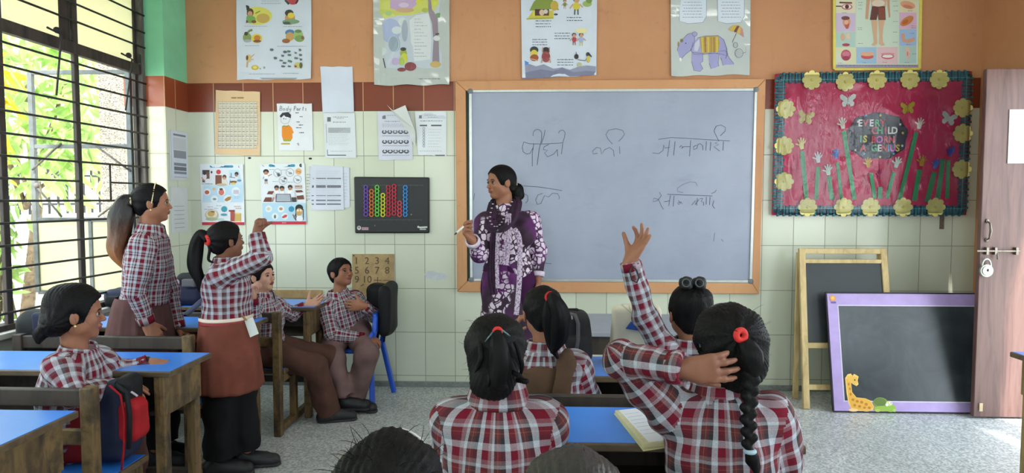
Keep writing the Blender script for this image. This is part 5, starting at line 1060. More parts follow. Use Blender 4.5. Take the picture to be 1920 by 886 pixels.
se(172, 612, 4, 6, (40, 30, 30), 8); se(182, 640, 8, 6, (240, 200, 120), 10); se(150, 806, 30, 10, (240, 200, 140)); se(230, 806, 26, 9, (226, 176, 90))
AM.build('giraffe_picture', print_mat(0), sl, loc=SL_, colors=True); AM = MB()
se(322, 758, 48, 36, (120, 140, 60)); se(318, 752, 38, 26, (96, 120, 52)); se(330, 795, 56, 18, (150, 176, 70)); se(380, 790, 34, 26, (140, 180, 64)); se(376, 760, 20, 16, (206, 210, 150)); se(384, 756, 8, 9, (240, 240, 240), 10); se(386, 757, 3, 4, (30, 30, 30), 8); se(404, 805, 10, 10, (170, 196, 90)); se(300, 806, 18, 10, (176, 190, 90)); se(360, 770, 9, 9, (240, 240, 240), 10)
AM.build('tortoise_picture', print_mat(0), sl, loc=SL_, colors=True); AM = MB()
sp(((48, 58), (62, 48), (82, 56), (86, 84), (52, 88)), (226, 150, 60)); se(67, 68, 10, 10, (236, 190, 110)); sp(((54, 92), (86, 92), (86, 104), (54, 104)), (110, 90, 150))
AM.build('corner_emblem', print_mat(0), sl, loc=SL_, colors=True)
# ================================================================== figures: smooth-union bodies meshed as one continuous surface
def smin(a, b, k):
    h = np.clip(0.5 + 0.5 * (b - a) / k, 0, 1)
    return b + (a - b) * h - k * h * (1 - h)

class SDF:
    def __init__(s): s.p = []
    def cone(s, a, b, ra, rb, k=0.02, op='u', flat=None, capa=False, capb=False):
        a = v3(*a); b = v3(*b); r = max(ra, rb)
        s.p.append(('cone', np.minimum(a, b) - r, np.maximum(a, b) + r, k, op, (a, b, ra, rb, flat, capa, capb))); return s
    def ell(s, c, r, R=None, k=0.02, op='u'):
        c = v3(*c); r = v3(*r); R = np.eye(3) if R is None else np.asarray(R)     # rows of R are the ellipsoid's axes
        ext = np.sqrt(((R.T * r) ** 2).sum(1))
        s.p.append(('ell', c - ext, c + ext, k, op, (c, r, R))); return s
    def cut(s, p, n, k=0.006):
        """remove everything on the side n points to"""
        s.p.append(('cut', None, None, k, 'cut', (v3(*p), unit(n)))); return s
    def fn(s, f, lo, hi, k=0.01, op='u'):
        s.p.append(('fn', v3(*lo), v3(*hi), k, op, f)); return s
    def mesh(s, res, post=None):
        lo = np.min([q[1] for q in s.p if q[4] == 'u'], axis=0) - 0.02; hi = np.max([q[2] for q in s.p if q[4] == 'u'], axis=0) + 0.02
        n = np.ceil((hi - lo) / res).astype(int) + 2
        D = np.full(n, 0.5, np.float32)
        ax = [lo[i] + res * np.arange(n[i]) for i in range(3)]
        for kind, l, h, k, op, a in s.p:
            if l is None: i0 = np.zeros(3, int); i1 = n
            else:
                pad = k + 3 * res
                i0 = np.clip(np.floor((l - pad - lo) / res).astype(int), 0, n); i1 = np.clip(np.ceil((h + pad - lo) / res).astype(int) + 1, 0, n)
            if np.any(i1 <= i0): continue
            sl = tuple(slice(i0[i], i1[i]) for i in range(3))
            X = ax[0][sl[0]][:, None, None]; Y = ax[1][sl[1]][None, :, None]; Z = ax[2][sl[2]][None, None, :]
            if kind == 'cone':
                A, B, ra, rb, flat, ca, cb = a
                px, py, pz = X - A[0], Y - A[1], Z - A[2]; ba = B - A; L2 = max(np.dot(ba, ba), 1e-10)
                t = (px * ba[0] + py * ba[1] + pz * ba[2]) / L2
                tc = np.clip(t, 0, 1)
                qx, qy, qz = px - tc * ba[0], py - tc * ba[1], pz - tc * ba[2]
                if flat is not None:
                    fa, fs = flat; c = (qx * fa[0] + qy * fa[1] + qz * fa[2]) * (fs - 1)
                    qx = qx + c * fa[0]; qy = qy + c * fa[1]; qz = qz + c * fa[2]
                d = np.sqrt(qx * qx + qy * qy + qz * qz) - (ra + tc * (rb - ra))
                if flat is not None: d = d / math.sqrt(flat[1])
                L = math.sqrt(L2)
                if cb: d = np.maximum(d, (t - 1) * L)
                if ca: d = np.maximum(d, -t * L)
            elif kind == 'ell':
                c, r, R = a
                px, py, pz = X - c[0], Y - c[1], Z - c[2]
                u = [(px * R[i][0] + py * R[i][1] + pz * R[i][2]) / r[i] for i in range(3)]
                k0 = np.sqrt(u[0]**2 + u[1]**2 + u[2]**2) + 1e-9
                k1 = np.sqrt((u[0]/r[0])**2 + (u[1]/r[1])**2 + (u[2]/r[2])**2) + 1e-9
                d = k0 * (k0 - 1) / k1
            elif kind == 'cut':
                c, nn = a
                d = -((X - c[0]) * nn[0] + (Y - c[1]) * nn[1] + (Z - c[2]) * nn[2])
            else:
                d = a(X, Y, Z)
            if op == 'u': D[sl] = smin(D[sl], d, k)
            else: D[sl] = -smin(-D[sl], d, k)      # subtract ('s') or keep the side d>0 ('cut')
        V, F = nets(D)
        V = V * res + lo
        if post is not None and len(V): V = post(V, vnormals(V, F))
        return V, F

def nets(D):
    neg = D < 0
    c = [neg[i:neg.shape[0]-1+i, j:neg.shape[1]-1+j, k:neg.shape[2]-1+k] for i in (0,1) for j in (0,1) for k in (0,1)]
    any_ = c[0] | c[1] | c[2] | c[3] | c[4] | c[5] | c[6] | c[7]; all_ = c[0] & c[1] & c[2] & c[3] & c[4] & c[5] & c[6] & c[7]
    act = any_ & ~all_
    idx = np.argwhere(act)
    if not len(idx): return np.zeros((0, 3)), np.zeros((0, 4), int)
    num = np.full(act.shape, -1, np.int32); num[act] = np.arange(len(idx))
    off = np.array([(i, j, k) for i in (0,1) for j in (0,1) for k in (0,1)])
    val = np.stack([D[idx[:,0]+o[0], idx[:,1]+o[1], idx[:,2]+o[2]] for o in off], 1)
    acc = np.zeros((len(idx), 3)); cnt = np.zeros(len(idx))
    for a in range(8):
        for b in range(a + 1, 8):
            if np.abs(off[a] - off[b]).sum() != 1: continue
            m = (val[:, a] < 0) != (val[:, b] < 0)
            t = val[m, a] / (val[m, a] - val[m, b])
            acc[m] += off[a] + (off[b] - off[a]) * t[:, None]; cnt[m] += 1
    V = idx + acc / cnt[:, None]
    F = []
    for axn in range(3):
        u, w = [(1, 2), (2, 0), (0, 1)][axn]
        s0 = [slice(1, None)] * 3; s1 = [slice(1, None)] * 3
        s0[axn] = slice(0, D.shape[axn] - 1); s1[axn] = slice(1, D.shape[axn])
        a = neg[tuple(s0)]; b = neg[tuple(s1)]
        e = np.argwhere(a != b)
        if not len(e): continue
        st = a[e[:,0], e[:,1], e[:,2]]
        g = e.copy(); g[:, u] += 1; g[:, w] += 1       # grid point index of the edge start
        ok = (g[:, u] < D.shape[u] - 1) & (g[:, w] < D.shape[w] - 1)
        g = g[ok]; st = st[ok]
        def cell(du, dw):
            q = g.copy(); q[:, u] += du; q[:, w] += dw
            return num[q[:,0], q[:,1], q[:,2]]
        q = np.stack([cell(-1,-1), cell(0,-1), cell(0,0), cell(-1,0)], 1)
        q[~st] = q[~st][:, ::-1]
        F.append(q[(q >= 0).all(1)])
    return V, np.concatenate(F)

def vnormals(V, F):
    n = np.cross(V[F[:,2]] - V[F[:,0]], V[F[:,3]] - V[F[:,1]])
    N = np.zeros_like(V)
    for i in range(4): np.add.at(N, F[:, i], n)
    return N / (np.linalg.norm(N, axis=1, keepdims=True) + 1e-12)

def np_mesh(name, V, F, mats, parent=None, base=(0, 0, 0), mi=None, uv=None):
    me = bpy.data.meshes.new(name)
    V = np.asarray(V, float) - v3(*base)
    nf = len(F); w = F.shape[1]
    me.vertices.add(len(V)); me.vertices.foreach_set('co', V.astype(np.float32).ravel())
    me.loops.add(nf * w); me.loops.foreach_set('vertex_index', F.astype(np.int32).ravel())
    me.polygons.add(nf); me.polygons.foreach_set('loop_start', np.arange(nf, dtype=np.int32) * w)
    try: me.polygons.foreach_set('loop_total', np.full(nf, w, np.int32))
    except Exception: pass
    for m in (mats if isinstance(mats, (list, tuple)) else [mats]): me.materials.append(m)
    if mi is not None: me.polygons.foreach_set('material_index', np.asarray(mi, np.int32))
    me.polygons.foreach_set('use_smooth', np.ones(nf, bool))
    me.update(calc_edges=True)
    if uv is not None:
        l = me.uv_layers.new(name='UVMap'); l.data.foreach_set('uv', uv.astype(np.float32).ravel())
    o = bpy.data.objects.new(name, me); col.objects.link(o)
    o.location = base
    if parent is not None: put(o, parent)
    return o

def waves(seed, n=10, lo=14, hi=60, stretch=(1, 1, 1)):
    """a smooth wrinkle field: summed sines in random directions"""
    r = np.random.default_rng(seed); ks = []
    for _ in range(n):
        d = unit(r.normal(size=3)) * v3(*stretch); ks.append((d * r.uniform(lo, hi), r.uniform(0, 2*PI), r.uniform(0.4, 1)))
    tot = sum(k[2] for k in ks)
    def f(V):
        w = V + 0.02 * np.sin(V[:, [1, 2, 0]] * 23 + seed)
        return sum(a * np.sin(w @ k + p) for k, p, a in ks) / tot * 2.2
    return f

# ------------------------------------------------------------------ cloth materials
def plaid(name, period, stops, roughness=0.85, gain=1.0):
    """woven check: the same stripe sequence across and along, read from the cloth's own UVs (metres)"""
    m = bpy.data.materials.new(name); t = NT(m)
    uvn = t.new('ShaderNodeUVMap'); uvn.uv_map = 'UVMap'
    sp = t.new('ShaderNodeSeparateXYZ'); t.link(uvn.outputs[0], sp.inputs[0])
    cols = []
    for ax in ('X', 'Y'):
        f = t.math('FRACT', t.math('DIVIDE', sp.outputs[ax], period))
        cols.append(t.ramp(f, [(p, rgba(c)) for p, c in stops], 'CONSTANT'))
    mx = t.mix(0.40, cols[0], cols[1])
    fine = t.noise(t.coord('Object'), 420, 2)
    mx = t.mix(0.22, mx, t.ramp(fine, [(0.3, (0.02, 0.02, 0.02, 1)), (0.7, (0.9, 0.9, 0.9, 1))]), 'OVERLAY')
    t.base(mx); t.b.inputs['Roughness'].default_value = roughness
    t.b.inputs['Specular IOR Level'].default_value = 0.2
    t.bump(t.noise(t.coord('Object'), 55, 4), 0.25, 0.006)
    MATS[name] = m; return m
MAR = (108, 18, 38); MAR2 = (92, 46, 46); GRY = (58, 56, 60); WHT = (172, 175, 183); PNK = (140, 108, 114)
plaid_big = plaid('plaid_wide_check', 0.089, [(0, MAR), (0.24, WHT), (0.42, (46, 45, 50)), (0.56, MAR2), (0.66, (140, 84, 76)), (0.68, MAR2), (0.79, WHT), (0.88, PNK)])
plaid_mid = plaid('plaid_middle_check', 0.074, [(0, MAR), (0.27, WHT), (0.46, (84, 80, 86)), (0.58, MAR2), (0.72, WHT), (0.93, PNK)])
plaid_small = plaid('plaid_small_check', 0.058, [(0, MAR), (0.30, WHT), (0.48, (80, 76, 82)), (0.58, WHT), (0.66, MAR2), (0.80, WHT)])

def cloth(name, c, rough=0.9, var=0.18, bscale=45):
    return mat(name, c, rough, var, 9, 0.35, bscale, spec=0.2)
M_hair = None
def make_hair():
    m = bpy.data.materials.new('hair_black'); t = NT(m)
    co = t.coord('Object', (1, 1, 0.35))
    g = t.noise(co, 160, 3, 0.7, dist=0.4)
    t.base(t.ramp(g, [(0.3, rgba((8, 7, 8))), (0.7, rgba((20, 17, 17)))]))
    t.b.inputs['Roughness'].default_value = 0.55; t.b.inputs['Specular IOR Level'].default_value = 0.14
    t.bump(g, 0.5, 0.003); return m
M_hair = make_hair()
def make_hair_tip():
    """ponytail that turns brown towards its ends (dyed tips)"""
    m = bpy.data.materials.new('hair_brown_tips'); t = NT(m)
    tc = t.new('ShaderNodeTexCoord'); sp = t.new('ShaderNodeSeparateXYZ'); t.link(tc.outputs['Generated'], sp.inputs[0])
    g = t.noise(t.coord('Object', (1, 1, 0.3)), 90, 3, 0.7)
    z = t.math('ADD', sp.outputs['Z'], t.math('MULTIPLY', t.math('SUBTRACT', g, 0.5), 0.5))
    t.base(t.ramp(z, [(0.10, rgba((150, 92, 42))), (0.45, rgba((96, 58, 34))), (0.72, rgba((24, 19, 19)))]))
    t.b.inputs['Roughness'].default_value = 0.45; t.bump(g, 0.7, 0.004); return m
M_hair_tip = make_hair_tip()
def skin(name, c):
    m = bpy.data.materials.new(name); t = NT(m)
    f = t.noise(t.coord('Object'), 26, 4)
    t.base(t.ramp(f, [(0.3, tuple(x * 0.9 for x in s2l(c)) + (1,)), (0.7, tuple(x * 1.08 for x in s2l(c)) + (1,))]))
    t.b.inputs['Roughness'].default_value = 0.5; t.b.inputs['Specular IOR Level'].default_value = 0.35
    t.b.inputs['Subsurface Weight'].default_value = 0.06; t.b.inputs['Subsurface Radius'].default_value = (0.01, 0.004, 0.002)
    return m
M_skin = skin('skin_brown', (150, 100, 76)); M_skin_l = skin('skin_light_brown', (196, 148, 126)); M_skin_d = skin('skin_deep_brown', (128, 82, 62))
M_lip = mat('lips', (132, 66, 62), 0.45, 0.05); M_lip_l = mat('lips_painted', (170, 60, 66), 0.4, 0.05)
M_sclera = mat('eye_white', (186, 178, 172), 0.35, 0.03); M_iris = mat('eye_iris', (38, 22, 16), 0.2, 0.1); M_brow = mat('brow_hair', (22, 17, 16), 0.8, 0.2)
M_sole = mat('shoe_sole', (46, 46, 48), 0.8, 0.2); M_shoe = mat('shoe_black', (26, 27, 30), 0.55, 0.35, 16, 0.2)
M_red = mat('red_cloth_tie', (196, 36, 32), 0.7, 0.15, bump=0.5, bscale=90)

class Head:
    """a head frame: c centre (half-way chin to crown), f where the face points, u up, H chin-to-crown height"""
    def __init__(s, c, f, u=(0, 0, 1), H=0.19):
        s.c = v3(*c); s.f = unit(f); u = v3(*u); s.l = unit(np.cross(u, s.f)); s.u = np.cross(s.f, s.l); s.H = H
        s.R = np.array([s.f, s.l, s.u])
    def at(s, f, l, u): return s.c + s.H * (f * s.f + l * s.l + u * s.u)
    def loc(s, V): return ((V - s.c) @ s.R.T) / s.H      # rows (f,l,u) in head heights

def head_sdf(S, h):
    H = h.H; R = h.R
    e = lambda c, r, k=.05, op='u': S.ell(h.at(*c), v3(*r) * H, R, k * H, op)
    e((-.06, 0, .13), (.43, .35, .37))
    e((.12, 0, -.17), (.235, .265, .30), .10)
    e((.24, 0, -.40), (.10, .11, .085), .10)                    # chin
    for s_ in (1, -1): e((-.0, .22*s_, -.22), (.13, .07, .12), .12)     # jaw corner
    e((.315, 0, .075), (.06, .22, .05), .07)                    # brow
    for s_ in (1, -1): e((.22, .17*s_, -.10), (.12, .10, .11), .08)     # cheek
    for s_ in (1, -1): e((.385, .135*s_, -.002), (.075, .085, .05), .05, 's')  # eye socket
    S.cone(h.at(.335, 0, .03), h.at(.425, 0, -.125), .030*H, .046*H, .03*H)    # nose
    for s_ in (1, -1): e((.385, .05*s_, -.140), (.045, .035, .03), .02)
    e((.345, 0, -.235), (.055, .115, .045), .04)
    e((.372, 0, -.232), (.038, .095, .024), .012); e((.362, 0, -.285), (.038, .08, .028), .015)
    e((.405, 0, -.258), (.03, .085, .006), .008, 's')
    for s_ in (1, -1):                                          # ears
        Re = np.array([unit(h.f*1 - .35*s_*0*h.l), unit(h.l*s_ + .0*h.f), h.u])
        S.ell(h.at(-.05, .365*s_, -.03), v3(.085, .040, .135)*H, np.array([unit(h.f + .45*s_*h.l*-1), unit(h.l*s_ + .45*h.f), h.u]), .02*H)
        S.ell(h.at(-.01, .405*s_, -.01), v3(.045, .022, .07)*H, R, .02*H, 's')

def limb(S, a, b, c, r, k=.025):
    S.cone(a, b, r[0], r[1], k); S.cone(b, c, r[1]*.98, r[2], k)
    m = v3(*b) + (v3(*c) - v3(*b)) * .3
    S.cone(b, m, r[1], (r[1]*.62 + r[2]*.38) * 1.12, k)        # muscle of forearm / calf

def hand_sdf(S, w, f, n, left, L=.14, curl=(.3, .3, .3, .35, .4), spread=.5, thumb=(.5, .75, .3)):
    w = v3(*w); f = unit(f); n = unit(v3(*n) - np.dot(v3(*n), f) * f)
    t = np.cross(f, n) * (-1 if left else 1)
    k = .012
    offs = (.20, .07, -.07, -.19); lens = (.43, .47, .44, .35)
    S.cone(w - f*.10*L, w + f*.15*L, .15*L, .17*L, k, flat=(n, 1.25))
    for i in range(4):
        kn = w + f * (.50 - .03*abs(i-1)) * L + t * offs[i] * L
        S.cone(w + f*.10*L + t*offs[i]*.55*L, kn, .10*L, .075*L, k)
        d0 = unit(f + t * offs[i] * spread); p = kn; ang = 0
        for j, q in enumerate((.45, .31, .24)):
            ang += curl[i+1] * (1.0, 1.15, .8)[j]
            d = d0 * math.cos(ang) + n * math.sin(ang)
            p2 = p + d * lens[i] * q * L
            S.cone(p, p2, (.062 - .006*j)*L, (.057 - .007*j)*L, .004); p = p2
    b = w + f*.14*L + t*.13*L
    d1 = unit(f*thumb[0] + t*thumb[1] + n*thumb[2])
    S.cone(w + f*.08*L + t*.05*L, b + d1*.16*L, .11*L, .085*L, k)
    p = b + d1*.30*L; S.cone(b + d1*.1*L, p, .08*L, .065*L, .008)
    d2 = unit(d1 + f*.45*curl[0] + n*curl[0]*.8 - t*.35*curl[0])
    S.cone(p, p + d2*.26*L, .064*L, .052*L, .004)

def hair_cap(S, h, t=.035, front=.42, side=.6, drop=.0, line=-.12, up=.46):
    """hair over the skull, cut back from the face; t = thickness (head heights)"""
    H = h.H; R = h.R
    S.ell(h.at(-.065, 0, .135), v3(.43+t, .35+t, .37+t)*H, R, .05*H)
    S.ell(h.at(-.25, 0, -.10 - drop), v3(.24, .29, .25)*H, R, .08*H)
    S.ell(h.at(front, 0, line), v3(.335, side, up)*H, R, .03*H, 's')
    for s_ in (1, -1): S.ell(h.at(.02, .42*s_, -.07), v3(.11, .10, .15)*H, R, .03*H, 's')
    S.cut(h.at(-.1, 0, -.36), -h.u + .3*h.f, .04*H)

def strands(h, tie, n=58, amp=.0008):
    """fine ridges combed towards the tie point"""
    ax = unit(v3(*tie) - h.c)
    x = unit(np.cross(ax, h.u if abs(np.dot(ax, h.u)) < .9 else h.f)); y = np.cross(ax, x)
    def post(V, N):
        q = V - h.c; ph = np.arctan2(q @ y, q @ x)
        g = np.sin(ph*n + 2*np.sin(ph*7)) + .6*np.sin(ph*n*2.3 + 1.3) + 1.6*np.sin(ph*9+np.linalg.norm(q,axis=1)*40)
        return V + N * (amp * g)[:, None]
    return post

def tail_mesh(path, r, n=20, m=8, ridge=.12, seed=0, segs=40):
    """a hank of hair: a ridged tube along a smoothed path"""
    P = np.array([v3(*p) for p in path]); T = np.linspace(0, len(P)-1, segs)
    def cr(arr, t):
        i = min(int(t), len(arr)-2); u = t - i
        p0, p1, p2, p3 = arr[max(i-1,0)], arr[i], arr[i+1], arr[min(i+2,len(arr)-1)]
        return .5*((2*p1)+(-p0+p2)*u+(2*p0-5*p1+4*p2-p3)*u*u+(-p0+3*p1-3*p2+p3)*u**3)
    r = np.array(r, float); Q = np.array([cr(P, t) for t in T]); RR = np.array([max(.0015, cr(r[:, None], t)[0]) for t in T])
    vs = []; ref = None; rs = np.random.default_rng(seed); ph = rs.uniform(0, 6.28, 4)
    for i in range(segs):
        d = unit(Q[min(i+1,segs-1)] - Q[max(i-1,0)])
        if ref is None: ref = v3(0,1,0) if abs(d[1]) < .8 else v3(1,0,0)
        x = unit(np.cross(d, ref)); y = np.cross(x, d); ref = y
        for k in range(n):
            a = 2*PI*k/n; g = 1 + ridge*math.sin(a*m + ph[0] + i*.05) + ridge*.7*math.sin(a*3 + ph[1] + i*.13) + ridge*.5*math.sin(a*11+ph[2]+i*.4)
            vs.append(Q[i] + RR[i]*g*(x*math.cos(a)*1.1 + y*math.sin(a)*.9))
    F = [(i*n+k, i*n+(k+1)%n, (i+1)*n+(k+1)%n, (i+1)*n+k) for i in range(segs-1) for k in range(n)]
    return np.array(vs), np.array(F)[:, ::-1]

def lathe_skirt(cx_top, cx_bot, rt, rb, n=96, rows=26, pleats=14, depth=.10, seed=0, flare=1.4, side=(1, 0, 0), fwd=(0, 1, 0)):
    """a hanging skirt: elliptic rings from waist to hem with soft pleats, doubled to have thickness"""
    a = v3(*cx_top); b = v3(*cx_bot); s_ = unit(side); f_ = unit(fwd); rs = np.random.default_rng(seed)
    ph = rs.uniform(0, 6.28, 3); vs = []
    for shell in (0, 1):
        for i in range(rows + 1):
            t = i / rows if shell == 0 else 1 - i / rows
            c = a + (b - a) * t
            rr = [rt[q] + (rb[q] - rt[q]) * (t ** (1 / flare)) for q in (0, 1)]
            for k in range(n):
                an = 2*PI*k/n
                g = 1 + depth * t * (math.sin(an*pleats + ph[0]) * .6 + math.sin(an*pleats*.37 + ph[1] + t) * .6 + .4*math.sin(an*pleats*1.9 + ph[2])) - shell*.03
                vs.append(c + s_*rr[0]*g*math.cos(an) + f_*rr[1]*g*math.sin(an))
    R2 = 2*(rows+1)
    F = [(i*n+k, (i+1)*n+k, (i+1)*n+(k+1)%n, i*n+(k+1)%n) for i in range(R2-1) for k in range(n)]
    return np.array(vs), np.array(F)

def uv_limbs(V, F, bones, period):
    """cloth coordinates in metres: around and along the nearest bone (bones: (a,b,radius,v0))"""
    C = V[F].mean(1); best = None
    ds = []
    for a, b, r, v0 in bones:
        ba = b - a; t = np.clip(((C - a) @ ba) / (ba @ ba), -.15 if r > .09 else 0, 1.15 if r > .09 else 1)
        ds.append(np.linalg.norm(C - a - t[:, None]*ba, axis=1) - r)
    w = np.argmin(np.array(ds), 0)
    uv = np.zeros((len(F), F.shape[1], 2))
    for i, (a, b, r, v0) in enumerate(bones):
        m = w == i
        if not m.any(): continue
        d = unit(b - a); ref = v3(0, 1, 0) if abs(d[1]) < .8 else v3(0, 0, 1)
        x = unit(np.cross(d, ref)); y = np.cross(x, d)
        R = max(1, round(2*PI*r*1.05/period)) * period / (2*PI)
        Q = V[F[m]] - a
        an = np.arctan2(Q @ y, Q @ x)
        an = an[:, :1] + (an - an[:, :1] + PI) % (2*PI) - PI
        uv[m, :, 0] = an * R; uv[m, :, 1] = Q @ d + v0
    return uv.reshape(-1, 2)

RES = 0.0045
class Fig:
    """joints in world metres: pel, neck, head(Head), s/e/w and h/k/a/t for L and R"""
    def __init__(s, label, J, head, S=1.0, skin=None, res=RES, female=False, group=None):
        s.J = {k: v3(*v) for k, v in J.items()}; s.h = head; s.S = S; s.res = res; s.skin = skin or M_skin; s.label = label
        J = s.J; s.up = unit(J['neck'] - J['pel']); s.side = unit(J['sL'] - J['sR']); s.fwd = unit(np.cross(s.side, s.up)); s.side = np.cross(s.up, s.fwd)
        s.hands = {}; s.female = female; s.body = None
        s.base = v3(J['pel'][0], J['pel'][1], 0)
    def hand(s, q, f, n, **kw): s.hands[q] = (f, n, kw); return s
    def torso(s, S, g=0.0, k=.05, upto=1.0):
        J, z, u, R = s.J, s.S, s.up, np.array([s.side, s.fwd, s.up]); L = J['neck'] - J['pel']; H = np.linalg.norm(L)
        S.ell(J['pel'] + L*.04, v3(.122*z+g, .092*z+g, .11*z+g), R, k)
        S.ell(J['pel'] + L*.36 + s.fwd*.008, v3(.108*z+g, .082*z+g, .40*H+g), R, k)
        S.ell(J['pel'] + L*.62, v3(.128*z+g, .090*z+g, .335*H+g), R, k)
        if s.female:
            for q in (1, -1): S.ell(J['pel'] + L*.66 + s.fwd*.075*z + s.side*.062*z*q, v3(.055*z+g, .05*z+g, .06*z+g), R, .04)
        for q in 'LR': S.cone(J['neck'] - u*.060*z, J['s'+q], .046*z+g, .042*z+g, k*.7)
    def bodymesh(s):
        S = SDF(); J, z = s.J, s.S
        head_sdf(S, s.h)
        S.cone(s.h.at(-.10, 0, -.22), J['neck'] - s.up*.03, .042*z, .044*z, .022)
        s.torso(S)
        for q in 'LR':
            if 'e'+q in J: limb(S, J['s'+q], J['e'+q], J['w'+q], (.038*z, .030*z, .0205*z))
            if 'k'+q in J:
                limb(S, J['h'+q], J['k'+q], J['a'+q], (.066*z, .046*z, .030*z))
                d_ = v3(*(J['t'+q] - J['a'+q])[:2], 0); S.cone(J['a'+q] - v3(0, 0, .03*z), v3(J['a'+q][0], J['a'+q][1], max(.03, J['a'+q][2] - .055*z)) + unit(d_)*.10*z, .028*z, .022*z, .02)
            if q in s.hands:
                f, n, kw = s.hands[q]; hand_sdf(S, J['w'+q], f, n, q == 'L', **kw)
        V, F = S.mesh(s.res)
        lp = s.h.loc(V[F].mean(1)); mi = np.zeros(len(F), int)
        lips = (lp[:,0] > .335) & (np.abs(lp[:,1]) < .10 - .6*np.abs(lp[:,2]+.258)) & (lp[:,2] > -.312) & (lp[:,2] < -.205)
        mi[lips] = 1
        s.body = np_mesh('person', V, F, [s.skin, M_lip], None, s.base, mi)
        tag(s.body, s.label, 'person')
        return s.body
    def face(s, gaze=None, brow=True, lips=None):
        h = s.h; H = h.H; g = unit(h.f + (v3(*gaze) if gaze is not None else 0))
        for q in (1, -1):
            c = h.at(.316, .135*q, .0); m = MB(); n, k = 16, 12
            x = unit(np.cross(g, h.u)); y = np.cross(x, g); r = .058*H
            vs = []; fs = []; mi = []
            for i in range(k+1):
                th = PI*i/k
                for j in range(n): vs.append(c + r*(g*math.cos(th)*.9 + (x*math.cos(2*PI*j/n)*1.12 + y*math.sin(2*PI*j/n)*.62)*math.sin(th)))
            for i in range(k):
                for j in range(n): fs.append((i*n+j, (i+1)*n+j, (i+1)*n+(j+1)%n, i*n+(j+1)%n)); mi.append(1 if i < 4 else 0)
            m.v = [tuple(p) for p in vs]; m.f = fs; m.mi = mi; m.c = [(1,1,1)]*len(fs)
            m.build('eye', [M_sclera, M_iris], s.body, loc=c, smooth=True)
            l = MB(); l.tube([h.at(.352 - .03*abs(a-.4), (.135 + a*.085)*q, .032 - .025*a*a - .01*a) for a in (-1, -.5, 0, .5, 1)], [.004*H, .012*H, .014*H, .012*H, .006*H], 6)
            l.build('eyelid', M_brow, s.body, loc=c, smooth=True)
            if brow:
                b = MB(); b.tube([h.at(.368 - .035*(a+.6)**2*.5, (.135 + a*.105)*q, .095 - .03*a*a + .006*a) for a in (-.9, -.4, .1, .6, 1)], [.008*H, .016*H, .016*H, .012*H, .004*H], 6)
                b.build('eyebrow', M_brow, s.body, loc=c, smooth=True)
        return s
    def sleeves(s, S, g, which='LR', to=1.0, k=.03):
        J, z = s.J, s.S
        for q in which:
            if 'e'+q not in J: continue
            S.cone(J['s'+q], J['e'+q], .040*z+g, .034*z+g, k)
            e = J['e'+q]; w = e + (J['w'+q] - e)*to
            S.cone(e, w, .034*z+g, .0235*z+g*.75, .012, capb=True)
    def shirt(s, mats, period, g=.012, hem=0.0, to=.97, name='shirt', seed=1, amp=.006, hemcut=True, neckup=.0, which='LR', tuck=None, extra=None):
        S = SDF(); J, z = s.J, s.S
        s.torso(S, g)
        S.cone(J['neck'] - s.up*.06*z, J['neck'] + s.up*.03*z, .056*z+g, .050*z+g*.5, .03)
        if hem > 0: S.cone(J['pel'], J['pel'] - s.up*hem, .115*z+g, .125*z+g, .05, flat=(s.fwd, 1.3))
        if extra: extra(S)
        S.cut(J['neck'] + s.up*(.016*z + neckup), s.h.u*.3 + s.up - .25*s.fwd)
        if hemcut: S.cut(J['pel'] - s.up*hem, -s.up)
        s.sleeves(S, g, which, to)
        wv = waves(seed, 12, 16, 70); w2 = waves(seed+50, 8, 40, 120)
        V, F = S.mesh(s.res*1.15, lambda V, N: V + N*(amp*wv(V) + amp*.3*w2(V))[:, None])
        bones = [(J['pel'] - s.up*.1, J['neck'], .125*z, 0.0)]
        for q in which:
            if 'e'+q in J:
                l = np.linalg.norm(J['e'+q]-J['s'+q]); o = J['s'+q] + (J['e'+q]-J['s'+q])*.15
                bones += [(o, J['e'+q], .05*z, .02), (J['e'+q], J['w'+q], .045*z, .02 + l*.85)]
        return np_mesh(name, V, F, mats, s.body, s.base, uv=uv_limbs(V, F, bones, period))
    def collar(s, mats, r=.062, hgt=.026, flare=.016, open_front=True):
        """a folded shirt collar round the neck"""
        J, z = s.J, s.S; ax = unit(s.up + s.h.u*.4); c0 = J['neck'] + s.up*.012*z
        x = unit(s.fwd - np.dot(s.fwd, ax)*ax); y = np.cross(ax, x); n = 40; vs = []; uv = []
        prof = [(r*.96, -.012), (r*.90, hgt*.8), (r*.95, hgt), (r*1.02, hgt*.86), (r*1.02 + flare, -.020), (r*1.0 + flare, -.028), (r*.96, -.014)]
        g = .28 if open_front else 0.0
        for i in range(n+1):
            a = g + (2*PI - 2*g)*i/n
            pt = max(0, math.cos(a) - .55) * (.06 if open_front else 0)
            for (rr, zz) in prof:
                drop = pt if rr > r*1.0 + flare*.5 else 0
                vs.append(c0 + (x*math.cos(a)*.92 + y*math.sin(a)*1.08)*rr*z + ax*(zz*z - drop*z*.8 - pt*z*.25)); uv.append((a*r, zz))
        m = len(prof); F = [(i*m+j, (i+1)*m+j, (i+1)*m+j+1, i*m+j+1) for i in range(n) for j in range(m-1)]
        F = np.array(F); uva = np.array(uv)[F].reshape(-1, 2)
        return np_mesh('collar', np.array(vs), F, mats, s.body, s.base, uv=uva)
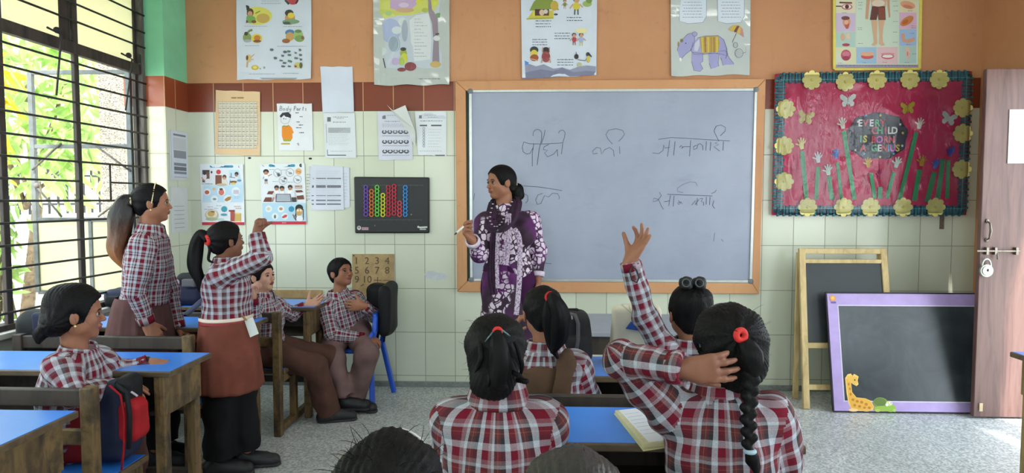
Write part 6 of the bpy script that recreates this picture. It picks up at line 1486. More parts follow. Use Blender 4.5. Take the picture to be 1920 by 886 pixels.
    def cuff(s, q, mats, wdt=.035, g=.012):
        J, z = s.J, s.S; e, w = J['e'+q], J['w'+q]; d = unit(w-e); b = e + (w-e)*.985; a = b - d*wdt; vs = []; n = 28
        x = unit(np.cross(d, v3(.3,.5,.8))); y = np.cross(x, d); R = .0245*z + g
        prof = [(0, R*1.0), (0, R*1.08), (wdt, R*1.02), (wdt, R*.80), (wdt*.6, R*.78)]
        for i in range(n):
            for t, r in prof: vs.append(a + d*t + (x*math.cos(2*PI*i/n) + y*math.sin(2*PI*i/n))*r)
        m = len(prof); F = np.array([(i*m+j, i*m+j+1, ((i+1)%n)*m+j+1, ((i+1)%n)*m+j) for i in range(n) for j in range(m-1)])
        uv = np.array([((i if k < 2 else i+1)/n*.12, 0.005 + .0*j) for i in range(n) for j in range(m-1) for k in range(4)])
        return np_mesh('cuff', np.array(vs), F, mats, s.body, s.base, uv=uv)
    def trousers(s, mats, g=.014, name='trousers', seed=3, to=.96, amp=.008, wide=.0, waist=.115):
        S = SDF(); J, z = s.J, s.S; R = np.array([s.side, s.fwd, s.up])
        S.ell(J['pel'] + s.up*.03*z, v3(.126*z+g, .097*z+g, .12*z+g), R, .05)
        S.cut(J['pel'] + s.up*waist*z, s.up)
        for q in 'LR':
            S.cone(J['h'+q], J['k'+q], .070*z+g, .052*z+g+wide*.5, .04)
            e = J['k'+q] + (J['a'+q]-J['k'+q])*to
            S.cone(J['k'+q], e, .052*z+g+wide*.5, .044*z+g*.8+wide, .03, capb=True)
        wv = waves(seed, 12, 14, 60)
        V, F = S.mesh(s.res*1.25, lambda V, N: V + N*(amp*wv(V))[:, None])
        return np_mesh(name, V, F, mats, s.body, s.base)
    def shoes(s):
        J, z = s.J, s.S
        for q in 'LR':
            a, t = J['a'+q], J['t'+q]; d = unit(v3(t[0]-a[0], t[1]-a[1], 0)); zf = max(0.0, a[2] - .085*z)
            S = SDF(); c = v3(a[0], a[1], zf); sd = np.cross(v3(0,0,1), d); L = .2*z
            heel = c - d*.04*z; toe = c + d*.135*z
            S.cone(heel + v3(0,0,.035*z), toe + v3(0,0,.028*z), .036*z, .034*z, .02)
            S.cone(heel + v3(0,0,.03*z), a - v3(0,0,.005), .036*z, .038*z, .03, capb=True)
            S.cone(c + d*.02 + v3(0,0,.05*z), c + d*.09*z + v3(0,0,.045*z), .034*z, .028*z, .02)
            S.cut(c + v3(0,0,.004), (0,0,-1), .003)
            V, F = S.mesh(.005); o = np_mesh('shoe', V, F, M_shoe, s.body, s.base)
            S2 = SDF(); S2.cone(heel + v3(0,0,.006), toe + v3(0,0,.006), .038*z, .037*z, .01)
            S2.cut(c, (0,0,-1), .002); S2.cut(c + v3(0,0,.016), (0,0,1), .002)
            V, F = S2.mesh(.005); np_mesh('sole', V, F, M_sole, o, v3(*s.base))
            m = MB()
            for i in range(3):
                p = c + d*(.035+.02*i)*z + v3(0,0,(.088-.009*i)*z)
                m.tube([p - sd*.022*z - v3(0,0,.012*z), p, p + sd*.022*z - v3(0,0,.012*z)], .0032*z, 6)
            m.build('lace', M_sole, o, loc=tuple(c), smooth=True)
    def hair(s, tie=None, post=None, mats=None, extra=None, name='hair', **kw):
        S = SDF(); hair_cap(S, s.h, **kw)
        if extra: extra(S)
        V, F = S.mesh(s.res*.9, post or strands(s.h, tie if tie is not None else s.h.at(-.5, 0, .1)))
        return np_mesh(name, V, F, mats or M_hair, s.body, s.base)
    def tail(s, path, r, mats=None, name='ponytail', **kw):
        V, F = tail_mesh(path, r, **kw); return np_mesh(name, V, F, mats or M_hair, s.body, s.base)
    def flyaways(s, n=60, seed=0, reach=.10, lo=-.2, hi=.5, r=.0004, name='loose_hair'):
        n = int(n*.6); reach *= .55
        """single stray hairs standing off the head"""
        rs = np.random.default_rng(seed); m = MB(); h = s.h
        for _ in range(n):
            th = rs.uniform(.35*PI, 1.65*PI); u = rs.uniform(lo, hi); rad = .5*math.sqrt(max(.05, 1-(u/.56)**2))
            p = h.at(-.06 + rad*.95*math.cos(th), rad*.78*math.sin(th), .1+u*.9); out = unit(p - h.at(-.05,0,.05))
            d2 = unit(out*.5 + rs.normal(size=3)*.5 - h.u*.4); q = p - out*.01; L = rs.uniform(.3, 1)*reach
            m.tube([q, q + out*L*.35 + d2*L*.2, q + out*L*.5 + d2*L*.6, q + out*L*.5 + d2*L], [r, r, r*.8, r*.4], 4)
        return m.build(name, M_hair, s.body, loc=tuple(h.c))
# ================================================================== the people
M_skirt_b = cloth('skirt_brown', (112, 62, 50)); M_skirt_d = cloth('skirt_purple_brown', (92, 64, 62)); M_trs = cloth('trousers_brown', (116, 92, 90)); M_trs2 = cloth('trousers_dark_brown', (80, 54, 46)); M_legb = cloth('leggings_black', (24, 23, 25)); M_vest = cloth('pinafore_brown', (84, 62, 48))
M_belt = mat('belt_maroon', (140, 34, 44), .6, .1); M_belt2 = mat('belt_cream', (222, 206, 186), .6, .08); M_cream_band = mat('headband_beaded', (226, 206, 160), .4, .2, 60); M_band_d = mat('headband_dark', (52, 50, 54), .4, .1); M_tieb = mat('hair_tie_black', (20, 20, 22), .6, .2); M_thread = mat('wrist_thread_red', (150, 34, 40), .7, .1)

def ring_on(name, fig, c, ax, r, th, M, flat=1.0):
    ax = unit(ax); x = unit(np.cross(ax, v3(.3, .6, .5))); y = np.cross(x, ax); m = MB()
    m.tube([v3(*c) + (x*math.cos(2*PI*i/24) + y*math.sin(2*PI*i/24)*flat)*r for i in range(25)], th, 8, cap=False); return m.build(name, M, fig.body, loc=tuple(c), smooth=True)
def ball_on(name, fig, c, r, M, R=None):
    m = MB(); m.ball(c, r, 14, 10, R=R); return m.build(name, M, fig.body, loc=tuple(c), smooth=True)
def headband(fig, M, f0, r=.014, t=.045, tilt=0.0, lo=-.05, beads=False):
    """an arc over the head, from ear to ear"""
    h = fig.h; m = MB(); pts = []
    for i in range(25):
        a = -PI*.5 + PI*i/24*1.0; a = PI*(.5 - i/24); s_ = math.sin(a)
        f = f0 + tilt*s_; k = math.sqrt(max(.05, 1 - ((f+.065)/(.43+t))**2))
        pts.append(h.at(f - .10*(1-math.cos(a)), (.35+t+.030)*k*s_*1.0, .135 + (.37+t+.028)*k*math.cos(a) - .12*abs(s_)**4))
    if beads:
        for p in pts: m.ball(p, r*h.H*1.35, 8, 6)
    m.tube(pts, r*h.H, 8); return m.build('headband', M, fig.body, loc=tuple(h.c), smooth=True)
def lerp(a, b, t): return v3(*a) + (v3(*b) - v3(*a)) * t
def seated(J, pel, kn, s=.075, side=(1, 0, 0)):
    """hips, knees, ankles of somebody on a bench facing +y"""
    sd = unit(side); p = v3(*pel)
    for q, g in (('L', 1), ('R', -1)):
        J['h'+q] = p + sd*s*g; J['k'+q] = v3(p[0], kn[1], kn[2]) + sd*s*g; J['a'+q] = v3(p[0], kn[1] - .02, .085) + sd*s*g; J['t'+q] = v3(p[0], kn[1] + .09, .03) + sd*s*g
    return J

# ------------------------------------------------------------------ the teacher
Y = 4.1
J = dict(neck=W(947, 391, Y), pel=W(953, 522, Y + .02), sR=W(910, 416, Y - .08), eR=W(901, 478, Y - .16), wR=W(885, 449, Y - .32), sL=W(994, 414, Y + .08), eL=W(1010, 468, Y + .10), wL=W(1008, 519, Y + .05))
for q, dx in (('R', -.075), ('L', .075)):
    p = J['pel']; J['h'+q] = p + v3(dx, 0, -.02); J['k'+q] = v3(p[0] + dx, p[1], .45); J['a'+q] = v3(p[0] + dx, p[1] + .02, .085); J['t'+q] = v3(p[0] + dx - .05, p[1] - .10, .03)
F1 = Fig('woman in a purple and white flowered kurta standing at the whiteboard, holding a marker', J, Head(W(938, 342, Y - .02), (-.84, -.54, -.03), H=.20), 1.17, M_skin, female=True)
F1.hand('R', unit(v3(-.55, -.35, .75)), unit(v3(.5, -.3, .65)), L=.155, curl=(.6, .75, .8, .9, 1.0), spread=.2).hand('L', (.02, -.05, -1), (-1, -.2, 0), L=.16, curl=(.3, .3, .35, .4, .45))
F1.bodymesh(); F1.face((-.1, 0, 0))
def make_kurta():
    m = bpy.data.materials.new('kurta_purple_floral'); t = NT(m); co = t.coord('Object')
    vo = t.new('ShaderNodeTexVoronoi'); vo.feature = 'F1'; vo.inputs['Scale'].default_value = 32; t.link(t.mix(.05, co, t.noise(co, 14, 2, out='Color')), vo.inputs['Vector'])
    ve = t.new('ShaderNodeTexVoronoi'); ve.feature = 'DISTANCE_TO_EDGE'; ve.inputs['Scale'].default_value = 32; t.link(t.mix(.05, co, t.noise(co, 14, 2, out='Color')), ve.inputs['Vector'])
    petal = t.ramp(ve.outputs['Distance'], [(.08, (0, 0, 0, 1)), (.13, (1, 1, 1, 1))])
    patch = t.ramp(t.noise(t.coord('Object', (1, 1, 1), loc=(.31, .2, .13)), 4.6, 2, .5), [(.46, (0, 0, 0, 1)), (.49, (1, 1, 1, 1))])
    pick = t.ramp(vo.outputs['Color'], [(.24, (0, 0, 0, 1)), (.28, (1, 1, 1, 1))])
    f = t.math('MULTIPLY', t.math('MULTIPLY', petal, patch), pick)
    ground = t.ramp(t.noise(co, 3.1, 2), [(.44, rgba((88, 16, 92))), (.52, rgba((44, 16, 40)))])
    t.base(t.mix(f, ground, rgba((214, 196, 212)))); t.b.inputs['Roughness'].default_value = .75; t.bump(t.noise(co, 40, 3), .25, .005); return m
M_kurta = make_kurta()
def ex(S):
    p = F1.J['pel']
    S.cone(p + v3(0, 0, .02), p - v3(0, 0, .46), .155, .205, .06, flat=(F1.fwd, 1.35), capb=True)
kur = F1.shirt(M_kurta, .1, g=.012, hem=0, to=.90, name='kurta', seed=4, amp=.007, hemcut=False, extra=ex)
F1.cuff('R', mat('trim_lilac_white', (206, 190, 206), .7, .15, 60), .03, .012); F1.cuff('L', mat('trim_lilac_white', (206, 190, 206)), .03, .012)
F1.trousers(cloth('leggings_plum', (60, 22, 60)), .012); F1.shoes()
# border strips of the kurta front
M_bord = bpy.data.materials.new('border_lilac_print'); t = NT(M_bord); co = t.coord('Object'); n = t.noise(co, 110, 3, .7)
t.base(t.ramp(n, [(.42, rgba((96, 66, 96))), (.5, rgba((196, 178, 198)))])); t.b.inputs['Roughness'].default_value = .8
M_sc_d = bpy.data.materials.new('scarf_dark_plum'); t = NT(M_sc_d); co = t.coord('Object'); t.base(t.ramp(t.noise(co, 14, 3), [(.4, rgba((34, 18, 34))), (.6, rgba((58, 22, 58)))])); t.b.inputs['Roughness'].default_value = .85; t.bump(t.noise(t.coord('Object', (1, 1, .1)), 90, 3), .6, .006)
def ribbon(name, path, w, M, fig, nrm, th=.006, fold=.0, rows=30):
    """a hanging band of cloth along a path, with soft folds across its width"""
    P = np.array([v3(*p) for p in path]); vs = []; k = 12; up = unit(nrm)
    for sh in (0, 1):
        for i in range(rows + 1):
            t_ = i / rows * (len(P) - 1); a = min(int(t_), len(P) - 2); u = t_ - a
            p0, p1, p2, p3 = P[max(a-1, 0)], P[a], P[a+1], P[min(a+2, len(P)-1)]
            p = .5*((2*p1)+(-p0+p2)*u+(2*p0-5*p1+4*p2-p3)*u*u+(-p0+3*p1-3*p2+p3)*u**3); d = unit(p2 - p1); s_ = unit(np.cross(d, up)); n_ = np.cross(s_, d)
            ww = w if not hasattr(w, '__len__') else np.interp(i/rows, np.linspace(0, 1, len(w)), w)
            for j in range(k + 1):
                v = j/k - .5; vs.append(p + s_*ww*v + n_*(fold*math.sin(v*19 + i*.25) + (th if sh == 0 else 0) * (1 - (2*v)**4)))
    n1 = (rows+1)*(k+1); fs = []
    for i in range(rows):
        for j in range(k):
            a = i*(k+1)+j; fs.append((a, a+1, a+k+2, a+k+1)); fs.append((n1+a, n1+a+k+1, n1+a+k+2, n1+a+1))
    for i in range(rows):
        for j in (0, k): a = i*(k+1)+j; fs.append((a, a+k+1, n1+a+k+1, n1+a))
    return np_mesh(name, np.array(vs), np.array(fs), M, fig.body, fig.base)
yf = Y - .165
strip = ribbon('kurta_border', [W(964, 428, yf + .01), W(974, 450, yf - .005), W(974, 520, yf - .02), W(968, 590, yf - .05)], .030, M_bord, F1, (0, -1, 0), .004, 0)
# scarf: looped round the neck, dotted edge, two ends hanging
pn = [W(925, 380, Y + .02), W(921, 398, Y - .08), W(918, 416, Y - .145), W(930, 428, Y - .17), W(950, 420, Y - .165), W(963, 398, Y - .12), W(968, 378, Y - .02), W(955, 372, Y + .07), W(935, 374, Y + .08), W(925, 380, Y + .02)]
scarf = ribbon('scarf', pn, [.06, .075, .085, .075, .08, .08, .07, .06, .06, .06], M_sc_d, F1, unit(v3(-.2, -.7, .5)), .014, .005, 60)
ribbon('scarf_end', [W(930, 422, Y - .17), W(924, 470, Y - .178), W(922, 520, Y - .185), W(925, 552, Y - .19)], .052, M_sc_d, F1, (0, -1, 0), .010, .006)
ribbon('scarf_end_border', [W(934, 428, Y - .186), W(932, 470, Y - .194), W(932, 510, Y - .20), W(933, 540, Y - .205)], .024, M_bord, F1, (0, -1, 0), .004, .002)
ribbon('scarf_end', [W(954, 400, Y - .155), W(952, 430, Y - .178), W(948, 470, Y - .186), W(944, 496, Y - .19)], [.03, .05, .055, .06], M_bord, F1, (0, -1, 0), .008, .005)
ribbon('scarf_end', [W(941, 420, Y - .17), W(940, 450, Y - .185), W(938, 485, Y - .192)], .030, M_kurta, F1, (0, -1, 0), .006, .004)
M_dot = mat('scarf_dot_white', (178, 166, 180), .7, .05)
for pth in ([(960, 378), (957, 385), (953, 391), (950, 398), (947, 404), (944, 410), (941, 416), (937, 421), (932, 424)], [(924, 382), (922, 390), (920, 398), (919, 406), (919, 414), (922, 420), (927, 424)]):
    for i, (x, y) in enumerate(pth):
        p = W(x, y, Y - .155 - .03*math.sin(i/len(pth)*PI*.6)); ball_on('scarf_dot', F1, p, (.0065, .002, .0035), M_dot)
F1.hair(F1.h.at(-.42, .05, -.16), t=.04, front=.46, side=.52, line=-.13, up=.47, extra=lambda S: S.ell(F1.h.at(-.34, 0, -.16), v3(.16, .22, .2)*.2, F1.h.R, .02))
F1.tail([F1.h.at(-.44, .0, -.12), F1.h.at(-.56, .02, -.22), F1.h.at(-.56, .02, -.45), F1.h.at(-.46, .1, -.62)], [.022, .034, .034, .010], seed=1)
ball_on('hair_clip', F1, F1.h.at(-.50, .02, -.08), (.020, .022, .030), mat('clip_beige', (140, 116, 100), .4, .2))
mk = thing('marker', 'slim white marker pen held in the hand of the woman in the purple kurta', 'marker', tuple(W(857, 434, Y - .42)))
m = MB(); a = W(869, 424, Y - .42); b = W(852, 440, Y - .44); m.tube([a, lerp(a, b, .75)], .0055, 10); m.build('barrel', mat('marker_white', (226, 226, 224), .4, .03), mk, loc=tuple(a), smooth=True)
m = MB(); m.tube([lerp(a, b, .75), lerp(a, b, .95), b], [.0045, .0035, .0018], 10); m.build('nib', M_bar, mk, loc=tuple(a), smooth=True)

# ------------------------------------------------------------------ tall girl standing at the window
Y = 3.24
J = dict(neck=W(283, 433, Y), pel=W(266, 592, Y), sR=W(268, 458, Y - .13), eR=W(253, 545, Y - .17), wR=W(276, 606, Y - .13), sL=W(293, 454, Y + .13), eL=W(318, 545, Y + .15), wL=W(334, 616, Y + .13))
for q, dy in (('R', -.05), ('L', .06)):
    p = J['pel']; J['h'+q] = p + v3(0, dy, -.02); J['k'+q] = v3(p[0] + .05, p[1] + dy + .08, .42); J['a'+q] = v3(p[0] + .03, p[1] + dy + .08, .085); J['t'+q] = v3(p[0] + .14, p[1] + dy + .08, .03)
F2 = Fig('tall girl standing by the window with a beaded headband and brown tipped ponytail', J, Head(W(287, 381, Y), (.88, .42, .03), H=.182), 1.04, M_skin)
F2.hand('R', unit(v3(.45, .1, -.85)), unit(v3(-.75, .5, -.4)), L=.150, curl=(.3, .45, .35, .3, .3)).hand('L', unit(v3(.9, .1, -.32)), unit(v3(-.2, .0, -1)), L=.14, curl=(.3, .25, .3, .35, .45))
F2.bodymesh(); F2.face()
F2.shirt(plaid_small, .058, g=.014, hem=-.075, seed=11, amp=.007, hemcut=True); F2.collar(plaid_small); F2.cuff('R', plaid_small); F2.cuff('L', plaid_small)
p = J['pel']; V, F = lathe_skirt(p + v3(0, 0, .10), v3(p[0] - .03, p[1] + .0, .42), (.126, .108), (.19, .19), seed=2, side=(0, 1, 0), fwd=(1, 0, 0)); np_mesh('skirt', V, F, M_skirt_d, F2.body, F2.base)
F2.trousers(M_legb, .006, waist=-.02); F2.shoes()
F2.hair(F2.h.at(-.50, 0, .10), t=.045, front=.43)
F2.tail([F2.h.at(-.48, 0, .10), F2.h.at(-.66, 0, .02), F2.h.at(-.76, .0, -.35), F2.h.at(-.86, .05, -.85), F2.h.at(-.92, .05, -1.30), F2.h.at(-.66, .05, -1.85)], [.026, .040, .048, .042, .032, .010], M_hair_tip, seed=3)
ring_on('hair_tie', F2, F2.h.at(-.515, 0, .085), F2.h.f, .022, .006, M_cream_band); headband(F2, M_cream_band, .10, .012, beads=True); ball_on('earring', F2, F2.h.at(-.03, -.405, -.17), .004, M_gold); F2.flyaways(30, 2, .05)

# ------------------------------------------------------------------ girl with the raised fist, brown skirt
Y = 3.22
J = dict(neck=W(424, 494, Y), pel=W(425, 607, Y), sR=W(413, 517, Y - .11), eR=W(491, 483, Y - .17), wR=W(482, 437, Y - .15), sL=W(444, 505, Y + .12), eL=W(452, 558, Y + .17), wL=W(462, 596, Y + .12))
for q, dy in (('R', -.055), ('L', .055)):
    p = J['pel']; J['h'+q] = p + v3(0, dy, -.03); J['k'+q] = v3(p[0] + .01 + (.03 if q == 'L' else -.03), p[1] + dy, .40); J['a'+q] = v3(p[0] + (.06 if q == 'L' else -.03), p[1] + dy, .085); J['t'+q] = v3(p[0] + (.15 if q == 'L' else .07), p[1] + dy + .02, .03)
F3 = Fig('girl in a brown skirt standing with one fist raised, ponytail in a red band', J, Head(W(426, 451, Y), (.66, .74, .12), H=.178), .98, M_skin_d)
F3.hand('R', unit(v3(.12, .0, 1)), unit(v3(.95, .1, -.1)), L=.125, curl=(1.0, 1.35, 1.4, 1.4, 1.4), spread=.1, thumb=(.5, .5, .6)).hand('L', (.3, .1, -1), (-.8, .3, 0), L=.13)
F3.bodymesh(); F3.face()
F3.shirt(plaid_mid, .074, g=.016, hem=0.0, seed=21, amp=.008); F3.collar(plaid_mid); F3.cuff('R', plaid_mid); F3.cuff('L', plaid_mid)
p = J['pel']; V, F = lathe_skirt(p + v3(0, 0, .035), v3(p[0] + .01, p[1], .425), (.141, .118), (.170, .155), seed=5, depth=.05, pleats=9, side=(0, 1, 0), fwd=(1, 0, 0)); np_mesh('skirt', V, F, M_skirt_b, F3.body, F3.base)
for nm, z0, z1, M in (('belt', .012, .030, M_belt), ('belt_stripe', .030, .046, M_belt2)):
    V, F = lathe_skirt(p + v3(0, 0, z1), p + v3(0, 0, z0), (.144, .121), (.145, .122), rows=3, depth=0, side=(0, 1, 0), fwd=(1, 0, 0)); np_mesh(nm, V, F, M, F3.body, F3.base)
F3.trousers(M_legb, .008, wide=.025, amp=.009, waist=-.02); F3.shoes()
F3.hair(F3.h.at(-.48, 0, .10), t=.05)
ht = F3.h.at(-.53, 0, .10); ring_on('hair_band', F3, ht, F3.h.f, .018, .010, M_red)
F3.tail([ht, W(378, 440, Y - .06), W(368, 460, Y - .06), W(366, 495, Y - .06), W(374, 525, Y - .06), W(376, 548, Y - .06)], [.015, .024, .030, .030, .022, .006], seed=5)
F3.tail([ht, W(386, 445, Y - .07), W(393, 465, Y - .07), W(391, 486, Y - .07), W(400, 492, Y - .07)], [.007, .008, .007, .006, .003], name='loose_lock', seed=6)
ring_on('bracelet', F3, lerp(J['wR'], J['eR'], .10), J['wR'] - J['eR'], .0225, .003, M_thread); F3.flyaways(24, 4, .05)
idc = thing('id_card', 'white card hanging from the belt of the girl with the raised fist', 'card', tuple(W(471, 606, Y - .06)))
m = MB(); a, b, c, d = W(458, 600, Y - .05), W(474, 594, Y - .05), W(485, 625, Y - .06), W(469, 632, Y - .06)
m.add([tuple(q) for q in (a, b, c, d)] + [tuple(q + v3(0, .002, 0)) for q in (a, b, c, d)], [(3, 2, 1, 0), (4, 5, 6, 7), (0, 1, 5, 4), (1, 2, 6, 5), (2, 3, 7, 6), (3, 0, 4, 7)]); m.build('card', mat('card_plastic', (206, 210, 208), .35, .04), idc, loc=tuple(a))
m = MB(); m.bar(W(456, 592, Y - .06), W(462, 600, Y - .05), .014, .006); m.build('clip', mat('clip_brass', (170, 120, 70), .4, .1), idc, loc=tuple(a))

# ------------------------------------------------------------------ seated girl at the left, hand on the desk
Y = 2.42
J = dict(neck=W(146, 662, Y), pel=v3(W(112, 700, Y)[0], Y + .02, .465), sR=W(116, 692, Y - .12), eR=W(136, 742, Y - .17), wR=W(214, 728, Y + .0), sL=W(186, 678, Y + .10), eL=W(226, 702, Y + .16), wL=W(281, 680, Y + .20))
seated(J, J['pel'], (0, 2.74, .46), side=(-1, 0, 0))
F4 = Fig('seated girl in profile with a low side bun, one hand flat on the blue desk', J, Head(W(146, 588, Y), (.82, .55, -.03), H=.196), 1.0, M_skin)
F4.hand('L', unit(v3(1, .05, -.05)), unit(v3(.0, .0, -1)), L=.135, curl=(.4, .45, .55, .6, .6), spread=.4).hand('R', (.9, .3, -.1), (0, .4, -1), L=.13)
F4.bodymesh(); F4.face()
F4.shirt(plaid_mid, .074, g=.018, hem=.06, seed=31, amp=.009); F4.collar(plaid_mid); F4.cuff('L', plaid_mid); F4.cuff('R', plaid_mid); F4.trousers(M_skirt_d, .012); F4.shoes()
def exh(S):
    h = F4.h
    S.ell(h.at(-.30, -.28, -.10), v3(.17, .13, .17)*h.H, h.R, .03); S.ell(h.at(-.42, -.05, -.16), v3(.20, .28, .22)*h.H, h.R, .04); S.ell(h.at(-.12, 0, .28), v3(.40, .30, .27)*h.H, h.R, .04)
F4.hair(F4.h.at(-.34, -.34, -.10), t=.06, front=.42, extra=exh); F4.flyaways(90, 6, .07, -.4, .4)
ring_on('hair_tie', F4, F4.h.at(-.27, -.36, -.02), F4.h.l, .020, .005, M_tieb); ball_on('earring', F4, F4.h.at(-.03, -.405, -.17), .004, M_gold)
wv = lerp(J['wL'], J['eL'], -.02); ring_on('bracelet', F4, wv, J['wL'] - J['eL'], .024, .004, M_tieb)
F4.tail([F4.h.at(-.45, -.1, -.15), F4.h.at(-.58, -.05, -.35), F4.h.at(-.62, -.05, -.52)], [.02, .022, .005], name='loose_lock', seed=8)

# ------------------------------------------------------------------ boy with outstretched legs
Y = 3.86
J = dict(neck=W(494, 556, Y), pel=v3(W(492, 640, Y)[0], Y + .01, .47), sR=W(478, 577, Y - .10), eR=W(472, 612, Y - .20), wR=W(474, 556, Y - .24), sL=W(515, 573, Y + .11), eL=W(546, 588, Y + .20), wL=W(573, 575, Y + .22))
J.update(hR=J['pel'] + v3(.02, -.065, 0), hL=J['pel'] + v3(.02, .065, 0), kR=W(590, 686, 3.90), aR=W(618, 776, 3.98), tR=W(664, 797, 4.02), kL=W(612, 668, 4.10), aL=W(648, 750, 4.20), tL=W(690, 768, 4.24))
F5 = Fig('boy on the far bench with brown trousered legs stretched out into the aisle', J, Head(W(491, 518, Y), (.95, -.25, .14), H=.176), .97, M_skin_l)
F5.hand('R', unit(v3(.05, -.05, 1)), unit(v3(.9, .3, -.2)), L=.125, curl=(.5, .9, .95, 1.0, 1.0), spread=.2).hand('L', unit(v3(.75, .2, .35)), unit(v3(-.2, -.75, .6)), L=.135, curl=(.15, .12, .15, .2, .3), spread=.9)
F5.bodymesh(); F5.face((.1, .1, .1))
F5.shirt(plaid_small, .058, g=.014, hem=.05, seed=41); F5.collar(plaid_small); F5.cuff('R', plaid_small); F5.cuff('L', plaid_small)
F5.trousers(M_trs2, .016, wide=.012, amp=.009); F5.shoes(); ring_on('bracelet', F5, lerp(J['wR'], J['eR'], .06), J['wR'] - J['eR'], .0225, .0035, M_thread)
F5.hair(F5.h.at(.1, 0, .56), t=.045, front=.44, side=.56, line=-.15, up=.42)

# ------------------------------------------------------------------ boy on the blue plastic chair
Y = 4.36
J = dict(neck=W(634, 552, Y), pel=v3(W(646, 640, Y)[0], Y + .06, .475), sR=W(610, 573, Y - .07), eR=W(622, 626, Y - .16), wR=W(684, 633, Y - .12), sL=W(664, 562, Y + .06), eL=W(702, 590, Y + .06), wL=W(681, 573, Y - .10))
J.update(hR=J['pel'] + v3(-.07, -.02, 0), hL=J['pel'] + v3(.07, .0, 0), kR=W(622, 672, 4.12), aR=W(643, 742, 4.14), tR=W(675, 762, 4.14), kL=W(688, 664, 4.14), aL=W(666, 742, 4.22), tL=W(700, 760, 4.16))
F6 = Fig('boy in a checked shirt sitting on the blue plastic chair by the wall', J, Head(W(640, 511, Y), (.82, -.50, .26), H=.186), 1.0, M_skin)
F6.hand('R', unit(v3(1, -.1, -.28)), unit(v3(.05, .3, -1)), L=.14, curl=(.3, .5, .55, .6, .65)).hand('L', unit(v3(-1, .0, .02)), unit(v3(.1, 1, -.1)), L=.14, curl=(.2, .2, .2, .25, .3), spread=.5)
F6.bodymesh(); F6.face((.1, .1, .12))
F6.shirt(plaid_small, .058, g=.015, hem=.06, seed=51); F6.collar(plaid_small); F6.cuff('R', plaid_small); F6.cuff('L', plaid_small); F6.trousers(M_trs, .015, wide=.012, amp=.009); F6.shoes()
F6.hair(F6.h.at(.1, 0, .56), t=.055, front=.44, side=.56, line=-.15, up=.42)
m = MB()
for k in range(4): m.ball(lerp(J['neck'], J['pel'], .16 + .17*k) + F6.fwd*(.118 - .01*abs(k-1)), .005, 8, 6)
m.build('buttons', M_dot, F6.body, loc=tuple(J['neck']))
ring_on('bracelet', F6, lerp(J['wR'], J['eR'], .02), J['wR'] - J['eR'], .024, .003, M_thread)

# ------------------------------------------------------------------ girl in the brown pinafore, seen from behind
Y = 2.48
J = dict(neck=W(1022, 655, Y), pel=v3(W(1024, 745, Y)[0], Y, .465), sL=W(972, 684, Y), eL=W(962, 735, Y + .10), wL=W(968, 632, Y + .20), sR=W(1080, 688, Y + .0), eR=W(1104, 748, Y + .06), wR=W(1070, 745, Y + .24))
seated(J, J['pel'], (0, 2.74, .46), side=(-1, 0, 0))
F7 = Fig('girl in a brown pinafore seen from behind, smooth ponytail with a red tie', J, Head(W(1017, 586, Y + .01), (-.22, .97, -.02), H=.188), 1.0, M_skin)
F7.hand('L', unit(v3(.0, -.1, 1)), unit(v3(1, .1, 0)), L=.13, curl=(.4, .5, .6, .7, .8)).hand('R', (-.4, .8, 0), (0, 0, -1), L=.13)
F7.bodymesh(); F7.face()
F7.shirt(plaid_mid, .074, g=.016, hem=.05, seed=61); F7.collar(plaid_mid, open_front=False); F7.cuff('L', plaid_mid); F7.cuff('R', plaid_mid); F7.trousers(M_vest, .02)
S = SDF(); F7.torso(S, .026); S.cone(J['pel'], J['pel'] - v3(0, 0, .05), .14, .15, .04, flat=(F7.fwd, 1.3))
S.cut(W(1000, 690, Y - .1), unit(v3(-.35, 0, 1)), .02); S.cut(J['neck'] - v3(0, 0, .045), (0, 0, 1), .01); S.cut(J['sL'] + v3(.012, 0, 0), (-1, 0, -.1)); S.cut(J['sR'] - v3(.025, 0, 0), (1, 0, .0))
wz = waves(62, 10, 16, 60); V, F = S.mesh(.005, lambda V, N: V + N*(.006*wz(V))[:, None]); np_mesh('pinafore', V, F, M_vest, F7.body, F7.base)
S = SDF(); S.cone(W(1052, 740, Y - .13), W(1062, 680, Y - .095), .034, .030, .01, flat=((0, 1, 0), 3)); S.cone(W(1062, 680, Y - .095), J['sR'] + v3(-.035, -.02, .052), .030, .026, .02, flat=((0, 1, 0), 2.2)); V, F = S.mesh(.005); np_mesh('pinafore_strap', V, F, M_vest, F7.body, F7.base)
tie = W(1032, 556, Y - .11); F7.hair(tie, t=.05); ring_on('hair_tie', F7, tie + v3(0, -.004, 0), (.15, -1, .2), .016, .005, M_red)
F7.tail([tie + v3(0, .01, 0), W(1040, 566, Y - .13), W(1048, 595, Y - .13), W(1046, 630, Y - .12), W(1036, 662, Y - .11)], [.016, .030, .036, .030, .008], seed=9); F7.tail([tie, W(1030, 590, Y - .12), W(1034, 640, Y - .11), W(1046, 672, Y - .11)], [.012, .022, .016, .004], name='loose_lock', seed=10); F7.flyaways(40, 9, .05, -.5, .4)

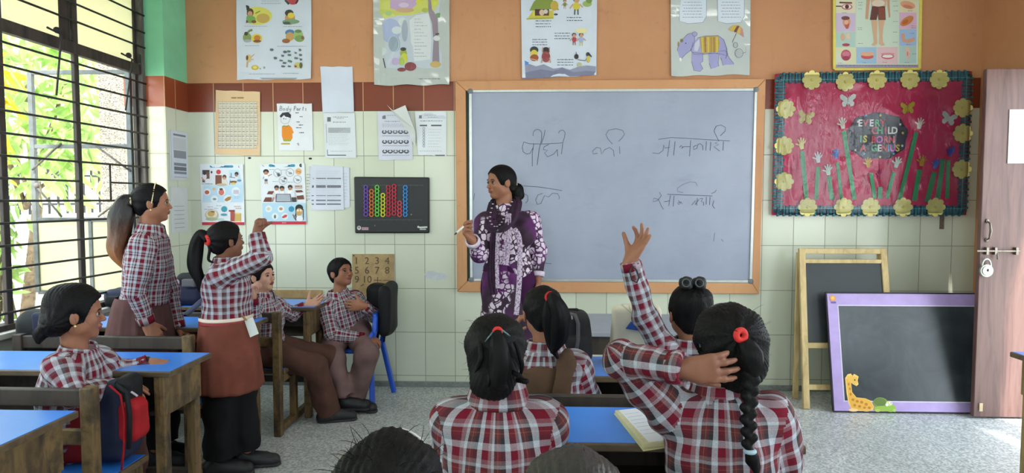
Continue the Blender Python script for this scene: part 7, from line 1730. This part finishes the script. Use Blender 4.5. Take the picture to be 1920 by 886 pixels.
# ------------------------------------------------------------------ girl in the front middle, seen from behind
Y = 1.70
J = dict(neck=W(934, 748, Y), pel=v3(W(934, 886, Y)[0], Y - .02, .465), sL=W(852, 790, Y), eL=W(838, 884, Y + .06), wL=W(862, 900, Y + .24), sR=W(1018, 788, Y + .0), eR=W(1030, 878, Y + .08), wR=W(1000, 890, Y + .26))
seated(J, J['pel'], (0, 2.02, .46), side=(-1, 0, 0))
F8 = Fig('girl in the middle front seen from behind, messy hair half tied with a red bobble', J, Head(W(930, 664, Y), (.04, 1, -.10), H=.180), 1.0, M_skin)
F8.hand('L', (.3, 1, 0), (0, 0, -1), L=.13).hand('R', (-.3, 1, 0), (0, 0, -1), L=.13)
F8.bodymesh()
F8.shirt(plaid_big, .089, g=.016, hem=.05, seed=71, amp=.006); F8.collar(plaid_big, r=.062, hgt=.040, open_front=False); F8.cuff('L', plaid_big); F8.cuff('R', plaid_big); F8.trousers(M_skirt_d, .012)
tie = W(933, 621, Y - .098)
def exh(S):
    h = F8.h; S.ell(h.at(-.30, 0, -.28), v3(.22, .30, .26)*h.H, h.R, .04); S.ell(h.at(-.36, .03, -.40), v3(.16, .24, .16)*h.H, h.R, .03); S.ell(h.at(-.06, 0, .16), v3(.47, .40, .40)*h.H, h.R, .03)
def hair_nocut(fig, tie, extra, t=.05, n=64, amp=.0009):
    S = SDF(); h = fig.h; H = h.H
    S.ell(h.at(-.065, 0, .135), v3(.43+t, .35+t, .37+t)*H, h.R, .05*H); S.ell(h.at(-.27, 0, -.10), v3(.24, .31, .27)*H, h.R, .08*H)
    extra(S)
    S.ell(h.at(.42, 0, -.12), v3(.335, .6, .46)*H, h.R, .03*H, 's')
    for s_ in (1, -1): S.ell(h.at(.02, .44*s_, -.07), v3(.11, .10, .15)*H, h.R, .03*H, 's')
    V, F = S.mesh(.004, strands(h, tie, n, amp)); return np_mesh('hair', V, F, M_hair, fig.body, fig.base)
hair_nocut(F8, tie, exh); ring_on('hair_tie', F8, tie, (0, -1, .2), .008, .005, M_red)
F8.tail([tie, W(934, 640, Y - .115), W(940, 680, Y - .12), W(936, 715, Y - .11), W(950, 728, Y - .10)], [.008, .016, .022, .020, .004], seed=11, name='half_ponytail')
for k, (x0, y0, x1, y1) in enumerate(((900, 640, 890, 700), (965, 640, 975, 710), (950, 690, 985, 716), (915, 690, 905, 735), (968, 712, 990, 712))): F8.tail([W(x0, y0, Y - .09), lerp(W(x0, y0, Y - .1), W(x1, y1, Y - .1), .5) + v3(.01, -.01, 0), W(x1, y1, Y - .085)], [.004, .006, .0015], name='loose_lock', seed=20 + k, n=10)
for (x0, y0, x1, y1) in ((910, 640, 924, 622), (942, 618, 956, 630)): m = MB(); m.tube([W(x0, y0, Y - .106), W((x0+x1)/2, (y0+y1)/2, Y - .112), W(x1, y1, Y - .106)], .0022, 6); m.build('hair_pin', mat('pin_steel_teal', (96, 120, 124), .3, .1, metal=.6), F8.body, loc=tuple(tie), smooth=True)
F8.flyaways(140, 12, .07, -.6, .5)

# ------------------------------------------------------------------ girl with the raised arm
Y = 2.50
J = dict(neck=W(1296, 650, Y), pel=v3(W(1300, 745, Y)[0], Y, .465), sL=W(1256, 672, Y - .01), eL=W(1211, 592, Y - .02), wL=W(1180, 489, Y - .04), sR=W(1345, 684, Y), eR=W(1362, 745, Y + .05), wR=W(1335, 745, Y + .22))
seated(J, J['pel'], (0, 2.76, .46), side=(-1, 0, 0))
F9 = Fig('girl with one arm raised high, hair in a top bun with black bobbles', J, Head(W(1290, 588, Y + .02), (-.18, .97, .08), H=.190), 1.0, M_skin)
F9.hand('L', unit(v3(.52, .0, .85)), unit(v3(-.80, -.25, .5)), L=.150, curl=(.1, .42, .24, .10, .02), spread=.9, thumb=(.75, .45, .75)).hand('R', (-.3, 1, 0), (0, 0, -1), L=.13)
F9.bodymesh(); F9.face()
F9.shirt(plaid_mid, .074, g=.014, hem=.05, seed=81, amp=.008); F9.collar(plaid_mid, open_front=False); F9.cuff('L', plaid_mid, .03); F9.cuff('R', plaid_mid); F9.trousers(M_skirt_d, .012)
tie = F9.h.at(-.28, 0, .52)
def exh(S):
    h = F9.h; S.ell(h.at(-.22, .0, .38), v3(.30, .33, .20)*h.H, h.R, .05)
F9.hair(tie, t=.05, extra=exh)
S = SDF()
for dx in (-.024, .024):
    c0 = W(1299, 530, Y - .05) + v3(dx, 0, 0)
    for a in range(7): S.ell(c0 + v3(.012*math.cos(a*.9), -.012*math.sin(a*1.3), .012*math.sin(a*.9)), (.014, .014, .014), None, .006)
V, F = S.mesh(.004); np_mesh('hair_bobble', V, F, M_tieb, F9.body, F9.base)
for dx in (-.024, .024): ring_on('hair_ring', F9, W(1299, 530, Y - .075) + v3(dx, 0, 0), (0, -1, .2), .014, .0022, mat('ring_grey', (74, 74, 78), .4))
F9.flyaways(40, 13, .05, -.3, .5)
e, w = J['eL'], J['wL']; d = unit(w - e); pk = lerp(e, w, .78) + v3(.0, -.037, .0); sd = unit(np.cross(d, v3(0, 1, 0)))
m = MB(); m.tube([pk + d*.034, pk + d*.012 + sd*.014, pk - d*.016 + sd*.015, pk - d*.032, pk - d*.016 - sd*.013, pk + d*.012 - sd*.012, pk + d*.034], .0028, 6); m.build('cuff_slit', M_tieb, F9.body, loc=tuple(pk), smooth=True)

# ------------------------------------------------------------------ girl with the braid, arm behind her head
Y = 1.74
J = dict(neck=W(1352, 742, Y), pel=v3(W(1352, 886, Y)[0], Y - .03, .465), sL=W(1262, 768, Y - .01), eL=W(1168, 676, Y - .05), wL=W(1284, 691, Y - .155), sR=W(1446, 782, Y + .0), eR=W(1468, 876, Y + .03), wR=W(1430, 890, Y + .22))
seated(J, J['pel'], (0, 2.06, .46), side=(-1, 0, 0))
F10 = Fig('girl in the right foreground with a long braid and her hand behind her head', J, Head(W(1362, 648, Y + .01), (-.38, .92, -.06), H=.184), 1.0, M_skin_d)  # darker skin colour puts the shade on this girl into the base
F10.hand('L', unit(v3(1, -.06, .05)), unit(v3(.05, .9, .1)), L=.140, curl=(.2, .2, .22, .2, .25), spread=.45, thumb=(.8, .5, .3)).hand('R', (-.3, 1, 0), (0, 0, -1), L=.13)
F10.bodymesh(); F10.face()
F10.shirt(plaid_big, .089, g=.020, hem=.05, seed=91, amp=.010); F10.collar(plaid_big, r=.066, hgt=.036, open_front=False); F10.cuff('L', plaid_big, .034, .014); F10.cuff('R', plaid_big); F10.trousers(M_skirt_d, .012)
tie = W(1389, 628, Y - .112)
def exh(S):
    h = F10.h; S.ell(h.at(-.24, 0, -.28), v3(.28, .40, .34)*h.H, h.R, .05); S.ell(h.at(-.10, 0, .12), v3(.47, .45, .44)*h.H, h.R, .04)
hair_nocut(F10, tie, exh, .07, 60, .0011)
ring_on('hair_band', F10, tie, (.3, -1, .15), .012, .008, M_red); headband(F10, mat('headband_grey', (96, 96, 100), .3, .1), .10, .014, .085)
path = [W(1395, 640, Y - .115), W(1408, 665, Y - .125), W(1412, 700, Y - .12), W(1404, 740, Y - .125), W(1402, 790, Y - .14), W(1404, 835, Y - .145)]
V, F = tail_mesh(path[:3], [.014, .024, .022], seed=31, n=16); np_mesh('braid_root', V, F, M_hair, F10.body, F10.base)
S = SDF(); P_ = [W(1410, 690, Y - .12), W(1406, 735, Y - .125), W(1402, 785, Y - .142), W(1405, 838, Y - .147)]; n = 15
for i in range(n):
    t_ = i/(n-1)*(len(P_)-1); a = min(int(t_), len(P_)-2); c = lerp(P_[a], P_[a+1], t_-a); s_ = 1 if i % 2 else -1; r_ = .0165 - .0045*i/n
    S.cone(c + v3(s_*.010, -.002, .010), c + v3(-s_*.004, -.004, -.008), r_*.85, r_*.6, .004)
V, F = S.mesh(.0028); np_mesh('braid', V, F, M_hair, F10.body, F10.base)
c = W(1406, 845, Y - .148); ring_on('braid_ribbon', F10, c, (0, 0, 1), .010, .006, mat('ribbon_pale_blue', (150, 176, 186), .6)); F10.tail([c, W(1412, 862, Y - .15), W(1420, 890, Y - .15)], [.009, .014, .004], name='braid_end', seed=33)
F10.flyaways(130, 14, .08, -.5, .5)

# ------------------------------------------------------------------ two heads at the bottom edge
def low_head(label, x, y, Y, f, seed, M, messy, skin_=None):
    hc = W(x, y, Y); nk = hc + v3(0, -.01, -.135)
    J = dict(neck=nk, pel=v3(nk[0], nk[1] - .03, .465), sL=nk + v3(-.125, 0, -.045), sR=nk + v3(.125, 0, -.045))
    J['eL'] = J['sL'] + v3(-.03, .05, -.18); J['eR'] = J['sR'] + v3(.03, .05, -.18); J['wL'] = J['eL'] + v3(.05, .18, .03); J['wR'] = J['eR'] + v3(-.05, .18, .03)
    seated(J, J['pel'], (0, nk[1] + .30, .46), side=(-1, 0, 0))
    fg = Fig(label, J, Head(hc, f, H=.186), 1.0, M_skin); fg.hand('L', (.3, 1, 0), (0, 0, -1), L=.13).hand('R', (-.3, 1, 0), (0, 0, -1), L=.13); fg.bodymesh(); fg.face()
    fg.shirt(plaid_big, .089, g=.016, hem=.05, seed=seed); fg.collar(plaid_big, open_front=False); fg.trousers(M_skirt_d, .012)
    wv_ = waves(seed, 14, 30, 120); st = strands(fg.h, fg.h.at(-.5, 0, -.1), 60, .001)
    fg.hair(None, (lambda V, N: st(V, N) + N*(.007*wv_(V))[:, None]) if messy else st, M, t=.055); fg.flyaways(300 if messy else 30, seed, .055 if messy else .03, -.2, .55, .0005); return fg
F11 = low_head('dark tousled head of a pupil at the bottom edge, left of the middle', 730, 948, .90, (.12, 1, -.05), 101, M_hair, True)
M_hair_br = mat('hair_soft_brown', (34, 30, 28), .45, .25, 60, .6, 120, stretch=(1, .3, .3))
F12 = low_head('smooth brownish head at the bottom edge, below the desk with the book', 1073, 976, .90, (-.05, 1, -.05), 103, M_hair_br, False)
headband(F11, mat('hair_band_white', (206, 204, 198), .5), .13, .012, .05)

# ================================================================== bags, chair, book
M_nylon = cloth('nylon_black', (26, 27, 30), .6); M_navy = cloth('nylon_navy', (34, 38, 62), .6); M_dgrey = cloth('nylon_charcoal', (52, 50, 52), .7); M_bagred = cloth('nylon_red', (160, 26, 34), .6); M_grey_s = cloth('strap_grey', (96, 94, 98), .8); M_blu_s = cloth('strap_blue_grey', (62, 68, 92), .7); M_cot = cloth('canvas_cream', (214, 206, 184), .9, .06)
def soft(name, parts, M, parent, res=.006, amp=.006, seed=0, k=.03):
    S = SDF()
    for p in parts:
        if len(p) == 2: S.ell(p[0], p[1], None, k)
        elif len(p) == 4: S.cone(p[0], p[1], p[2], p[3], k)
        else: S.cone(p[0], p[1], p[2], p[3], k, flat=p[4])
    wv_ = waves(seed, 10, 14, 60); V, F = S.mesh(res, lambda V, N: V + N*(amp*wv_(V))[:, None])
    return np_mesh(name, V, F, M, parent if parent is not None else None, world_loc(parent) if parent is not None else V.mean(0))
def pad_box(S, a, b, r, k=.02):
    """rounded box between corners a and b"""
    c = (v3(*a) + v3(*b)) / 2; hf = np.abs(v3(*b) - v3(*a)) / 2 - r
    def f(X, Y_, Z):
        qx, qy, qz = np.abs(X - c[0]) - hf[0], np.abs(Y_ - c[1]) - hf[1], np.abs(Z - c[2]) - hf[2]
        return np.sqrt(np.maximum(qx, 0)**2 + np.maximum(qy, 0)**2 + np.maximum(qz, 0)**2) + np.minimum(np.maximum(qx, np.maximum(qy, qz)), 0) - r
    S.fn(f, np.minimum(a, b), np.maximum(a, b), k); return S
def padmesh(name, a, b, r, M, parent, amp=.006, seed=0, bend=None, res=.006):
    S = pad_box(SDF(), a, b, r); wv_ = waves(seed, 10, 12, 50)
    def post(V, N):
        V = V + N*(amp*wv_(V))[:, None]
        return bend(V) if bend else V
    V, F = S.mesh(res, post); return np_mesh(name, V, F, M, parent, world_loc(parent))
# red and navy backpack beside the seated girl
Y = 2.36
a, b = W(190, 722, Y), W(262, 880, Y)
bp = thing('backpack', 'navy backpack with a bright red pocket beside the seated girl in profile', 'backpack', (float(a[0]) + .07, Y + .05, .40))
taper = lambda V: np.stack([a[0] + (V[:, 0] - a[0]) * (1 - .25*np.clip((V[:, 2] - .55)/.2, 0, 1)**2), V[:, 1], V[:, 2]], 1)
padmesh('main_pocket', (a[0] - .03, Y - .04, .39), (b[0] - .035, Y + .12, a[2] + .01), .05, M_navy, bp, .006, 3, taper)
padmesh('front_pocket', (b[0] - .075, Y - .03, .47), (b[0] + .008, Y + .08, .625), .036, M_bagred, bp, .005, 4)
padmesh('upper_pocket', (b[0] - .09, Y - .02, .60), (b[0] - .02, Y + .09, .71), .032, M_nylon, bp, .004, 5)
m = MB(); m.tube([W(205, 722, Y - .05), W(226, 740, Y - .052), W(233, 780, Y - .054), W(233, 830, Y - .054), W(228, 880, Y - .05)], .004, 8); m.build('piping', M_bagred, bp, loc=world_loc(bp), smooth=True)
m = MB(); m.tube([W(218, 722, Y - .03), W(238, 735, Y - .045), W(243, 780, Y - .05), W(242, 840, Y - .05)], .009, 8); m.build('strap', M_nylon, bp, loc=world_loc(bp), smooth=True)
m = MB(); m.tube([W(246, 734, Y - .03), W(258, 742, Y - .03)], .004, 6); m.build('zip_pull', M_dot, bp, loc=world_loc(bp))
m = MB(); m.box((a[0] - .095, Y - .06, .30), (a[0] - .035, Y + .10, .66)); rb = thing('bag', 'dark red bag standing behind the bench post at the left', 'bag', (a[0] - .06, Y, .38)); padmesh('body', (a[0] - .16, Y - .03, .382), (a[0] - .04, Y + .08, .66), .03, cloth('nylon_dark_red', (120, 18, 24), .6), rb, .005, 6)
# black bag on the bench behind the seated girl
Y = 3.18; a, b = W(38, 580, Y), W(112, 632, Y)
kb = thing('backpack', 'black backpack with a navy panel on the bench behind the seated girl at the left', 'backpack', (float((a+b)[0]/2), Y, .38))
padmesh('body', (a[0], Y - .07, .381), (b[0] + .03, Y + .08, a[2]), .06, M_nylon, kb, .008, 7); c1, c2 = W(57, 586, Y - .08), W(98, 622, Y - .08); padmesh('panel', (c1[0], Y - .085, c2[2]), (c2[0], Y - .05, c1[2]), .015, M_navy, kb, .003, 8)
# bags on the back desks by the wall
Y = 4.10; a, b = W(322, 512, Y), W(386, 575, Y)
wb_ = thing('backpack', 'black backpack with a grey label and white buckle, behind the two standing girls', 'backpack', (float((a+b)[0]/2), Y, .70))
padmesh('body', (a[0] - .02, Y - .08, .701), (b[0] + .02, Y + .12, W(350, 530, Y)[2]), .05, M_navy, wb_, .008, 9); padmesh('flap', (W(335, 511, Y)[0], Y - .05, W(350, 545, Y)[2]), (W(384, 511, Y)[0], Y + .09, W(350, 511, Y)[2]), .04, M_nylon, wb_, .008, 10)
c1, c2 = W(340, 523, Y - .09), W(366, 538, Y - .09); padmesh('label', (c1[0], Y - .095, c2[2]), (c2[0], Y - .06, c1[2]), .008, M_grey_s, wb_, .001, 11)
p = W(331, 529, Y - .095); ball_on_ = MB(); ball_on_.ball(p, (.020, .010, .019), 14, 10); ball_on_.build('buckle', M_dot, wb_, loc=tuple(p), smooth=True); ball_on_ = MB(); ball_on_.ball(p + v3(.003, -.008, 0), (.008, .005, .008), 10, 8); ball_on_.build('buckle_centre', M_nylon, wb_, loc=tuple(p), smooth=True)
Y = 4.02; a, b = W(196, 542, Y), W(318, 585, Y)
nb_ = thing('bag', 'long dark navy bag lying on the far desk below the window, behind the tall girl', 'bag', (float((a+b)[0]/2), Y, .70)); padmesh('body', (a[0], Y - .05, .701), (b[0], Y + .12, a[2]), .05, M_navy, nb_, .008, 12); padmesh('pocket', (a[0] + .04, Y - .075, .705), (b[0] - .1, Y - .02, a[2] - .03), .02, M_nylon, nb_, .004, 13)
Y = 3.56
st = thing('strap', 'loose blue grey bag strap trailing over the desk beside the skirted girl', 'strap', tuple(W(370, 572, Y)))
ribpts = [W(392, 552, Y + .1), W(378, 564, Y + .02), W(360, 580, Y - .06), W(346, 592, Y - .12)]
class _H: pass
hh = _H(); hh.body = st; hh.base = world_loc(st); ribbon('webbing', ribpts, .042, M_blu_s, hh, (0, -.6, .8), .008, .0)
# grey backpack and cream tote on the middle desk
Y = 2.70; a, b = W(1050, 582, Y), W(1110, 676, Y)
gb = thing('backpack', 'charcoal backpack with a grey strap standing on the desk beside the pinafore girl', 'backpack', (float((a+b)[0]/2), Y, .70))
padmesh('body', (a[0] - .02, Y - .055, .701), (b[0] + .005, Y + .07, a[2]), .035, M_dgrey, gb, .004, 14, lambda V: np.stack([V[:, 0] - .10*(V[:, 2] - .70)*(V[:, 0] > (a+b)[0]/2), V[:, 1], V[:, 2]], 1))
padmesh('front_pocket', (a[0] + .01, Y - .075, .71), (b[0] - .02, Y - .03, .82), .02, M_dgrey, gb, .003, 15)
m = MB(); m.tube([W(1066, 588, Y - .03), W(1078, 590, Y - .06), W(1084, 606, Y - .07), W(1084, 636, Y - .075), W(1080, 660, Y - .078)], .008, 8); m.build('strap', M_grey_s, gb, loc=world_loc(gb), smooth=True); m = MB(); m.tube([W(1072, 588, Y - .045), W(1073, 598, Y - .065)], .0035, 6); m.build('zip_pull', M_dot, gb, loc=world_loc(gb), smooth=True)
m = MB(); m.tube([W(1056, 586, Y), W(1062, 580, Y), W(1082, 580, Y), W(1090, 586, Y)], .006, 8); m.build('carry_handle', M_nylon, gb, loc=world_loc(gb), smooth=True)
Y = 2.70; a, b = W(1146, 570, Y), W(1236, 676, Y)
tb = thing('tote_bag', 'cream cloth bag with a small blue mark on the desk below the raised arm', 'bag', (float((a+b)[0]/2), Y, .70))
padmesh('body', (a[0], Y - .04, .701), (b[0], Y + .05, a[2] - .004), .02, M_cot, tb, .005, 16)
m = MB()
for q in ([(1166, 570), (1180, 582), (1192, 592)], [(1180, 572), (1186, 590), (1194, 612), (1206, 626)]): m.tube([W(x, y, Y - .055) for x, y in q], .004, 6)
m.build('handle', M_cot, tb, loc=world_loc(tb), smooth=True)
m = MB(); pts = [W(1174, 616, Y - .052), W(1184, 603, Y - .052), W(1190, 607, Y - .052), W(1202, 620, Y - .052)]; m.add([tuple(p) for p in pts] + [tuple(p + v3(0, .02, 0)) for p in pts], [(3, 2, 1, 0), (4, 5, 6, 7), (0, 1, 5, 4), (1, 2, 6, 5), (2, 3, 7, 6), (3, 0, 4, 7)]); m.build('printed_mark', mat('print_blue', (40, 76, 160), .6), tb, loc=world_loc(tb))
# blue plastic chair with a black bag over its back
M_cp = mat('plastic_blue', (34, 84, 196), .35, .08, 8)
cx, cy = -1.28, 4.42; ch = thing('plastic_chair', 'small blue plastic chair under the boy by the wall', 'chair', (cx, cy, 0)); CL = (cx, cy, 0)
sx = W(712, 640, 4.42)[0]                     # back of the chair
S = pad_box(SDF(), (sx - .40, cy - .17, .355), (sx - .02, cy + .17, .385), .014); V, F = S.mesh(.006); np_mesh('seat', V, F, M_cp, ch, CL)
for y in (cy - .155, cy + .155):
    m = MB(); m.tube([(sx - .02, y, .37), (sx + .0, y, .48), (sx + .012, y, .60)], [.018, .017, .015], 10); m.build('back_post', M_cp, ch, loc=CL, smooth=True)
S = pad_box(SDF(), (sx - .012, cy - .16, .49), (sx + .02, cy + .16, .62), .016); S2 = S; V, F = S.mesh(.006); np_mesh('backrest', V, F, M_cp, ch, CL)
for x0, y0, x1, y1 in ((sx - .02, cy - .155, sx - .02 + .02, cy - .21), (sx - .02, cy + .155, sx + .05, cy + .20), (sx - .38, cy - .155, sx - .42, cy - .21), (sx - .38, cy + .155, sx - .42, cy + .20)):
    m = MB(); m.bar((x0, y0, .365), (x1, y1, .0), .046, .030); m.build('leg', M_cp, ch, loc=CL, bevel=.008)
m = MB(); m.tube([(sx - .12, cy - .175, .372), (sx - .05, cy - .19, .42), (sx - .0, cy - .185, .50)], .013, 8); m.build('arm_edge', M_cp, ch, loc=CL, smooth=True)
Y = cy; kb2 = thing('backpack', 'black backpack hung over the back of the blue plastic chair', 'backpack', (float(sx) + .03, cy, .52))
padmesh('body', (sx + .018, cy - .15, .46), (sx + .10, cy + .14, .80), .04, M_nylon, kb2, .007, 17); padmesh('side_pocket', (sx - .10, cy + .0, .60), (sx + .06, cy + .15, .79), .05, M_nylon, kb2, .005, 18)
m = MB()
for x, y in ((706, 611), (719, 611)): p = W(x, y, cy - .07); m.ball(p, (.008, .006, .016), 10, 8)
m.build('buckle', M_alu, kb2, loc=world_loc(kb2), smooth=True); m = MB(); m.tube([W(712, 570, cy - .05), W(720, 590, cy - .075), W(712, 612, cy - .08), W(706, 640, cy - .075)], .009, 8); m.tube([W(722, 596, cy - .06), W(720, 640, cy - .06)], .007, 8); m.build('strap', M_nylon, kb2, loc=world_loc(kb2), smooth=True)
# exercise book on the middle front desk
bk_ = thing('exercise_book', 'open exercise book with yellowish cover on the blue desk in the foreground', 'book', tuple(Wz(1190, 806, ZD)))
def bookslab(z0, z1, q, name, M):
    P = [Wz(x, y, ZD) for x, y in q]; m = MB(); m.add([(p[0], p[1], z0) for p in P] + [(p[0], p[1], z1) for p in P], [(0, 1, 2, 3), (7, 6, 5, 4)] + [(j, 4+j, 4+(j+1) % 4, (j+1) % 4) for j in range(4)]); m.build(name, M, bk_, loc=world_loc(bk_), bevel=.001)
bq = [(1151, 776), (1196, 771), (1262, 838), (1206, 846)]
bookslab(ZD + .0005, ZD + .003, bq, 'cover', mat('cover_pale_yellow', (206, 196, 150), .6, .06)); bookslab(ZD + .003, ZD + .014, [(1153, 777), (1195, 772.5), (1258, 836), (1206, 843)], 'pages', mat('pages_edge', (196, 190, 150), .7, .12, 120, stretch=(1, 1, 30))); bookslab(ZD + .014, ZD + .0148, [(1160, 777), (1195, 773), (1256, 834), (1216, 838)], 'top_page', mat('page_white', (214, 216, 224), .6, .03))
m = MB()
for k in range(7):
    t_ = .14 + k*.11; p0 = lerp(Wz(1165, 778, ZD), Wz(1218, 836, ZD), t_); p1 = lerp(Wz(1190, 774, ZD), Wz(1250, 832, ZD), t_); m.bar((p0[0], p0[1], ZD + .015), (p1[0], p1[1], ZD + .015), .0012, .0004)
m.build('ruled_lines', mat('ruling_blue', (150, 160, 196), .7), bk_, loc=world_loc(bk_))
